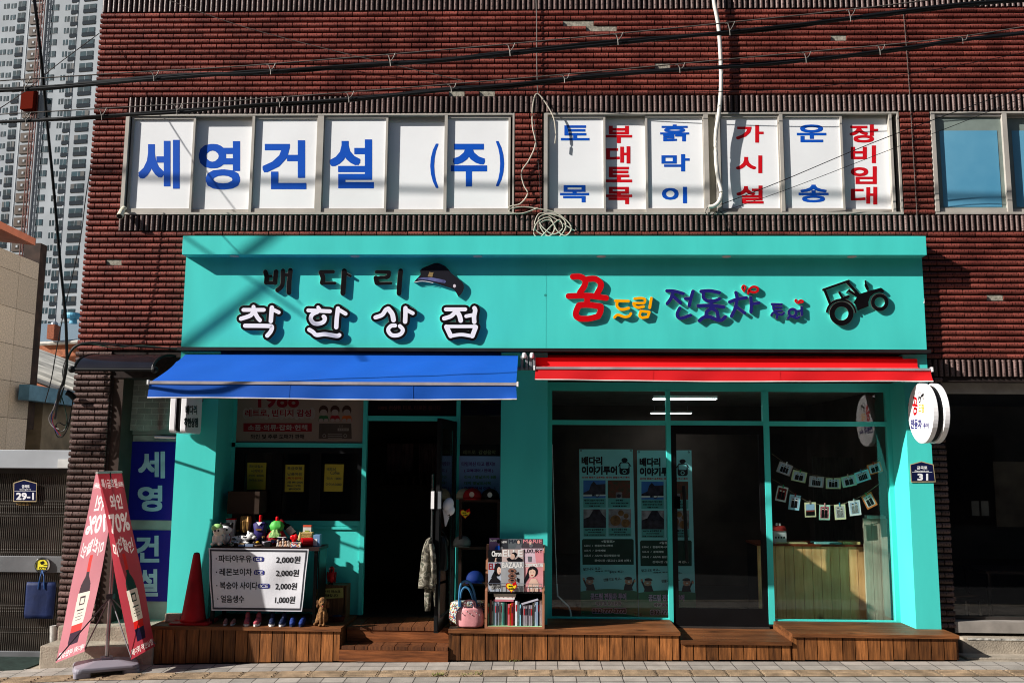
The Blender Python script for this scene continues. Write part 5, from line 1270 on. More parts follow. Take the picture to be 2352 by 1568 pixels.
# ---- wine banner stand
bs = thing('banner_stand', 'red two-sided wine sale banner on an aluminium stand with grey water base', 'banner stand')
G = crop(220, 1860, 1.8)
YN_, YF2 = -.86, -.42
A_, B2, C2, D2, E2, F2 = W(*G((306, 58)), YN_), W(*G((481, 52)), YF2), W(*G((548, 1398)), YN_), W(*G((720, 1300)), YF2), W(*G((4, 1422)), YN_), W(*G((212, 1338)), YF2)
A0, B0 = W(*G((294, 58)), YN_), W(*G((474, 52)), YF2)
RB_ = M('banner_red', 'B4303C', .45, var=.12, scale=1.5, h2='9B2A38'); RBL = M('banner_red_back', 'CB6470', .5, var=.06, scale=1.5)
mr_ = qmap(A_, B2, D2, C2); ml_ = qmap(A0, B0, F2, E2)
NU, NV = 110, 300
def banner_sheet(mp, mats, mir):
    import numpy as np
    g = np.zeros((NV, NU), dtype=np.int8)
    def poly(pts, val):                                            # pts in (u, v)
        xs = [(1-p[0] if mir else p[0])*NU for p in pts]; ys = [p[1]*NV for p in pts]
        x0, x1, y0, y1 = int(max(0, min(xs))), int(min(NU-1, max(xs)+1)), int(max(0, min(ys))), int(min(NV-1, max(ys)+1))
        for j in range(y0, y1+1):
            cy = j+.5; cr_ = []
            for k in range(len(xs)):
                xa, ya, xb, yb = xs[k], ys[k], xs[(k+1) % len(xs)], ys[(k+1) % len(xs)]
                if (ya <= cy) != (yb <= cy): cr_.append(xa+(cy-ya)/(yb-ya)*(xb-xa))
            cr_.sort()
            for a, b in zip(cr_[::2], cr_[1::2]):
                for i in range(max(0, int(a+.5)), min(NU, int(b+.5))): g[j, i] = val
    def word(s_, u0, v0, u1, v1, b, val, wave=0):
        vs, fs = glyphs(s_)
        for k in range(9):
            ox, oy = (0, 0) if k == 0 else (b*math.cos(k*math.pi/4), b*.4*math.sin(k*math.pi/4))
            for f_ in fs: poly([(u0+(u1-u0)*vs[i][0]+ox, v0+(v1-v0)*vs[i][1]+oy+wave*math.sin(vs[i][0]*9+.5)) for i in f_], val)
    word('특1급호텔', .08, .035, .72, .085, .005, 1); word('(납품)', .74, .052, .97, .085, .003, 1); word('와인', .28, .125, .78, .205, .010, 1); word('70%', .12, .235, .93, .330, .013, 1)
    word('미친할인', .1, .375, .9, .445, .006, 1, .018)
    def body(v0, v1, w0, w1, val):
        sh = lambda v: .5+.10*(v-.7)
        poly([(sh(v0)-w0, v0), (sh(v0)+w0, v0), (sh(v1)+w1, v1), (sh(v1)-w1, v1)], val)
    body(.455, .545, .055, .055, 3); body(.545, .565, .05, .055, 2); body(.565, .61, .055, .16, 2); body(.61, .655, .16, .185, 2)
    body(.865, .93, .195, .18, 5); body(.655, .825, .205, .205, 4); body(.825, .865, .195, .195, 3)
    for v, w in ((.745, .12), (.762, .09), (.779, .13), (.796, .10)): poly([(.52-w, v), (.52+w, v), (.52+w, v+.004), (.52-w, v+.004)], 2)
    poly([(.42, .675), (.6, .675), (.6, .72), (.42, .72)], 2); poly([(.45, .682), (.57, .682), (.57, .712), (.45, .712)], 4)
    word('배다리 착한상점', .06, .953, .94, .985, .003, 1)
    b = MB(); I = []
    for j in range(NV+1):
        v = j/NV; I.append(b.add([mp(i/NU, v, .008*math.sin(i/NU*3+v*8)*math.sin(math.pi*v)) for i in range(NU+1)]))
    for j in range(NV):
        for i in range(NU): b.mi = int(g[j, i]); b.face([I[j][i], I[j][i+1], I[j+1][i+1], I[j+1][i]])
    return b.build('banner', mats, bs, smooth=True)
bm = [cloth_mat('banner_red_cloth', 'B23E4A'), cloth_mat('banner_lettering', 'F4EDE6'), cloth_mat('banner_bottle', '20332A', .35), cloth_mat('banner_foil', 'D6231F'), cloth_mat('banner_label', 'E2DAC8'), cloth_mat('banner_dark', '2A1E3C', .35)]
bmb = [cloth_mat('banner_pink_back', 'D28892'), cloth_mat('banner_lettering_back', 'F8F0F0'), cloth_mat('banner_bottle_back', '5A4A50', .4), cloth_mat('banner_foil_back', 'E8504C'), cloth_mat('banner_label_back', 'F0E6DA'), cloth_mat('banner_dark_back', '544050', .4)]
banner_sheet(mr_, bm, False); banner_sheet(ml_, bmb, True)
MB().tube([A0.lerp(A_, .5)+Vector((0, 0, .004)), B0.lerp(B2, .5)+Vector((0, 0, .004))], .012, 8).build('top_bar', ALU, bs)
MB().quad(A0, A_, B2, B0).build('top_flap', RB_, bs)
pb = W(*G((372, 1385)), -.66); mid = A_.lerp(B2, .5)
pt_ = Vector((pb.x, pb.y, mid.z-.05)); zpole = ZA(*G((378, 945)), pb.y)
MB().tube([pb, Vector((pb.x, pb.y, ZA(*G((378, 580)), pb.y)))], .017, 12).build('pole', M('aluminium_pole', 'A7A3A4', .3, .9), bs)
MB().tube([Vector((pb.x, pb.y, ZA(*G((378, 580)), pb.y))), mid], .010, 8).build('upper_rod', M('rod_dark', '3A3838', .4, .6), bs)
hub = Vector((pb.x, pb.y, zpole)); MB().box(hub.x-.03, hub.x+.03, hub.y-.03, hub.y+.03, hub.z-.02, hub.z+.025).build('hub', M('hub_grey', '3C3C40', .5), bs, bevel=.004)
for q_ in (C2, D2, E2, F2): MB().tube([hub, q_+Vector((0, 0, .02))], .0065, 6).build('strut', M('strut_grey', '6A686C', .35, .6), bs)
# water base
zb = zg(pb.x, pb.y)
BASE = M('base_grey_plastic', '8A8690', .38, var=.04)
b = MB(); yaw_ = math.radians(28)
def bp(u, v, z): return Vector((pb.x+u*math.cos(yaw_)-v*math.sin(yaw_), pb.y+u*math.sin(yaw_)+v*math.cos(yaw_), zb+z))
out = rr(-.27, -.20, .27, .20, .06, 4)
rings = []
for s_, z in ((1.0, .040), (1.0, .062), (.965, .078), (.80, .088), (.40, .112), (.12, .118)):
    rings.append(b.add([bp(u*s_, v*s_, z) for u, v in out]))
b.face(rings[0][::-1])
for r0, r1 in zip(rings, rings[1:]):
    n = len(out)
    for k in range(n): b.face([r0[k], r0[(k+1) % n], r1[(k+1) % n], r1[k]])
b.face(rings[-1])
ob = b.build('base', BASE, bs, bevel=.006)
for u, v in ((-.2, -.135), (.2, -.135), (-.2, .135), (.2, .135)):
    f_ = MB(); f_.prism(rr(-.069, -.064, .069, .064, .03, 4), lambda x, y, l, u=u, v=v: bp(u+x, v+y, l), 0.0, .0405); f_.build('base_foot', BASE, bs)
MB().prism(rr(-.05, -.05, .05, .05, .02, 3), lambda x, y, l: bp(x, y, l), .112, .135).build('pole_socket', BASE, bs)
# ---- traffic cone
ZD = DECKZ
pc = W(439, 1426, -.24); cn = thing('traffic_cone', 'faded red traffic cone standing on the left wooden deck', 'cone', (pc.x, -.24, ZD))
hc = ZA(446, 1268, -.24)-ZD
CR = M('cone_red', 'A8141A', .55, var=.2, scale=4)
MB().lathe([(.125, .018), (.112, .05), (.032, hc-.02), (.022, hc-.003), (.008, hc)], (pc.x+.02, -.24, ZD), 32).build('body', CR, cn, smooth=True)
MB().lathe([(.034, hc-.075), (.03, hc-.03), (.026, hc-.004), (.008, hc+.002)], (pc.x+.02, -.24, ZD), 24).build('tip', M('cone_tip', '5E1416', .6), cn, smooth=True)
b = MB(); b.prism(rr(-.19, -.16, .19, .16, .03, 4), lambda x, y, l: Vector((pc.x+.02+x, -.22+y, ZD+l)), .001, .02); b.build('base', CR, cn, bevel=.004)
sto = MB().box(XA(394, 1420, -.02), XA(430, 1420, -.02), -.19, -.12, ZD+.001, ZD+.075); tag(sto.build('stone_block', CONC, None, bevel=.005), 'small grey stone block at the foot of the left pilaster behind the cone', 'block')
# ---- drinks table with price banner
tb = thing('display_table', 'black framed table draped in front with the drinks price banner', 'table')
Yt0, Yt1 = -.28, .12
H_ = crop(820, 2020, 4.127)
Xt0, Xt1 = XA(484, 1262, Yt0), XA(709, 1262, Yt0)+.10
ztb = ZA(600, 1256, Yt0)
MB().box(Xt0, Xt1, Yt0, Yt1, ztb-.03, ztb).build('tabletop', M('dark_tabletop', '2A1612', .6, var=.2), tb)
for xx, yy in ((Xt0+.02, Yt0+.02), (Xt1-.05, Yt0+.02), (Xt0+.02, Yt1-.05), (Xt1-.05, Yt1-.05)): BX('leg', BLACK, tb, xx, xx+.03, yy, yy+.03, ZD+.001, ztb-.03)
BX('side_panel', BLACK, tb, Xt1-.015, Xt1-.005, Yt0+.05, Yt1-.05, ZD+.1, ztb-.03); BX('cross_bar', BLACK, tb, Xt0+.05, Xt1-.05, Yt0+.02, Yt0+.04, ZD+.12, ZD+.15)
bn = thing('price_banner', 'white fabric price banner with black border hanging from the display table', 'banner')
TLp, TRp, BRp, BLp = W(*H_((62, 703)), Yt0-.02), W(*H_((1712, 722)), Yt0-.02), W(694, 1403, Yt0-.03), W(486, 1401, Yt0-.03)
mb_ = qmap(TLp, TRp, BRp, BLp)
def wav(u, v): return .006+.010*math.sin(u*11+v*3)*math.sin(math.pi*min(1, v*1.2))+.006*math.sin(u*5-v*9)
def mpb(u, v, l=0.0): return mb_(u, v, wav(u, v)+l)
def patchg(u0, v0, u1, v1, l, nu=30, nv=16):
    b = MB(); I = [b.add([mpb(u0+(u1-u0)*i/nu, v0+(v1-v0)*j/nv, l) for i in range(nu+1)]) for j in range(nv+1)]
    for j in range(nv):
        for i in range(nu): b.face([I[j][i], I[j][i+1], I[j+1][i+1], I[j+1][i]])
    return b
BNW = M('banner_white_fabric', 'DCDCE2', .6, var=.03, scale=4, bump=.1, bscale=30); BNB = M('banner_border', '3A3A42', .6)
patchg(0, 0, 1, 1, 0).build('cloth', BNW, bn, smooth=True)
for a in ((.012, .018, .988, .05), (.012, .95, .988, .982), (.012, .05, .028, .95), (.972, .05, .988, .95)): patchg(*a, .0015, 30 if a[2]-a[0] > .5 else 2, 16 if a[3]-a[1] > .5 else 2).build('border', BNB, bn)
def tb_(mb, s_, u0, v0, u1, v1, b, l=.0022):
    vs, fs = glyphs(s_)
    for k in range(7):
        ox, oy = (0, 0) if k == 0 else (b*math.cos(k*math.pi/3), b*1.5*math.sin(k*math.pi/3))
        i = mb.add([mpb(u0+(u1-u0)*x+ox, v0+(v1-v0)*y+oy, l+k*.00004) for x, y in vs])
        for f_ in fs: mb.face([i[j] for j in f_])
H2u = lambda x: (x-62)/1650; 
BL_ = .0014; INKB = M('banner_ink', '17171B', .6); ICEB = M('ice_badge_blue', '2B2F7E', .5)
rows_ = [('파타야우유', 225, 775, 830, 990, (800, 990), '2,000원', 1195, 1585), ('레몬보이차', 238, 780, 1045, 1160, (820, 1003), '2,000원', 1200, 1585), ('복숭아 사이다', 238, 890, 1250, 1400, (905, 1105), '2,000원', 1200, 1570), ('얼음생수', 240, 660, 1470, 1610, None, '1,000원', 1215, 1560)]
t1 = MB(); t2 = MB(); t3 = MB(); k_ = 0
for (s_, xa, xb, ya, yb, ice, pr_, pa, pb_) in rows_:
    v0 = .11+k_*.215; v1 = v0+.115
    tb_(t1, s_, H2u(xa), v0, H2u(xb), v1, BL_); tb_(t1, pr_, H2u(pa), v0+.005, H2u(pb_), v1+.01, BL_); t1.disc(H2u(185), v0+.06, .006, .012, lambda x, y, l: mpb(x, y, .0022), 0, 10)
    if ice:
        a, c_ = H2u(ice[0]), H2u(ice[1]); pts = rr(0, 0, 1, 1, .25, 4)
        t2.flat([(a+(c_-a)*x, v0+.02+.08*y) for x, y in pts], mpb, .0022); tb_(t3, 'ICE', a+(c_-a)*.16, v0+.034, c_-(c_-a)*.16, v0+.087, .0004, .0045)
    k_ += 1
t1.build('lettering', INKB, bn); t2.build('ice_badge', ICEB, bn); t3.build('lettering', BNW, bn)

# ---- merchandise on the table
def at(px, py, Y): p = W(px, py, Y); return p
def HW(x, y, Y): return W(*H_((x, y)), Y)
zt = ztb+.001
def blob(name, balls, mat, parent=None, vox=.006):
    b = MB()
    for c_, r, *rot in balls:
        r = r if isinstance(r, tuple) else (r, r, r)
        b.ball(c_, *r, n=14, rot=rot[0] if rot else None)
    return b.build(name, mat, parent, remesh=vox)
from mathutils import Euler
def E(x=0, y=0, z=0): return Euler((math.radians(x), math.radians(y), math.radians(z)))
SKIN = M('doll_cream', 'E9DCCB', .35, var=.05); REDP = M('red_gloss', 'C8141A', .25); DKB = M('dark_brown_plastic', '2A1C18', .4); GOLD = M('gold_paper', '9A7440', .4, .3, var=.25, scale=12)
GRN = M('bright_green', '4FB04A', .5, var=.15, scale=20); PUR = M('purple_cloth', '2E2466', .6, var=.2, scale=10); YLW = M('yellow_gloss', 'E0B030', .4); DRED = M('dark_red_cloth', '8C1018', .6, var=.1)
# seated doll with green cap
o = thing('doll', 'seated cream doll with pale green cap, leftmost on the display table', 'doll')
p = HW(212, 655, -.2); x, y = p.x, -.2
blob('body', [((x, y, zt+.055), (.034, .03, .05)), ((x-.03, y-.03, zt+.018), (.016, .036, .017)), ((x+.028, y-.03, zt+.018), (.016, .036, .017)), ((x-.036, y-.01, zt+.06), (.012, .012, .032)), ((x+.036, y-.012, zt+.06), (.012, .012, .032)), ((x, y, zt+.125), (.048, .042, .045))], SKIN, o, .005)
blob('cap', [((x-.012, y+.002, zt+.148), (.05, .044, .036))], M('pale_green', '9CCB7A', .5), o, .005)
MB().ball((x+.012, y-.042, zt+.128), .007, .004, .009).ball((x-.016, y-.041, zt+.128), .007, .004, .009).build('eye', BLACK, o)
blob('hands', [((x-.03, y-.06, zt+.02), .013), ((x+.03, y-.06, zt+.02), .013)], SKIN, o, .004)
o = thing('doll', 'white doll with black hair behind the cream doll on the display table', 'doll')
p = HW(345, 600, -.10); x, y = p.x, -.10
blob('body', [((x, y, zt+.05), (.032, .03, .048)), ((x, y, zt+.125), (.046, .04, .042)), ((x-.03, y-.02, zt+.05), (.012, .012, .03)), ((x+.03, y-.02, zt+.05), (.012, .012, .03))], M('doll_white', 'E8E6E6', .4), o, .005)
blob('hair', [((x, y+.012, zt+.145), (.05, .042, .034)), ((x-.04, y, zt+.165), (.014, .014, .022), E(0, -30, 0)), ((x+.04, y, zt+.165), (.014, .014, .022), E(0, 30, 0))], BLACK, o, .005)
for sx in (-1, 1): MB().ball((x+sx*.016, y-.039, zt+.125), .007, .004, .010).build('eye', BLACK, o)
for k, (px, Y, r, h_, m_, lb) in enumerate(((540, .08, .03, .12, DKB, 'dark brown bottle between the paper box and the gold bag'), (800, .09, .028, .10, BLACK, 'black jar left of the purple vest at the back'), (1050, .1, .03, .13, DKB, 'dark jar between the two dressed bottles'), (1570, .1, .026, .10, M('amber_glass', '5E3A1C', .2), 'amber jar at the back beside the carton'), (500, -.12, .018, .05, CHROME, 'small metal cup before the spotted dog'), (960, -.05, .022, .07, BLACK, 'small black pot behind the grey bowl'))):
    o = thing('jar', lb, 'jar'); q = HW(px, 600, Y); MB().lathe([(r*.9, 0), (r, h_*.1), (r, h_*.75), (r*.6, h_*.88), (r*.6, h_)], (q.x, Y, zt), 18).build('glass', m_, o, smooth=True); MB().lathe([(r*.66, h_), (r*.66, h_+.014)], (q.x, Y, zt), 18).build('lid', GOLD, o)
# popcorn-style box
o = thing('paper_box', 'tall white and red tapering paper box at the back of the display table', 'box'); p = HW(420, 600, .06)
b = MB(); b.hexa([(p.x-.045, .03, zt+.24), (p.x+.045, .03, zt+.24), (p.x+.035, .03, zt), (p.x-.035, .03, zt), (p.x-.045, .1, zt+.24), (p.x+.045, .1, zt+.24), (p.x+.035, .1, zt), (p.x-.035, .1, zt)]); b.build('box_body', M('box_white', 'D9D3CE', .5), o)
MB().ngon([(p.x-.044, .0285, zt+.16), (p.x+.02, .0285, zt+.19), (p.x-.01, .0285, zt+.14), (p.x+.02, .0285, zt+.02), (p.x-.034, .0285, zt+.02)]).build('red_print', REDP, o); MB().box(p.x-.046, p.x+.046, .028, .102, zt+.235, zt+.248).build('rim', REDP, o)
# gold jars stack
o = thing('gift_bag', 'brown and gold wrapped bag standing on a dark tin at the back of the table', 'bag'); p = HW(665, 500, .05)
P_(loft([(zt+.10, p.x-.035, p.x+.035, .05, .03), (zt+.13, p.x-.045, p.x+.045, .05, .035), (zt+.19, p.x-.05, p.x+.05, .05, .035), (zt+.235, p.x-.044, p.x+.044, .05, .02)], fold=.15), 'wrap', GOLD, o)
MB().lathe([(.035, 0), (.038, .05), (.036, .1)], (p.x, .05, zt), 20).build('tin', DKB, o)
# purple vest and green hanbok bottle covers
o = thing('bottle_cover', 'small purple vest dressed over a bottle with red neck', 'bottle cover'); p = HW(905, 560, .02)
P_(loft([(zt+.0, p.x-.055, p.x+.055, .02, .04), (zt+.1, p.x-.045, p.x+.045, .02, .035), (zt+.15, p.x-.055, p.x+.055, .02, .03), (zt+.165, p.x-.03, p.x+.03, .02, .02)], fold=.06), 'dress', PUR, o, smooth=True)
MB().lathe([(.012, .16), (.012, .21), (.009, .215)], (p.x, .02, zt), 14).build('neck', REDP, o)
MB().ngon([(p.x-.022, -.012, zt+.165), (p.x+.022, -.012, zt+.165), (p.x, -.018, zt+.14)]).build('collar', WHITE, o); MB().box(p.x-.02, p.x+.022, -.024, -.02, zt+.105, zt+.118).build('gold_print', GOLD, o)
o = thing('bottle_cover', 'green jacket and red skirt dressed over a bottle, behind the sunglasses', 'bottle cover'); p = HW(1180, 560, .0)
P_(loft([(zt+.0, p.x-.075, p.x+.075, .0, .05), (zt+.06, p.x-.07, p.x+.07, .0, .05), (zt+.105, p.x-.04, p.x+.04, .0, .03)], fold=.1), 'skirt', DRED, o, smooth=True)
P_(loft([(zt+.1, p.x-.042, p.x+.042, -.004, .034), (zt+.135, p.x-.055, p.x+.055, .0, .03), (zt+.16, p.x-.04, p.x+.04, .0, .024), (zt+.17, p.x-.02, p.x+.02, .0, .018)], fold=.08), 'jacket', GRN, o, smooth=True)
P_(loft([(zt+.055, p.x-.045, p.x+.045, -.045, .012), (zt+.075, p.x-.045, p.x+.045, -.04, .012), (zt+.11, p.x-.02, p.x+.02, -.03, .012)], fold=.15), 'apron', M('leaf_print', 'A9C87A', .6, var=.4, scale=60, h2='3C7A3A'), o)
MB().lathe([(.012, .165), (.012, .195), (.009, .2)], (p.x, 0, zt), 14).build('neck', REDP, o)
# leaning wine bottle
o = thing('wine_bottle', 'wine bottle with white label leaning to the right at the back of the table', 'bottle'); p0 = HW(1490, 520, .05); p1 = HW(1250, 230, .05)
d = (p1-p0); MB().tube([p0, p0+d*.08, p0+d*.58, p0+d*.70, p0+d*.78], [.026, .036, .036, .018, .014], 18).build('glass', M('dark_bottle_glass', '10130F', .1), o)
MB().tube([p0+d*.16, p0+d*.5], [.0368, .0368], 18, cap=False).build('label_paper', M('label_paper', 'CFC8BE', .5), o); MB().tube([p0+d*.78, p0+d*1.0], [.0145, .0145], 14).build('foil', DRED, o)
# dalmatian figure lying
o = thing('dog_figure', 'white plush dog with black spots lying on the display table', 'dog figure'); p = HW(650, 600, -.12); x, y = p.x, -.12; z = zt+.02
blob('body', [((x-.03, y, z+.03), (.075, .032, .030)), ((x-.09, y+.01, z+.02), (.02, .02, .02)), ((x+.02, y-.03, z), (.035, .014, .014)), ((x-.06, y-.03, z), (.03, .013, .013)), ((x+.05, y-.005, z+.055), (.036, .03, .030)), ((x+.083, y-.015, z+.045), (.022, .018, .016)), ((x+.03, y, z+.085), (.010, .008, .016), E(0, -20, 0))], M('dalmatian_white', 'E6E4E2', .6), o, .005)
s_ = MB()
for dx, dz, yy in ((-.09, .045, .024), (-.065, .03, .034), (-.04, .052, .026), (-.015, .03, .034), (-.05, .015, .033), (.0, .05, .025), (.045, .075, .024), (.06, .06, .03)): s_.ball((x+dx, y-yy, z+dz), .006, .004, .006, n=8)
s_.ball((x+.103, y-.02, z+.05), .007, .006, .006, n=8); s_.build('spots', BLACK, o); MB().lathe([(.026, 0), (.028, .006)], (x+.025, y, z+.045), 18).build('collar', BLACK, o)
# small goods in the front row
def small(kind, label, fn): o = thing(kind[0], label, kind[1], group='small goods along the front of the display table'); fn(o); return o
def tin(o, px, w_, h_, m1, m2, Y=-.22):
    p = HW(px, 700, Y); MB().box(p.x-w_, p.x+w_, Y-.03, Y+.03, zt, zt+h_).build('case', m1, o, bevel=.003); MB().box(p.x-w_*1.02, p.x+w_*1.02, Y-.031, Y+.031, zt+h_*.7, zt+h_).build('lid', m2, o, bevel=.002)
LB = M('pale_blue_tin', '8FA3C4', .35, .3); TAN = M('tan_lid', 'B99A6A', .5)
small(('tin_box', 'tin'), 'small pale blue tin with tan lid in the front row of the table', lambda o: tin(o, 610, .028, .03, LB, TAN))
small(('tin_box', 'tin'), 'wide pale blue tin right beside the tan-lidded one', lambda o: tin(o, 745, .038, .024, LB, LB))
small(('camera_case', 'camera'), 'black toy camera in the front row below the dark bowl', lambda o: tin(o, 1040, .03, .04, BLACK, BLACK))
def cam_(o):
    p = HW(465, 700, -.22); MB().box(p.x-.035, p.x+.035, -.245, -.2, zt, zt+.032).build('case', DKB, o, bevel=.003); MB().lathe([(.016, 0), (.018, -.014), (.014, -.02)], (p.x, -.246, zt+.016), 18, axis='y').build('lens', CHROME, o)
    MB().tube([(p.x-.03, -.22, zt+.032), (p.x-.026, -.22, zt+.05), (p.x+.026, -.22, zt+.05), (p.x+.03, -.22, zt+.032)], .003, 6).build('wire_handle', CHROME, o)
small(('old_camera', 'camera'), 'old metal camera with wire handle in the front row, left part', cam_)
def mirror_(o):
    p = HW(465, 600, -.16); MB().ball((p.x, -.16, zt+.055), .022, .006, .03).build('mirror_glass', CHROME, o); MB().tube([(p.x, -.16, zt+.03), (p.x, -.16, zt)], .004, 6).build('stem', CHROME, o)
small(('table_mirror', 'mirror'), 'tiny oval metal mirror on a stem before the spotted dog', mirror_)
def bowl(px, Y, r, h, m, lab, nm='bowl'):
    o = thing(nm, lab, nm); p = HW(px, 660, Y); MB().lathe([(r*.6, 0), (r*.95, h*.5), (r, h), (r*.88, h), (r*.7, h*.5), (.002, h*.35)], (p.x, Y, zt), 24).build('shell', m, o, smooth=True)
    MB().lathe([(r*.9, h*.55), (.001, h*.6)], (p.x, Y, zt), 24).build('filling', M('dark_filling', '2C1512', .5, var=.3, scale=60), o); return o
bowl(1015, -.14, .045, .045, M('grey_ceramic', '6C6670', .3), 'grey ceramic bowl filled with dark trinkets in the middle of the table')
bowl(880, -.24, .038, .018, M('brown_dish', '6A5548', .4), 'shallow brown dish at the front edge of the table', 'dish')
p = HW(850, 600, -.17); o = thing('wooden_shoe', 'small black and yellow ornament beside the spotted dog', 'ornament'); blob('shell', [((p.x, -.17, zt+.022), (.034, .022, .02)), ((p.x-.02, -.17, zt+.03), (.018, .02, .018))], DKB, o, .005); MB().ball((p.x+.012, -.175, zt+.035), .02, .016, .012).build('yellow_top', YLW, o)
# sunglasses
for k, (px, Y) in enumerate(((1150, -.16), (1260, -.19), (1360, -.17))):
    o = thing('sunglasses', ('black sunglasses lying beside the grey bowl', 'white framed sunglasses on top of the small figurines', 'dark sunglasses between the figurines and the red mug')[k], 'sunglasses'); p = HW(px, 650, Y); z = zt+(.045, .075, .06)[k]
    MB().lathe([(.017, 0), (.017, .003)], (p.x-.02, Y, z), 14, axis='y').lathe([(.017, 0), (.017, .003)], (p.x+.02, Y, z), 14, axis='y').build('lens', M('sunglass_lens', '141A33', .1), o)
    MB().tube([(p.x-.04, Y+.05, z+.005), (p.x-.038, Y, z+.014), (p.x, Y-.004, z+.012), (p.x+.038, Y, z+.014), (p.x+.04, Y+.05, z+.005)], .003, 6).build('frame', (BLACK, WHITE, BLACK)[k], o)
    if k != 0: MB().tube([(p.x, Y+.02, z-.02), (p.x, Y+.02, zt)], .008, 6).build('stand', DKB, o)
# figurines
FG = M('figurine_white', 'CFC6BE', .5, var=.25, scale=40, h2='7C6A60'); FP = M('figurine_tan', 'C49A7C', .5, var=.2, scale=30)
for k, (px, h_, m) in enumerate(((1205, .07, FG), (1250, .05, FP), (1290, .085, FG), (1335, .055, FP), (1375, .06, FG))):
    o = thing('figurine', ('spotted white figurine, leftmost of the small figurine cluster', 'short tan figurine, second in the figurine cluster', 'tall white puppy figurine in the middle of the cluster', 'low tan pig figurine, fourth in the cluster', 'white figurine beside the red mug')[k], 'figurine', group='small animal figurines'); p = HW(px, 690, -.23)
    blob('body', [((p.x, -.23, zt+h_*.35), (.014, .014, h_*.38)), ((p.x, -.235, zt+h_*.82), (.014, .013, .013)), ((p.x-.009, -.24, zt+.008), .008), ((p.x+.009, -.24, zt+.008), .008)], m, o, .004)
# red mug + boxing-glove like vase, comics box, boxes, basket
o = thing('red_mug', 'large glossy red mug lying near the right end of the table', 'mug'); p = HW(1680, 620, -.17)
MB().tube([(p.x-.045, -.2, zt+.042), (p.x+.045, -.15, zt+.042)], .042, 24).build('cup', REDP, o); MB().tube([(p.x-.045, -.2, zt+.042), (p.x-.049, -.202, zt+.042)], [.03, .03], 20).build('inside', DRED, o)
o = thing('red_heart_box', 'red glossy heart-shaped box standing left of the red mug', 'box'); p = HW(1470, 560, -.18)
blob('body', [((p.x-.015, -.18, zt+.085), (.026, .018, .026)), ((p.x+.015, -.18, zt+.09), (.026, .018, .028)), ((p.x, -.18, zt+.06), (.022, .016, .026))], REDP, o, .005)
o = thing('printed_box', 'small box with colourful comic-like print at the front of the table', 'box'); p = HW(1500, 705, -.24)
m = bpy.data.materials.new('comic_print'); m.use_nodes = True; vo = m.node_tree.nodes.new('ShaderNodeTexVoronoi'); vo.inputs['Scale'].default_value = 90; tcx = m.node_tree.nodes.new('ShaderNodeTexCoord'); m.node_tree.links.new(tcx.outputs['Object'], vo.inputs['Vector']); cr_ = m.node_tree.nodes.new('ShaderNodeValToRGB'); sp_ = m.node_tree.nodes.new('ShaderNodeSeparateColor')
m.node_tree.links.new(vo.outputs['Color'], sp_.inputs[0]); m.node_tree.links.new(sp_.outputs[0], cr_.inputs[0]); m.node_tree.links.new(cr_.outputs[0], m.node_tree.nodes['Principled BSDF'].inputs[0]); e = cr_.color_ramp.elements; cr_.color_ramp.interpolation = 'CONSTANT'
e[0].color = (.75, .72, .68, 1); e[1].position = .4; e[1].color = (.5, .05, .04, 1)
for ps, c_ in ((.55, (.05, .12, .3, 1)), (.7, (.7, .5, .1, 1)), (.85, (.04, .04, .05, 1))): z = e.new(ps); z.color = c_
COMIC = m
MB().box(p.x-.05, p.x+.05, -.26, -.21, zt, zt+.045).build('carton', COMIC, o, bevel=.002)
o = thing('boxed_gift', 'white and orange box with green window behind the straw basket', 'box'); p = HW(1690, 450, .04)
MB().box(p.x-.04, p.x+.04, .02, .06, zt+.0, zt+.17).build('carton', M('carton_white', 'CFCBC6', .5), o); MB().box(p.x-.041, p.x+.041, .019, .061, zt+.171, zt+.19).build('flap', M('orange_card', 'C8553A', .5), o); MB().box(p.x-.02, p.x+.02, .0165, .019, zt+.09, zt+.14).build('window', M('olive_print', '8F9A3A', .5), o); MB().box(p.x-.041, p.x-.012, .0155, .018, zt+.05, zt+.1).build('print', DRED, o)
o = thing('straw_basket', 'small lidded straw basket near the right end of the table', 'basket'); p = HW(1695, 520, -.05)
MB().box(p.x-.045, p.x+.045, -.08, -.02, zt+.06, zt+.10).build('weave', M('straw', 'A88C50', .8, var=.35, scale=120), o, bevel=.006); MB().box(p.x-.047, p.x+.047, -.082, -.018, zt+.095, zt+.112).build('lid', M('straw_light', 'C0A86A', .8, var=.3, scale=120), o, bevel=.004); BX('stand', DKB, o, p.x-.03, p.x+.03, -.07, -.03, zt, zt+.06)
o = thing('shell_ornament', 'pointed pale gold shell ornament left of the straw basket', 'ornament'); p = HW(1570, 500, -.06); MB().lathe([(.022, .05), (.026, .07), (.014, .10), (.004, .13)], (p.x, -.06, zt), 10).build('shell', M('shell_gold', 'B8A870', .4), o); BX('stand', DKB, o, p.x-.015, p.x+.015, -.07, -.04, zt, zt+.05)
o = thing('blue_box', 'pale blue and white carton at the right end of the table', 'box'); p = HW(1850, 600, -.12)
MB().box(p.x-.028, p.x+.035, -.16, -.08, zt, zt+.11).build('carton', M('carton_blue', '6E93BC', .45), o, bevel=.002); MB().box(p.x-.0285, p.x+.01, -.1615, -.16, zt+.01, zt+.07).build('print', WHITE, o)
def grow(o, c, s_): o.scale = (s_, s_, s_); o.location = Vector(c)*(1-s_)
for nm_, px_, Y_, s_ in (('bottle_cover', 905, .02, 1.32), ('bottle_cover.001', 1180, 0, 1.36), ('doll', 212, -.2, 1.15), ('doll.001', 345, -.10, 1.2), ('dog_figure', 650, -.12, 1.2), ('straw_basket', 1695, -.05, 1.15), ('gift_bag', 665, .05, 1.15)):
    grow(bpy.data.objects[nm_], (HW(px_, 600, Y_).x, Y_, zt), s_)
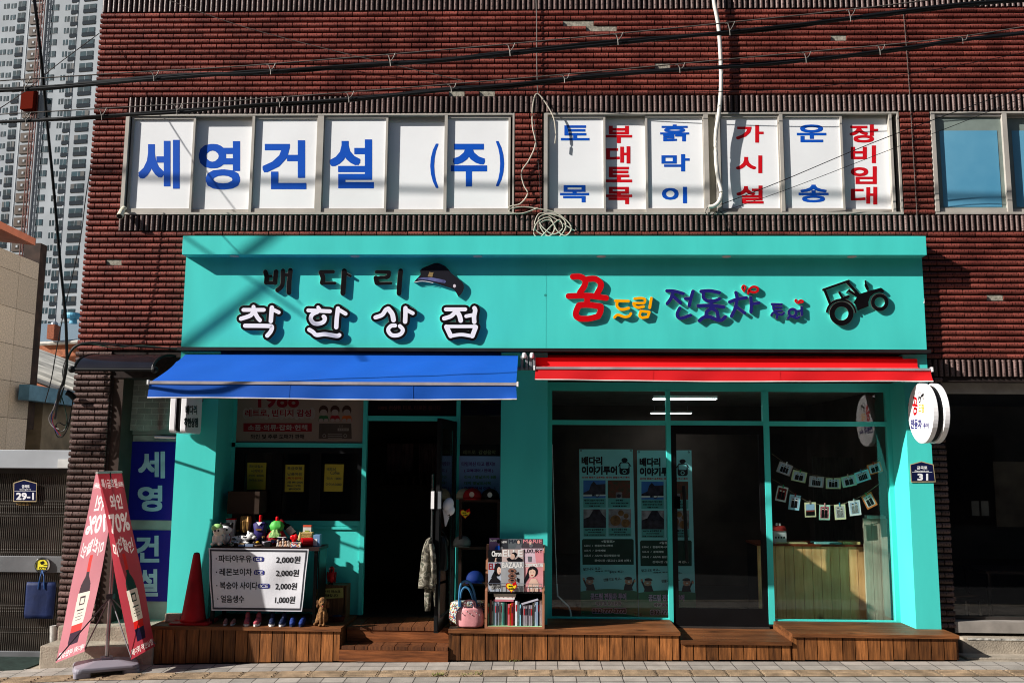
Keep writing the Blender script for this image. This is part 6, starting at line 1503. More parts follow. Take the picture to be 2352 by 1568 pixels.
# ---- shoes
def shoe(o, px, Y, ang, body, sole, high=True, sc_=1.0):
    p = W(px, 1424, Y); R_ = Matrix.Rotation(math.radians(ang), 4, 'Z'); c_ = Vector((p.x, Y, ZD+.002))
    def T(v): return c_+(R_ @ Vector(v))*sc_
    balls = [(T((0, -.07, .035)), (.034*sc_, .048*sc_, .026*sc_), E(0, 0, ang)), (T((0, -.01, .045)), (.034*sc_, .06*sc_, .035*sc_), E(0, 0, ang)), (T((0, .06, .05)), (.032*sc_, .045*sc_, .045*sc_), E(0, 0, ang))]
    if high: balls.append((T((0, .055, .095)), (.030*sc_, .038*sc_, .045*sc_), E(0, 0, ang)))
    blob('upper', balls, body, o, .006)
    b = MB(); pts = [(.036*math.cos(a)*(1 if math.sin(a) < 0 else .9), .118*math.sin(a)) for a in [2*math.pi*k/20 for k in range(20)]]
    b.prism(pts, lambda x, y, l: T((x, y-.01, l)), 0.0, .020); b.build('sole', sole, o)
SOLE = M('rubber_sole', 'D8D4CF', .6); PK = M('dusty_red_canvas', '9C4650', .7, var=.1, scale=10); NVY = M('navy_canvas', '141E3C', .6, var=.1); BLU = M('blue_suede', '1C3270', .7, var=.1); PKG = M('tan_pink_straps', 'A9736B', .6, var=.2, scale=20)
for nm, lab, px, m_, s_, hi, sc_ in (('canvas_shoes', 'pair of dusty red high canvas shoes with white soles under the banner', (568, 592), PK, SOLE, True, .82), ('navy_shoes', 'pair of navy high shoes with white soles under the banner', (625, 650), NVY, SOLE, True, .82), ('blue_shoes', 'pair of low blue shoes at the right end of the shoe row', (672, 695), BLU, NVY, False, .8), ('sandals', 'pair of small pinkish sandals, leftmost of the shoe row', (518, 536), PKG, SOLE, False, .55)):
    o = thing(nm, lab, 'shoes', group='shoes set out on the left deck')
    for k, x in enumerate(px): shoe(o, x, -.30, (12, 4)[k], m_, s_, hi, sc_)
# ---- crate with sign, basket, parrot, dog
cr_o = thing('wooden_crate', 'open wooden crate on end against the turquoise panel right of the table', 'crate'); X0, X1, Z0, Z1 = rect(742, 1343, 795, 1416, .1); Z0 = ZD+.001
CW = wood('crate_wood', '7A5A3C', '5A3F28', 'z', tonek=.2)
for a in ((X0, X0+.012, .1, .3, Z0, Z1), (X1-.012, X1, .1, .3, Z0, Z1), (X0+.013, X1-.013, .1, .3, Z1-.012, Z1), (X0+.013, X1-.013, .29, .3, Z0, Z1-.013)): BX('board', CW, cr_o, *a)
for k in range(5): BX('slat', CW, cr_o, X0+.02+k*(X1-X0-.04)/5, X0+.02+(k+.86)*(X1-X0-.04)/5, .10, .108, Z0, Z1-.013)
pn = thing('paper_sign', 'yellow-green handwritten paper sign on the crate under the parrot', 'sign'); mpn_ = pmap(.09); MB().prism([(725, 1352), (788, 1349), (789, 1372), (726, 1375)], mpn_, 0, .002).build('paper', M('green_yellow_paper', 'A9A960', .7), pn)
t = MB(); t.text('5시부터 마스크', 732, 1354, 782, 1361, mpn_, .003, bold=.3, dirs=4); t.text('착용입니다', 745, 1363, 776, 1370, mpn_, .003, bold=.3, dirs=4); t.build('handwriting', BLACK, pn)
bk = thing('small_basket', 'small red woven basket with dark cloth beside the dog statue', 'basket'); p = W(774, 1420, -.05); MB().lathe([(.05, 0), (.062, .045), (.066, .05), (.055, .05), (.045, .01)], (p.x, -.05, ZD), 20, sx=1.25).build('weave', M('red_weave', '5A2018', .8, var=.4, scale=90), bk); MB().ball((p.x, -.05, ZD+.045), .05, .04, .018).build('cloth', NVY, bk)
pa = thing('parrot_statue', 'red parrot statue perched on top of the wooden crate', 'statue'); p = W(761, 1346, .15); x, y, z = p.x, .14, Z1+.001
PR = M('parrot_red', 'B00F18', .45, var=.15, scale=25)
blob('body', [((x, y, z+.07), (.035, .034, .06)), ((x, y-.005, z+.10), (.038, .032, .035)), ((x+.004, y-.01, z+.15), (.028, .03, .03)), ((x+.004, y-.008, z+.125), (.026, .026, .03)), ((x, y+.02, z+.035), (.022, .03, .035))], PR, pa, .005)
for sx in (-1, 1): blob('wing', [((x+sx*.036, y+.005, z+.08), (.012, .028, .048), E(0, sx*8, 0)), ((x+sx*.034, y+.015, z+.04), (.008, .018, .035))], M('parrot_wing', '8A0C14', .45, var=.2, scale=30), pa, .005)
blob('beak', [((x+.012, y-.036, z+.142), (.009, .013, .014)), ((x+.012, y-.045, z+.13), (.006, .007, .011))], BLACK, pa, .003)
MB().ball((x-.012, y-.030, z+.155), .011, .006, .010).build('eye_patch', WHITE, pa); MB().ball((x-.012, y-.036, z+.156), .004).build('eye', BLACK, pa)
for sx in (-1, 1): MB().ball((x+sx*.016, y-.02, z+.008), .010, .018, .009).build('foot', DKB, pa)
dg_ = thing('dog_statue', 'curly brown puppy statue sitting on the left deck beside the basket', 'statue'); p = W(736, 1430, -.33); x, y = p.x, -.30; z = ZD+.001
FUR = M('brown_fur', '8A6238', .8, var=.3, scale=40, bump=1.0, bscale=90, h2='4E3520')
blob('body', [((x+.0, y+.04, z+.07), (.058, .055, .068)), ((x+.008, y+.005, z+.125), (.042, .04, .06)), ((x-.035, y+.04, z+.04), (.03, .05, .036)), ((x-.055, y-.0, z+.015), (.02, .038, .014)), ((x-.05, y+.075, z+.03), (.022, .04, .016), E(0, 0, 40)),
    ((x+.002, y-.035, z+.075), (.016, .017, .062)), ((x+.034, y-.03, z+.075), (.016, .017, .062)), ((x+.0, y-.05, z+.012), (.018, .024, .012)), ((x+.036, y-.045, z+.012), (.018, .024, .012)),
    ((x+.012, y-.01, z+.215), (.044, .044, .044)), ((x+.012, y-.005, z+.165), (.032, .032, .035)), ((x+.022, y-.05, z+.20), (.022, .024, .018)), ((x+.012, y-.02, z+.245), (.03, .03, .018))], FUR, dg_, .005)
for sx in (-1, 1): blob('ear', [((x+.012+sx*.046, y-.005, z+.205), (.014, .02, .034), E(0, sx*12, 0)), ((x+.012+sx*.05, y-.005, z+.18), (.013, .018, .02))], M('ear_fur', '5E3D22', .85, var=.2, scale=40, bump=.8, bscale=90), dg_, .005)
MB().ball((x+.024, y-.075, z+.207), .009, .007, .007).build('nose', BLACK, dg_)
for sx in (-1, 1): MB().ball((x+.014+sx*.018, y-.05, z+.224), .0055).build('eye', BLACK, dg_)
MB().ball((x+.024, y-.07, z+.186), .007, .008, .004).build('tongue', M('tongue_pink', 'C05A60', .4), dg_)
# brown carton on the sill
o = thing('cardboard_box', 'brown cardboard box standing on its side against the serving window', 'box'); X0, X1, Z0, Z1 = rect(522, 1128, 596, 1180, .05); MB().box(X0, X1, .05, .3, Z0, Z1).build('carton', M('cardboard', '35261C', .8, var=.1), o, bevel=.003); BX('stand', DKB, o, X0+.05, X1-.05, .08, Yt1-.005, ztb+.001, Z0-.002)
# ================================================================== RIGHT SHOP INTERIOR
Yi = YS2
LAMP = M('lamp_tube', 'FFFFFF', .5, emit=6.0)
# white ceiling with two linear lamps
zc_ = ZC-.02
MB().box(xs1+.07, xr0-.06, Yi+.10, YBK-.01, zc_, zc_+.015).build('interior_ceiling', M('interior_ceiling', '8E8A86', .8), bld)
for k, (x0, x1, py, lab) in enumerate(((1500, 1645, 916, 'long white ceiling lamp nearer the glass in the right shop'), (1495, 1588, 949, 'shorter-looking white ceiling lamp further back in the right shop'))):
    zl2 = CAM.z+.70; d = ray(1560, py); Yl_ = (zl2-CAM.z)/d.z*d.y-DIST
    o = thing('ceiling_lamp', lab, 'lamp', (0, Yl_, zc_)); a, b = XA(x0, py, Yl_), XA(x1, py, Yl_)
    MB().box(a, b, Yl_-.07, Yl_+.07, zl2+.002, zl2+.03).build('housing', WHITE, o); MB().box(a+.005, b-.005, Yl_-.065, Yl_+.065, zl2-.004, zl2+.001).build('diffuser', LAMP, o)
    for xx in (a+.05, b-.05): MB().tube([(xx, Yl_, zl2+.03), (xx, Yl_, zc_)], .004, 6).build('hanger', GREYP, o)
# posters hanging behind the glass
PT = M('poster_teal', '8EDCE4', .5, var=.03); PK_ = M('poster_black', '23202A', .5); PRD = M('poster_red', 'B03A32', .5); PG1 = M('poster_dark_green', '23413A', .5); PG2 = M('poster_green', '3C7A58', .5, var=.06); PLT = M('poster_caption_teal', '5FB4B4', .5)
PWH = M('poster_white', 'DCE6E6', .5); PPU = M('poster_lilac', 'D9B6D6', .5); PSK = M('poster_skin', 'C99A80', .5); PSKY = M('photo_sky', '3F78C8', .5, var=.1); PDK = M('photo_dark', '3A3544', .5, var=.35, scale=18); PBR = M('photo_brown', '8A6440', .5, var=.3, scale=20); PGY = M('photo_grey', '9C98A0', .5, var=.3, scale=14); PRB = M('photo_mixed', '7A3A34', .5, var=.5, scale=25, h2='3C4A3A')
def poster(label, dx, dy, Y, corners):
    base = crop(2290, 1780, 2.239)
    mp = lambda x, y, l=0.0: W(*base((x+dx, y+dy)), Y-l)
    o = thing('poster', label, 'poster', tuple(mp(60, 35)), group='tour banners behind the shop glass')
    q = MB(); q.prism([(x-dx, y-dy) for x, y in corners], mp, -.003, 0, back=True); q.build('sheet', PT, o)
    t = MB(); t.text('배다리', 80, 100, 268, 178, mp, .001, bold=4.5); t.text('이야기투어', 82, 184, 400, 264, mp, .001, bold=4.5)
    t.text('032-777-3773', 178, 1462, 478, 1502, mp, .0028, bold=2.5)
    t.build('lettering', PK_, o)
    t = MB(); t.text('032-777-3773', 172, 1456, 484, 1508, mp, .0014, bold=8); t.text('예약 및 문의전화', 207, 1395, 439, 1435, mp, .001, bold=5); t.build('lettering_outline', PPU, o)
    t = MB(); t.text('과거와 현재가 공존하는 배다리 전동차 역사 투어', 82, 278, 510, 297, mp, .001, bold=1, dirs=4); t.build('tagline', PRD, o)
    t = MB()                                                       # little tram with a cap
    t.mi = 0; t.prism(rr(420, 150, 512, 262, 22), mp, 0, .0008); t.disc(466, 132, 28, 20, mp, .0009); t.mi = 1; t.flat(rr(430, 160, 502, 208, 12), mp, .0014); t.ring(466, 235, 18, 12, mp, 0, .0014, 16)
    t.mi = 0; t.stroke([(424, 165), (412, 190)], 7, mp, 0, .001, False); t.stroke([(508, 165), (524, 190)], 7, mp, 0, .001, False); t.build('tram_drawing', [PK_, PT], o)
    ph = MB(); mats = [PSKY, PDK, PBR, PGY, PRB, PLT, PWH]
    for (x0, y0, x1, y1) in ((97, 476, 297, 556), (316, 478, 517, 556), (99, 742, 302, 816), (322, 740, 527, 814)): ph.mi = 5; ph.rectf(x0, y0, x1, y1, mp, .0008)
    ph.mi = 0; ph.rectf(97, 313, 296, 473, mp, .001); ph.mi = 1; ph.flat([(97, 425), (150, 400), (165, 350), (190, 322), (215, 350), (296, 345), (296, 440), (97, 440)], mp, .0014); ph.mi = 6; ph.flat([(97, 440), (296, 440), (296, 452), (97, 458)], mp, .0016); ph.mi = 1; ph.ring(222, 445, 20, 13, mp, 0, .002, 16); ph.rectf(175, 385, 200, 455, mp, .0019)
    ph.mi = 4; ph.rectf(316, 313, 516, 474, mp, .001); ph.mi = 3; ph.flat(rr(388, 420, 445, 474, 8), mp, .0014); ph.mi = 1; ph.disc(415, 452, 20, 16, mp, .0018)
    ph.mi = 1; ph.rectf(98, 572, 300, 740, mp, .001); ph.mi = 3; ph.flat([(98, 572), (190, 572), (150, 640), (98, 660)], mp, .0014); ph.flat([(240, 572), (300, 572), (300, 650), (270, 620)], mp, .0014)
    ph.mi = 3; ph.rectf(322, 570, 525, 738, mp, .001); ph.mi = 2
    for cx, cy, r in ((385, 672, 48), (476, 697, 38), (434, 607, 26), (480, 632, 23)): ph.disc(cx, cy, r, r, mp, .0014)
    ph.build('pictures', mats, o)
    t = MB()
    for s_, x0, y0, x1, y1 in (('배다리 전동차 역사 투어', 105, 484, 280, 502), ('친환경 전동차를 타고 과거로', 112, 512, 285, 525), ('여행을 떠나보세요', 150, 537, 250, 550), ('공예 체험', 385, 484, 450, 500), ('배다리 공예상가에서 함께', 345, 510, 500, 524), ('공예체험을 해보세요', 360, 537, 485, 550), ('AR/VR 실감체험관 탐', 112, 745, 278, 764), ('3차시의 중간 체험프로', 140, 772, 258, 784), ('역사를 스마트하게 함께 해보세요', 105, 795, 290, 808), ('달고나 만들기 체험', 350, 742, 488, 762), ('추억의 달고나 만들기', 370, 770, 480, 782), ('다양하게 뽑기게임도 즐기면 해보세요', 330, 793, 520, 806)):
        t.text(s_, x0, y0, x1, y1, mp, .0016, bold=.8, dirs=4)
    t.build('captions', PK_, o)
    q = MB(); q.flat([(85, 850), (97, 838), (536, 838), (548, 850), (548, 1068), (90, 1068)], mp, .0008); q.build('schedule_board', PG1, o)
    t = MB()
    for s_, x0, y0, x1, y1 in (('<일정표>', 258, 848, 378, 872), ('1교시  /  전동차역사투어', 105, 888, 362, 908), ('2교시  /  공예체험', 105, 932, 295, 950), ('3교시  /  AR/VR 실감체험관 탐', 105, 976, 425, 997), ('간식시간 : 달고나 / 교복 선택 !', 197, 1020, 522, 1042)): t.text(s_, x0, y0, x1, y1, mp, .0016, bold=1.2, dirs=4)
    t.build('schedule_lettering', PWH, o)
    q = MB(); pts = [(70+k*(582-70)/12, 1308-24*math.sin(math.pi*k/12)) for k in range(13)]+[(596-8, 1534), (76, 1520)]; q.flat(pts, mp, .0006); q.build('green_hill', PG2, o)
    t = MB()
    for s_, x0, y0, x1, y1, tl in (('달고나도 먹고~', 97, 1082, 262, 1126, -.14), ('체험도 하고~', 203, 1108, 350, 1138, -.14), ('투어도 하고~', 330, 1112, 462, 1152, -.2), ('만들기도 하고~', 278, 1176, 440, 1222, -.2)):
        m2 = lambda x, y, l=0.0, x0=x0, tl=tl: mp(x, y+tl*(x-x0)*.35, l); t.text(s_, x0, y0+14, x1, y1-4, m2, .0012, bold=.9, dirs=4)
    t.build('handwriting', PK_, o)
    kid = MB()
    for cx, s_ in ((160, -1), (497, 1)):
        kid.mi = 1; kid.disc(cx+6*s_, 1218, 34, 28, mp, .0016); kid.disc(cx+s_*60, 1195-(0 if s_ < 0 else -20), 10, 12, mp, .0016)
        kid.mi = 0; kid.flat([(cx-40, 1298), (cx-28, 1240), (cx+28, 1240), (cx+46, 1298)], mp, .0014); kid.disc(cx+2*s_, 1190, 34, 14, mp, .0020); kid.rectf(cx-32, 1190, cx+36, 1200, mp, .0021); kid.stroke([(cx+s_*30, 1265), (cx+s_*58, 1205)], 16, mp, 0, .0012, False)
        kid.mi = 2; kid.disc(cx+8*s_, 1222, 10, 7, mp, .0026); kid.mi = 0; kid.disc(cx-4, 1212, 2.5, 3, mp, .0026, 8); kid.disc(cx+18, 1212, 2.5, 3, mp, .0026, 8)
    kid.build('student_drawings', [PK_, PSK, PWH], o)
    t = MB(); t.text('꿈드림 전동차 투어', 160, 1322, 482, 1384, mp, .0014, bold=6); t.build('tour_name_shadow', PK_, o)
    t = MB(); t.text('꿈드림 전동차 투어', 160, 1322, 482, 1384, mp, .0022, bold=2.6); t.build('tour_name', PPU, o)
    t = MB(); t.text('예약 및 문의전화', 210, 1398, 436, 1432, mp, .0014, bold=2.4); t.build('lettering', PK_, o)
    g_ = MB()
    for x, y in ((75, 48), (522, 48), (95, 1500), (560, 1502)): g_.ring(x, y, 9, 5, mp, .0, .002, 12)
    g_.build('eyelets', CHROME, o)
poster('pale teal tour poster hanging fully visible behind the left pane of the right shop', 0, 0, Yi+.22, [(60, 35), (540, 37), (580, 1535), (75, 1521)])
poster('pale teal tour poster partly hidden behind the turquoise mullion and glass door', 520, 12, Yi+.22, [(577, 45), (1065, 45), (1104, 1534), (592, 1536)])
wire('blind_crank', 'thin white blind crank hanging inside the left edge of the right shop window', [(1268.5, 1020), (1272, 1150), (1279, 1340)], Yi+.12, Yi+.12, .004, WHITE, smooth=3)
wire('blind_crank', 'bent white crank handle at the bottom of the blind rod', [(1279, 1340), (1281, 1368), (1306, 1392), (1310, 1402), (1312, 1418)], Yi+.11, Yi+.11, .0085, WHITE, smooth=0)
# photo cards on strings
Qc = crop(3060, 1780, 3.92); Yp = Yi+.10
cards = [(308, 368, 222, 172, 20, 'B9AEB2', 'grey card with three dark figures'), (536, 488, 228, 168, 12, 'C2CDA0', 'green card with a couple in black'), (806, 572, 230, 168, 5, 'B9AEB2', 'grey card with five small figures'), (1070, 598, 235, 168, 0, 'C2CDA0', 'green card with three standing figures'), (1317, 562, 228, 168, -12, 'A6D8BE', 'mint card with a busy scene'), (1530, 485, 232, 168, -18, '8FE0EE', 'light blue card with five dark figures'), (1722, 360, 225, 165, -17, 'D9763A', 'orange landscape card'),
         (262, 762, 170, 235, 12, 'DADADA', 'white card with a red and dark photo'), (462, 895, 172, 235, 7, 'A5DDF0', 'pale blue upright card'), (710, 1010, 176, 232, -2, 'E6E6BC', 'cream card with a landscape photo'), (934, 1052, 172, 235, 1, 'B9E3CF', 'mint upright card with pinkish photo'), (1177, 1045, 176, 236, -4, 'E6E6BC', 'cream card with two grey figures'), (1408, 982, 182, 236, -7, 'EDEDED', 'white upright card near the right end'), (1636, 868, 178, 228, -27, 'D9763A', 'orange upright card tilted steeply')]
S1 = [(105, 130), (230, 220), (440, 345), (670, 440), (930, 500), (1180, 505), (1390, 440), (1590, 355), (1830, 180)]; S2 = [(110, 530), (220, 590), (370, 700), (560, 820), (700, 890), (940, 935), (1200, 920), (1400, 850), (1600, 740), (1790, 600)]
for k, S_ in enumerate((S1, S2)):
    tag(MB().tube([W(*Qc(p), Yp+.004) for p in S_], .0025, 6, smooth=3).build('string', M('jute_string', '8A7A66', .8)), ('upper', 'lower')[k]+' sagging string carrying the photo cards behind the right window', 'string')
pegc = ['F0F0F0', '3C9A50', '6A5A50', '5A4A44', 'D0A090', '3C88B0', 'B02A24', '3C9A70', '8A3030', '7A6A60', 'E8A8A8', '3C9AC8', 'F0F0F0', '2C8A50']
rc = random.Random(4)
for k, (cx, cy, w_, h_, an, hx, d) in enumerate(cards):
    a = math.radians(an); mpc = lambda u, v, l=0.0, cx=cx, cy=cy, a=a: W(*Qc((cx+u*math.cos(a)-v*math.sin(a), cy+u*math.sin(a)+v*math.cos(a))), Yp-l)
    o = thing('photo_card', '%s on the %s string in the window' % (d, 'upper' if k < 7 else 'lower'), 'photo card', tuple(mpc(0, 0)), group='photo cards on strings')
    b = MB(); b.prism([(-w_/2, -h_/2), (w_/2, -h_/2), (w_/2, h_/2), (-w_/2, h_/2)], mpc, 0, .001, back=True); b.build('mount', M('card_'+hx, hx, .6, var=.02), o)
    ph = MB(); iw, ih = w_*.39, h_*.39; ph.mi = rc.choice((0, 0, 1)) if k not in (7, 9, 10) else (2, 3, 4)[(7, 9, 10).index(k)]
    ph.flat(rr(-iw, -ih, iw, ih, 14, 3), mpc, .0016); n = 3 if k in (0, 3) else (5 if k in (2, 5) else 2)
    ph.mi = 5
    if k == 9: ph.mi = 6; ph.rectf(-iw, 5, iw, 30, mpc, .0022); ph.mi = 5; ph.rectf(-iw, 30, iw, ih, mpc, .0022)
    else:
        for i in range(n):
            fx = -iw*.75+iw*1.5*(i+.5)/n; fh = ih*(1.25+.25*rc.random()); fw = iw*.62/n*1.15
            ph.mi = 5 if k not in (11, 12) else 7; ph.flat([(fx-fw, ih*.9), (fx-fw*.9, ih*.9-fh*.85), (fx, ih*.9-fh), (fx+fw*.9, ih*.9-fh*.85), (fx+fw, ih*.9)], mpc, .0022); ph.mi = 8; ph.disc(fx, ih*.9-fh-ih*.04, min(fw*.6, ih*.16), ih*.17, mpc, .0026, 10); ph.mi = 5; ph.disc(fx, ih*.9-fh-ih*.16, min(fw*.66, ih*.18), ih*.10, mpc, .003, 10)
    ph.build('photograph', [M('photo_bg_blue', 'B4C4D8', .4), M('photo_bg_grey', 'C4C4C4', .4), M('photo_bg_red', '9A2A2A', .4, var=.4, scale=40), M('photo_bg_sky', '9FC4E4', .4), M('photo_bg_pink', 'D07A86', .4, var=.3, scale=40), BLACK, M('photo_brick', '8A3A30', .5), M('photo_mid_grey', '8C8C8A', .5, var=.3, scale=60), SKIN], o)
    b = MB(); b.prism([(-9, -h_/2-30), (9, -h_/2-30), (9, -h_/2+28), (-9, -h_/2+28)], mpc, .0015, .006); b.build('clothes_peg', M('peg_'+pegc[k], pegc[k], .5), o)
# counter
PINE = wood('knotty_pine', 'ECC08A', 'D8A468', 'z', tonek=.1, sc_=6, rough=.5)
Yct = .62; ct = thing('shop_counter', 'pine-panelled counter with dark red-brown top behind the right window', 'counter')
X0, X1 = XA(1741, 1300, Yct), XA(1994, 1340, Yct); zt_c = ZA(1870, 1254, Yct)
b = MB(); n = 12; zfl = DZ-.08
for k in range(n): b.tone = random.random(); b.box(X0+(X1-X0)*k/n, X0+(X1-X0)*(k+1)/n-.004, Yct, Yct+.02, zfl, zt_c)
b.build('front_board', PINE, ct); MB().box(X0-.01, X1+.005, Yct-.02, Yct+.5, zt_c+.001, zt_c+.022).build('countertop', M('redwood_top', '6E3018', .4, var=.15), ct); MB().box(X0, X1, Yct+.022, Yct+.48, zfl, zt_c).build('body', BLACKM, ct)
for k, (a, b_, h_, m_) in enumerate(((1780, 1850, .012, M('leaflet_cream', 'C4BE8A', .6)), (1868, 1928, .016, M('leaflet_teal', '7FC4C0', .6)), (1931, 1970, .025, M('notebook_yellow', 'D8D08A', .6)))):
    q = MB(); q.box(XA(a, 1250, Yct+.1), XA(b_, 1250, Yct+.1), Yct+.02, Yct+.2, zt_c+.023, zt_c+.023+h_); tag(q.build('leaflet_stack', m_, None), ('low stack of cream leaflets on the counter by the model house', 'pale teal leaflet stack in the middle of the counter', 'thick pale yellow notebook at the right end of the counter')[k], 'leaflets')
mh = thing('model_house', 'white model house with red roof standing on the counter', 'model house'); X0, X1 = XA(1776, 1230, Yct+.1), XA(1804, 1230, Yct+.1); z0, z1 = zt_c+.023, ZA(1790, 1218, Yct+.1)
MB().box(X0, X1, Yct+.06, Yct+.2, z0, z1).build('wall', M('model_white', 'C9CDD0', .5), mh)
b = MB(); b.hexa([(X0, Yct+.12, z1+.05), (X1, Yct+.12, z1+.05), (X1+.005, Yct+.05, z1), (X0-.005, Yct+.05, z1), (X0, Yct+.14, z1+.05), (X1, Yct+.14, z1+.05), (X1+.005, Yct+.21, z1), (X0-.005, Yct+.21, z1)]); b.build('roof', M('model_red', '7E2420', .6), mh)
for k in range(4): BX('window', BLACK, mh, X0+.01+k*.028, X0+.025+k*.028, Yct+.058, Yct+.0595, z0+.05, z0+.07)
for k in (0, 1): BX('chimney', WHITE, mh, X0+.04+k*.03, X0+.055+k*.03, Yct+.12, Yct+.14, z1+.04, z1+.075)
# pale wooden partition
pp = thing('wood_partition', 'pale bleached pine partition with cap at the right side of the window', 'partition'); Yq = .52
X0, X1, Z0, Z1 = rect(1988, 1190, 2043, 1425, Yq); X1 = min(X1+.1, xRr+.05)
BL_P = wood('bleached_pine', 'BDB8A4', 'A8A490', 'z', tonek=.1, sc_=6)
b = MB()
for k in range(3): b.tone = random.random(); b.box(X0+(X1-X0)*k/3, X0+(X1-X0)*(k+1)/3-.003, Yq, Yq+.03, zfl, Z1)
b.build('board', BL_P, pp); BX('cap', M('cap_mint', 'A9C8BC', .5), pp, X0+.03, X1-.02, Yq-.02, Yq+.05, Z1+.001, Z1+.03)
b = MB(); X0, X1 = XA(1870, 1150, 1.8), XA(2060, 1150, 1.8)
for k in range(9): b.tone = random.random(); b.box(X0+(X1-X0)*k/9, X0+(X1-X0)*(k+1)/9-.005, 1.8, 1.83, zfl, 1.9)
tag(b.build('plank_screen', wood('grey_planks', '5A5652', '3E3B38', 'z', tonek=.25)), 'dark grey vertical plank screen behind the counter', 'screen')
# ================================================================== LEFT SHOP: side window, shelf, hats, door things
J = crop(1660, 1900, 2.45)
X0, X1, Z0, Z1 = rect(1054, 1020, 1148, 1047, YS1-.01)
o = thing('menu_board', 'pale blue handwritten board with black chalk heading beside the open door', 'board', (X0, YS1, Z0))
MB().box(X0, min(X1, pMx0-.003), YS1-.012, YS1, Z0, Z1).build('heading_strip', BLACK, o)
MB().text('레트로  감성음악', 1063, 1033, 1139, 1043, pmap(YS1-.012), .001, bold=.35, dirs=4).build('heading', M('chalk_green', '5A6048', .7), o)
X0, X1, Z0, Z1 = rect(1054, 1047, 1149, 1150, YS1-.02); MB().box(X0, min(X1, pMx0-.003), YS1-.022, YS1-.014, Z0, Z1).build('sheet', M('pale_blue_paper', '7F9CCB', .6, var=.03), o)
t = MB(); mj = pmap(YS1-.022)
for k, (s_, x0, y0, x1, y1, mi) in enumerate((('타임머신 타고 왔지!!', 1060, 1060, 1137, 1070, 0), ('( 교복대여 / 판매 )', 1066, 1076, 1133, 1085, 0), ('간식 / 옛날과자 8종', 1066, 1091, 1140, 1099, 1), ('대박 옛날도시락', 1066, 1105, 1128, 1113, 1), ('( 라면땅에서 아우... )', 1060, 1117, 1138, 1126, 0), ('음악 CD  영화 DVD', 1060, 1133, 1144, 1142, 2))): t.mi = mi; t.text(s_, x0, y0, x1, y1, mj, .001, bold=.45, dirs=4)
t.build('handwriting', [M('marker_violet', '5A3A78', .7), M('marker_green', '5C8468', .7), M('marker_blue', '3C5A90', .7)], o)
SW = M('shelf_brown', '33201A', .6, var=.2)
sh_ = thing('display_shelf', 'dark brown display shelf with hats standing in the side window', 'shelf'); Ys = .10
X0, X1, Z0, Z1 = rect(1053, 1143, 1148, 1425, Ys); Z0 = DZ+.001; X1 = min(X1, pMx0-.002)
zs_ = [ZA(1100, 1146, Ys), ZA(1100, 1255, Ys), ZA(1100, 1337, Ys)]
for a in ((X0, X0+.03), (X1-.03, X1)): BX('side', SW, sh_, a[0], a[1], Ys, YS1-.03, Z0, zs_[0]-.03)
for z in zs_: BX('shelf_board', SW, sh_, X0, X1, Ys-.01, YS1-.03, z-.028, z)
BX('back', BLACKM, sh_, X0+.03, X1-.03, YS1-.05, YS1-.04, Z0, zs_[0]-.03)
for k in range(3): BX('drawer', M('drawer_brown', '4A2A20', .6), sh_, X0+.04+k*.12, X0+.15+k*.12, Ys+.01, Ys+.03, Z0+.12, Z0+.19)
def hat(label, px, z, mat, Y=.16, s=1.0, brim=-1, peak=None, patch_=None):
    p = W(px, 1140, Y); o = thing('cap', label, 'cap', (p.x, Y, z), group='caps on and around the display shelf')
    prof = [(.088*s, 0), (.09*s, .02*s), (.085*s, .05*s), (.065*s, .08*s), (.035*s, .098*s), (.004, .102*s)]
    MB().lathe(prof, (p.x, Y, z+.001), 24).build('crown', mat, o, smooth=True); MB().ball((p.x, Y, z+.104*s), .006).build('button', mat, o)
    b = MB(); pts = [(math.cos(math.pi*k/12)*.085*s, -math.sin(math.pi*k/12)*.075*s-.05*s) for k in range(13)]
    b.prism([(.085*s, 0)]+[(a, c_) for a, c_ in pts]+[(-.085*s, 0)], lambda x, y, l: Vector((p.x+x, Y+y-.0, z+.004+l-abs(x)*.12)), 0, .005, back=True); b.build('peak', peak or mat, o)
    if patch_: q = MB().disc(0, 0, .024*s, .026*s, lambda x, y, l: Vector((p.x+x, Y-.089*s-l+abs(x)*.15, z+.045*s-y)), .004, 16, 0); q.build('badge', patch_, o)
    return o
hat('beige cap half hidden behind the red cap on the top shelf', 1068, zs_[0], M('cap_beige', 'A59A84', .8), .24)
hat('red cap with pale badge on the top shelf', 1085, zs_[0], M('cap_red', 'A0121C', .7), .15, 1.05, patch_=M('badge_pale', 'C9B0A4', .5))
hat('black cap with white round badge on the top shelf', 1126, zs_[0], M('cap_black', '121216', .7), .17, 1.0, patch_=M('badge_white', 'C8C8C8', .5))
hat('grey cap on the middle shelf', 1063, zs_[1], M('cap_grey', '8A8580', .8), .17)
hat('blue cap with white diamond badge on the lower shelf', 1092, zs_[2], M('cap_blue', '152E78', .7), .17, 1.05, patch_=None)
p = W(1092, 1324, .07); tag(MB().ngon([(p.x-.035, .066, p.z+.018), (p.x+.035, .066, p.z+.018), (p.x+.045, .066, p.z+.004), (p.x, .066, p.z-.03), (p.x-.045, .066, p.z+.004)]).build('diamond_patch', M('patch_white', 'B8B8BE', .6)), 'white diamond patch on the front of the blue cap', 'patch') if False else None
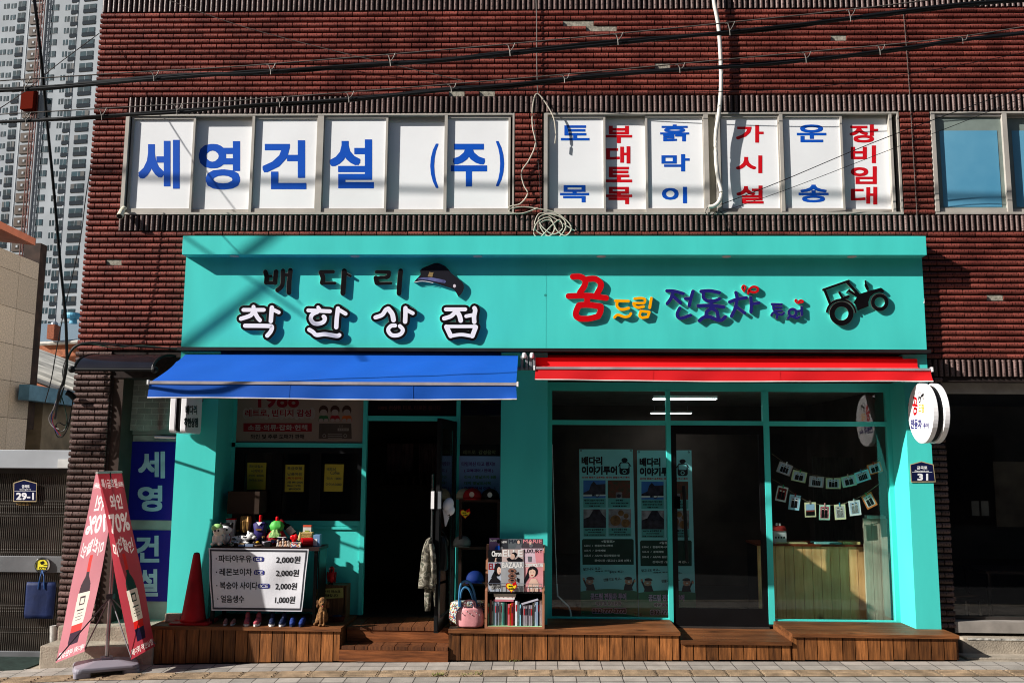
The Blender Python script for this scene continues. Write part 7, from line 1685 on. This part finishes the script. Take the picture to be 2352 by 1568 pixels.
def heart(label, cx, cy, s, Y, txt):
    o = thing('heart_tag', label, 'price tag', tuple(W(cx, cy, Y)), group='heart price tags'); mp = pmap(Y)
    pts = [(cx+s*(16*math.sin(t)**3)/17, cy-s*(13*math.cos(t)-5*math.cos(2*t)-2*math.cos(3*t)-math.cos(4*t))/17) for t in [2*math.pi*k/28 for k in range(28)]]
    MB().prism(pts, mp, 0, .003).build('red_heart', REDP, o); MB().flat([(cx+(x-cx)*.84, cy+(y-cy)*.84) for x, y in pts], mp, .004).build('yellow_heart', M('tag_yellow', 'F2D42A', .5), o)
    MB().flat([(cx+s*.15, cy-s*.5), (cx+s*.75, cy-s*.95), (cx+s*.85, cy-s*.45), (cx+s*.3, cy-s*.15)], mp, .005).build('red_corner', REDP, o)
    t = MB(); t.text(txt[0], cx-s*.5, cy-s*.25, cx+s*.2, cy+s*.05, mp, .0055, bold=.25, dirs=4); t.text(txt[1], cx-s*.45, cy+s*.15, cx+s*.45, cy+s*.45, mp, .0055, bold=.25, dirs=4); t.build('handwriting', BLACK, o)
heart('yellow and red heart price tag under the red cap on the shelf', 1068.5, 1179, 13, Ys-.03, ('모자', '5,000'))
# white cap hung on the door, black bag, camouflage clothes
p = W(*J((330, 360)), -.34); o = thing('cap', 'white cap hanging from the edge of the open glass door', 'cap', (p.x, -.34, p.z))
mjd = lambda x, y, l=0.0: W(*J((x, y)), -.34-l)
blob('crown', [((p.x-.005, -.34, W(*J((320, 290)), -.34).z), (.052, .06, .07), E(0, 18, 0)), ((p.x+.015, -.34, W(*J((345, 345)), -.34).z), (.042, .055, .05), E(0, 25, 0))], M('cap_white', 'E4E4EA', .7, var=.03), o, .006)
q = MB(); q.prism([(268, 330), (345, 385), (330, 430), (302, 505), (292, 495), (280, 400)], mjd, -.01, .012, back=True); q.build('peak', M('cap_white', 'E4E4EA', .7), o, bevel=.004)
MB().stroke([(320, 395), (340, 385), (332, 410), (352, 400), (360, 410)], 7, mjd, .06, .062).build('embroidery', BLACK, o)
JK = bpy.data.materials.new('camouflage_cloth'); JK.use_nodes = True; n_ = JK.node_tree.nodes; L_ = JK.node_tree.links
tc_ = n_.new('ShaderNodeTexCoord'); nz = n_.new('ShaderNodeTexNoise'); nz.inputs['Scale'].default_value = 17; nz.inputs['Detail'].default_value = 1.5; L_.new(tc_.outputs['Object'], nz.inputs['Vector']); rp = n_.new('ShaderNodeValToRGB'); rp.color_ramp.interpolation = 'CONSTANT'; L_.new(nz.outputs['Fac'], rp.inputs[0]); L_.new(rp.outputs[0], n_['Principled BSDF'].inputs[0]); n_['Principled BSDF'].inputs['Roughness'].default_value = .85
e = rp.color_ramp.elements; e[0].color = (.035, .03, .022, 1); e[1].position = .42; e[1].color = (.09, .08, .055, 1)
for ps, c_ in ((.5, (.22, .20, .16, 1)), (.58, (.05, .055, .035, 1)), (.64, (.14, .12, .09, 1))): z = e.new(ps); z.color = c_
Yj = -.46
cm = thing('camouflage_jacket', 'camouflage jacket hanging from the handle of the open glass door', 'jacket')
def jr(rows, Y, hd): return lrow([(J((0, y))[1], J((a, 0))[0], J((b, 0))[0]) for y, a, b in rows], Y, hd)
P_(loft(jr([(612, 135, 165), (632, 108, 168), (680, 88, 175), (760, 66, 180), (840, 58, 186), (920, 50, 190), (1000, 40, 196), (1080, 32, 200), (1105, 30, 196)], Yj, .035), seg=36, fold=.28, fr=5, seed=3), 'body', JK, cm, smooth=True)
P_(loft(jr([(670, 140, 185), (800, 150, 205), (930, 158, 210), (1060, 165, 212)], Yj-.05, .03), seg=24, fold=.22, fr=4, seed=8), 'sleeve', JK, cm, smooth=True)
P_(loft(jr([(700, 95, 150), (745, 92, 152), (752, 95, 150)], Yj-.045, .008), seg=20, fold=.0), 'pocket_flap', JK, cm)
ctz = thing('camouflage_trousers', 'camouflage trousers hanging below the jacket on the glass door', 'trousers')
for a in ([(1060, 90, 200), (1140, 90, 165), (1240, 92, 160), (1325, 98, 150)], [(1060, 150, 204), (1150, 178, 205), (1270, 188, 204), (1280, 190, 203)]): P_(loft(jr(a, Yj+.03, .03), seg=24, fold=.2, fr=5), 'leg', JK, ctz, smooth=True)
bkb = thing('shoulder_bag', 'black shoulder bag hanging on the outer side of the open glass door', 'bag'); P_(loft(jr([(600, 245, 300), (660, 232, 318), (760, 222, 325), (860, 212, 328), (920, 215, 322), (930, 225, 310)], -.30, .06), seg=28, fold=.1), 'body', M('black_leather', '1A1A1C', .35, var=.2), bkb, smooth=True)
MB().tube([W(*J((240, 620)), -.33), W(*J((236, 560)), -.34), W(*J((262, 540)), -.3), W(*J((310, 610)), -.3)], .006, 6, smooth=4).build('strap', BLACK, bkb)
# bags on the deck
bgp = thing('handbag', 'pink studded handbag with short handles standing on the middle deck', 'bag'); Yb_ = -.30; PKL = M('pink_leather', 'D08E92', .4, var=.1, scale=8)
P_(loft(jr([(1292, 440, 640), (1310, 418, 662), (1360, 402, 676), (1420, 398, 680), (1460, 404, 672), (1474, 415, 660)], Yb_, .075), seg=36, fold=.03), 'body', PKL, bgp, smooth=True)
for a, b_ in ((480, 590), (500, 575)):
    MB().tube([W(*J((a, 1310)), Yb_-.06), W(*J((a+2, 1240)), Yb_-.03), W(*J(((a+b_)/2, 1222)), Yb_-.02), W(*J((b_-2, 1240)), Yb_-.03), W(*J((b_, 1310)), Yb_-.06)], .007, 8, smooth=4).build('handle', PKL, bgp)
st_ = MB()
for k in range(9): p = W(*J((430+k*25, 1330+(k % 3)*18)), Yb_-.078); st_.ball(p, .005, n=8)
st_.build('studs', CHROME, bgp)
fb_ = thing('shopping_bag', 'large comic-print bag with blue handles behind the pink handbag', 'bag'); Yc_ = -.14
P_(loft(jr([(1232, 375, 660), (1250, 350, 684), (1330, 338, 688), (1420, 332, 680), (1462, 345, 660)], Yc_, .07), seg=36, fold=.05), 'body', COMIC, fb_, smooth=True)
BH = M('blue_handle', '4A86B8', .5)
for pts in ([(432, 1285), (436, 1160), (450, 1070), (490, 1035), (535, 1050), (575, 1130), (605, 1285)], [(445, 1285), (448, 1170), (470, 1110), (510, 1100), (550, 1150), (590, 1285)]): MB().tube([W(*J(p), Yc_-.075) for p in pts], .011, 8, smooth=4).build('handle', BH, fb_)
# ================================================================== MAGAZINE RACK
Ic = crop(1860, 2120, 3.733); Yr = -.355
rk = thing('magazine_rack', 'brown magazine rack with three tiers of magazines and a book shelf', 'rack')
ix = lambda x, Y=Yr: XA(*Ic((x, 800)), Y); iz = lambda y, Y=Yr: ZA(*Ic((750, y)), Y)
RW = M('rack_wood', '9C6A50', .5, var=.1, scale=4)
Xa, Xb = ix(300), ix(1188); zt0 = DZ+.001
for a, b_ in ((Xa, Xa+.022), (Xb-.022, Xb)):
    q = MB(); pr_ = [(Yr, zt0), (Yr, iz(905)), (Yr+.16, iz(240)), (-.10, iz(240)), (-.10, zt0)]; f1 = q.add([(a, y, z) for y, z in pr_]); f2 = q.add([(b_, y, z) for y, z in pr_]); q.face(f1); q.face(f2[::-1])
    for k in range(5): q.face([f1[k], f2[k], f2[(k+1) % 5], f1[(k+1) % 5]])
    q.build('side', RW, rk)
BX('base', RW, rk, Xa+.022, Xb-.022, Yr, -.10, zt0, zt0+.02); BX('shelf_board', BLACK, rk, Xa+.022, Xb-.022, Yr+.005, -.10, iz(945), iz(922)); BX('back', BLACKM, rk, Xa+.022, Xb-.022, -.11, -.10, zt0+.02, iz(240)); BX('shelf_liner', M('mint_liner', '9CCB9A', .7), rk, Xa+.024, Xb-.024, Yr+.004, -.12, zt0+.0205, zt0+.024)
rail = MB(); rail.tube([(Xa+.022, Yr-.012, iz(793)), (Xb-.022, Yr-.012, iz(793))], .0035, 6)
for k in range(13): x = Xa+.03+(Xb-Xa-.06)*k/12; rail.tube([(x, Yr-.012, iz(793)), (x, Yr-.012, iz(915))], .0022, 6)
rail.build('wire_rail', CHROME, rk)
books = [(345, 363, 1100, '6E9C7A'), (372, 398, 1052, '7A4A44'), (400, 425, 1070, 'B8B0A8'), (430, 447, 1080, '3E5A5C'), (450, 470, 1085, '8C95A8'), (472, 490, 1085, 'A0A6B4'), (492, 510, 1080, '8E96A6'), (513, 533, 1085, 'D8D6CE'), (538, 556, 1085, 'D8E0E4'), (558, 575, 1075, '4A8E84'), (578, 600, 1080, '1F3A36'), (604, 625, 1085, '26332E'), (640, 668, 1110, 'D0666E'), (671, 690, 1105, 'E0A41C'), (693, 714, 1088, 'B02026'), (717, 740, 1085, '8A3C34'), (750, 781, 1063, 'D8DDE4'), (784, 812, 1080, 'C9B9A8'), (818, 836, 1115, '8CCBE0')]
books += [(846+k*27, 846+k*27+24, 1122, '9C949E') for k in range(6)]+[(1010, 1032, 1090, 'B8B49A'), (1040, 1062, 1068, 'D8DCE4'), (1066, 1088, 1068, '8FA8C4'), (1092, 1112, 1068, '2A3648'), (1116, 1146, 1055, 'E6DEDC'), (1149, 1165, 1110, 'F0D8DA')]
cn_ = {'6E9C7A': 'sage green', '7A4A44': 'dull brown', 'B8B0A8': 'pale grey', '3E5A5C': 'dark teal', '8C95A8': 'blue-grey', 'A0A6B4': 'light slate', '8E96A6': 'slate', 'D8D6CE': 'off-white', 'D8E0E4': 'icy white', '4A8E84': 'sea green', '1F3A36': 'black-green', '26332E': 'near-black', 'D0666E': 'rose', 'E0A41C': 'bright yellow', 'B02026': 'bright red', '8A3C34': 'brick', 'D8DDE4': 'white thick', 'C9B9A8': 'beige', '8CCBE0': 'sky blue', '9C949E': 'grey and purple', 'B8B49A': 'khaki', 'D8DCE4': 'silver white', '8FA8C4': 'soft blue', '2A3648': 'navy', 'E6DEDC': 'warm white', 'F0D8DA': 'pale pink'}
rb_ = random.Random(12)
for k, (a, b_, yt, hx) in enumerate(books):
    lab = '%s book standing on the bottom shelf of the magazine rack' % cn_[hx]
    if hx == '9C949E': lab = ('first', 'second', 'third', 'fourth', 'fifth', 'last')[k-19]+' grey and purple volume from the left in the matching set in the rack'
    dy = rb_.uniform(0, .03)
    o = BX('book', M('book_'+hx, hx, .5, var=.05), None, ix(a), ix(b_), Yr+.02+dy, Yr+.17, zt0+.0245, iz(yt)); tag(o, lab, 'book', 'books on the bottom shelf of the rack')
    if k % 2 == 0 or hx == '9C949E':
        xm = (ix(a)+ix(b_))/2; w_ = (ix(b_)-ix(a))*.28; z1 = iz(yt)
        BX('spine_title', M('spine_dark', '2E2A3A', .6) if k % 4 else REDP, o, xm-w_, xm+w_, Yr+.0185+dy, Yr+.0199+dy, z1-.09, z1-.03)
for k, (a, b_, y0, y1, hx, nm) in enumerate(((430, 760, 955, 996, 'C9BDB2', 'greyish book, top of the stack lying on other books in the rack'), (455, 748, 997, 1014, 'E0C9C4', 'thin pale book, second in the lying stack'), (452, 740, 1015, 1038, 'DADADA', 'white book, third in the lying stack'), (430, 725, 1039, 1070, 'C0707E', 'pink book at the bottom of the lying stack'))):
    tag(BX('book', M('book_'+hx, hx, .5), None, ix(a), ix(b_), Yr+.03, Yr+.15, iz(y1), iz(y0)), nm, 'book', 'books lying on the shelf row')
q = MB(); q.prism([(838, 1086), (1085, 1015), (1098, 1040), (850, 1112)], lambda x, y, l: W(*Ic((x, y)), Yr+.1-l), 0, .08, back=True); tag(q.build('book', M('book_silver', 'B8B6C4', .4)), 'silver book leaning across the top of the grey and purple set', 'book', 'books lying on the shelf row')
def magazine(label, x0, y0, x1, y1, Y, bg, items, h2=None):
    mp = lambda x, y, l=0.0: W(*Ic((x, y)), Y-l)
    o = thing('magazine', label, 'magazine', tuple(mp(x0, y1)), group='magazines on the rack')
    MB().prism([(x0, y0), (x1, y0), (x1, y1), (x0, y1)], mp, 0, .006).build('cover', M('cover_'+bg, bg, .3, var=.1, scale=6, h2=h2), o)
    mats = []; b = MB()
    for it in items:
        if it[1] not in mats: mats.append(it[1])
        b.mi = mats.index(it[1]); lv = .007+.0004*it[0][0]
        kind = it[0][1]
        if kind == 't': b.text(it[2], *it[3], mp, lv, bold=it[4] if len(it) > 4 else 0, dirs=6)
        elif kind == 'd': b.disc(*it[2], mp, lv, 18)
        elif kind == 'p': b.flat(it[2], mp, lv)
    b.build('cover_print', mats, o); return o
HB = M('print_black_hair', '17151A', .4); SKP = M('print_face', 'D8B4A2', .4); GW = M('print_white', 'E4E2E0', .4); RDD = M('print_deep_red', '9A1420', .4); PNK = M('print_pink', 'D88A92', .4); CHN = M('print_chain', '9C7060', .3, .3, var=.4, scale=80); GRY = M('print_grey', '6E6E74', .4)
magazine('purple magazine at the back left of the top tier of the rack', 362, 110, 516, 300, Yr+.16, '8A6A94', [((0, 't'), GW, 'lun', (372, 125, 470, 168), 3), ((1, 'd'), HB, (497, 165, 22, 30)), ((1, 'p'), L_BLUE, [(440, 290), (460, 235), (515, 225), (515, 290)])])
magazine('dark grey magazine titled NEW in the top tier of the rack', 517, 128, 645, 300, Yr+.158, '34363C', [((1, 't'), GW, 'NEW', (545, 160, 625, 190), 1), ((1, 'd'), GRY, (555, 262, 16, 26))])
magazine('grey magazine with large M A X letters in the top tier', 646, 125, 856, 300, Yr+.156, '5E6468', [((1, 't'), M('print_slate', '2E3440', .4), 'MAX', (655, 135, 840, 192), 1), ((2, 'd'), SKP, (800, 175, 20, 28)), ((1, 'd'), HB, (800, 165, 30, 34)), ((2, 'p'), GRY, [(745, 278), (770, 220), (830, 210), (852, 278)])])
magazine('dark rose magazine at the right of the top tier', 860, 128, 1168, 300, Yr+.155, '4E444A', [((1, 't'), PNK, 'MARIE', (866, 135, 1150, 190), 2), ((2, 'd'), SKP, (975, 190, 18, 24)), ((1, 'd'), HB, (975, 182, 26, 28)), ((1, 'd'), GRY, (985, 225, 30, 30))])
magazine('black magazine titled Chron with a watch on the cover, second tier left', 345, 296, 550, 478, Yr+.10, '17171A', [((1, 't'), GW, 'Chron', (398, 308, 546, 390), 3), ((1, 'd'), CHROME, (500, 440, 44, 28)), ((2, 'd'), HB, (500, 440, 34, 20)), ((1, 'p'), SKP, [(440, 470), (455, 410), (470, 405), (470, 470)])])
magazine('magazine titled LUXURY with glass on pink cover, second tier right', 832, 270, 1172, 490, Yr+.102, 'C9A6B2', [((1, 't'), HB, 'LUXURY', (845, 280, 1160, 338), 1.5), ((1, 'p'), GRY, [(935, 388), (997, 388), (990, 470), (945, 470)]), ((1, 'p'), PNK, [(1040, 300), (1172, 300), (1172, 480), (1060, 480)])], h2='D8C8D4')
magazine('magazine titled ELLE with woman in black, centre of the second tier', 551, 282, 872, 478, Yr+.095, 'B8A29C', [((1, 't'), GW, 'ELLE', (562, 290, 862, 390), 4), ((3, 'd'), SKP, (712, 390, 32, 42)), ((2, 'd'), HB, (735, 365, 42, 40)), ((2, 'p'), HB, [(617, 420), (660, 398), (690, 430), (760, 430), (800, 395), (862, 430), (855, 465), (640, 462)])], h2='C8B4B0')
magazine('magazine with red lettering and black-haired woman, front tier left', 345, 476, 540, 912, Yr+.02, 'A9B0BE', [((1, 't'), RDD, 'ELLE', (352, 490, 530, 585), 3), ((3, 'd'), SKP, (508, 600, 30, 55)), ((2, 'd'), HB, (490, 585, 55, 100)), ((2, 'p'), HB, [(390, 700), (440, 600), (470, 640), (475, 710), (400, 712)]), ((3, 'p'), HB, [(345, 790), (390, 715), (470, 700), (528, 750), (528, 860), (400, 880)]), ((4, 'd'), HB, (515, 588, 7, 3)), ((4, 'd'), RDD, (516, 632, 9, 5)), ((4, 't'), GW, 'NOW I NEED', (375, 820, 525, 870), .5)])
magazine('magazine with white and red title and smiling woman in a pink dress, front tier right', 884, 488, 1168, 915, Yr+.02, 'C0747C', [((1, 't'), GW, 'COSMOPOLITAN', (888, 492, 1166, 548), 3), ((3, 'd'), SKP, (1003, 630, 50, 72)), ((2, 'd'), HB, (1010, 615, 78, 82)), ((2, 'p'), HB, [(932, 620), (960, 700), (905, 780), (885, 870), (884, 740)]), ((4, 'd'), HB, (983, 618, 9, 4)), ((4, 'd'), HB, (1022, 618, 9, 4)), ((4, 'p'), HB, [(953, 600), (975, 560), (1035, 560), (1052, 600), (1010, 578)]), ((3, 'p'), SKP, [(950, 800), (985, 720), (1060, 720), (1100, 790), (1095, 912), (960, 912)]), ((4, 'd'), RDD, (1003, 672, 18, 7)), ((4, 't'), GW, 'La Vibe', (945, 825, 1140, 872), 1)], h2='E0A4A4')
magazine('grey magazine titled BAZAAR with stacked chains on the cover, front centre', 536, 468, 880, 915, Yr+.013, '8A8C90', [((1, 't'), GW, 'BAZAAR', (552, 476, 868, 562), 2.5)]+[((2, 'd'), CHN, (705, y, 62, 40)) for y in (605, 680, 745)]+[((3, 'd'), HB, (705, y, 26, 14)) for y in (605, 680, 745)]+[((3, 'p'), HB, [(745, 640), (800, 618), (808, 655), (760, 660)]), ((3, 'p'), HB, [(770, 700), (812, 720), (808, 780), (780, 770)])], h2='A6A8AC')
heart('yellow and red heart price tag on the front rail of the magazine rack', *Ic((692, 845)), 14, Yr-.022, ('책', '2,000'))
# ================================================================== SMALL THINGS OUTSIDE AND NEXT DOOR
cu = M('curtain_pink', '8A6A6C', .8, var=.2, scale=6, stretch=(8, 1, 1))
for a, b_, lab in ((888, 950, 'pale pink curtain, left of two seen deep inside the open doorway'), (962, 1006, 'pale pink curtain, right of two seen deep inside the open doorway')):
    b = MB(); Y = 3.3; X0, X1, Z0, Z1 = rect(a, 1018, b_, 1095, Y); n = 24; I = [b.add([(X0+(X1-X0)*k/n, Y-.03*math.sin(k*1.6), z) for z in (Z0, Z1)]) for k in range(n+1)]
    for k in range(n): b.face([I[k][0], I[k+1][0], I[k+1][1], I[k][1]])
    tag(b.build('curtain', cu, smooth=True), lab, 'curtain', 'curtains inside the left shop')
t_ = thing('back_shelf', 'long dark shelf with ornaments at the back of the left shop', 'shelf'); X0, X1, Z0, Z1 = rect(870, 1112, 1008, 1120, 2.9); BX('shelf_board', SW, t_, X0, X1, 2.8, 3.1, Z0, Z1)
for k in range(6): p = X0+.1+k*.1; MB().lathe([(.03, 0), (.04, .05), (.015, .09), (.02, .13), (.004, .15)], (p, 2.9, Z1), 12).build('ornament', BLACKM, t_)
# next-door room: table and chairs dimly seen, framed sheets
nt_ = thing('cafe_table', 'dark table just inside the neighbouring shop window', 'table'); X0 = xq1+.35
BX('tabletop', SW, nt_, X0+.3, X0+1.1, .7, 1.3, .70, .73)
for a in (X0+.33, X0+1.04):
    for c_ in (.73, 1.24): BX('leg', SW, nt_, a, a+.03, c_, c_+.03, DZ-.08, .70)
for k, x in enumerate((X0-.1, X0+1.15)):
    ch_ = thing('cafe_chair', ('dark chair left of the table in the neighbouring shop', 'dark chair at the right edge inside the neighbouring shop')[k], 'chair'); BX('seat', SW, ch_, x, x+.38, .75, 1.12, .42, .46); BX('backrest', SW, ch_, x+(.0 if k == 0 else .35), x+(.03 if k == 0 else .38), .75, 1.12, .55, .9)
    for a in (x+.01, x+.34):
        for c_ in (.77, 1.08): BX('leg', CHROME, ch_, a, a+.022, c_, c_+.022, DZ-.08, .42)
for k, x in enumerate((2232, 2254)):
    X0_, X1_, Z0, Z1 = rect(x, 1150, x+17, 1184, 1.6); tag(BX('pinned_sheet', M('sheet_grey', '8C8884', .7), None, X0_, X1_, 1.6, 1.604, Z0, Z1), ('left', 'right')[k]+' of two pale sheets pinned inside the neighbouring shop', 'sheet')
X0_, X1_, Z0, Z1 = rect(2285, 1060, 2400, 1210, 2.4); tag(BX('hanging_scroll', M('scroll_paper', '7C7268', .7, var=.25, scale=3), None, X0_, X1_, 2.4, 2.42, Z0, Z1), 'large faded scroll picture deep inside the neighbouring shop', 'scroll')
# weeds in the paving joints
WG = M('weed_green', '7A8040', .8, var=.3, scale=30); wd = MB(); rw = random.Random(2)
for px, py, n in ((1005, 1552, 26), (1012, 1550, 14), (1070, 1551, 14), (1095, 1550, 10), (1173, 1519, 12), (1060, 1552, 8)):
    Yw = groundY(px, py); p = W(px, py, Yw)
    for k in range(n):
        a = rw.uniform(0, 6.28); l_ = rw.uniform(.015, .045); q = p+Vector((rw.uniform(-.06, .06), rw.uniform(-.02, .02), .003)); d = Vector((math.cos(a)*l_, math.sin(a)*l_, rw.uniform(.006, .03))); s2 = Vector((-d.y, d.x, 0)).normalized()*.004
        wd.ngon([q-s2*.5, q+s2*.5, q+d*.6+s2, q+d, q+d*.6-s2])
wo = wd.build('weeds', WG); wo['kind'] = 'stuff'
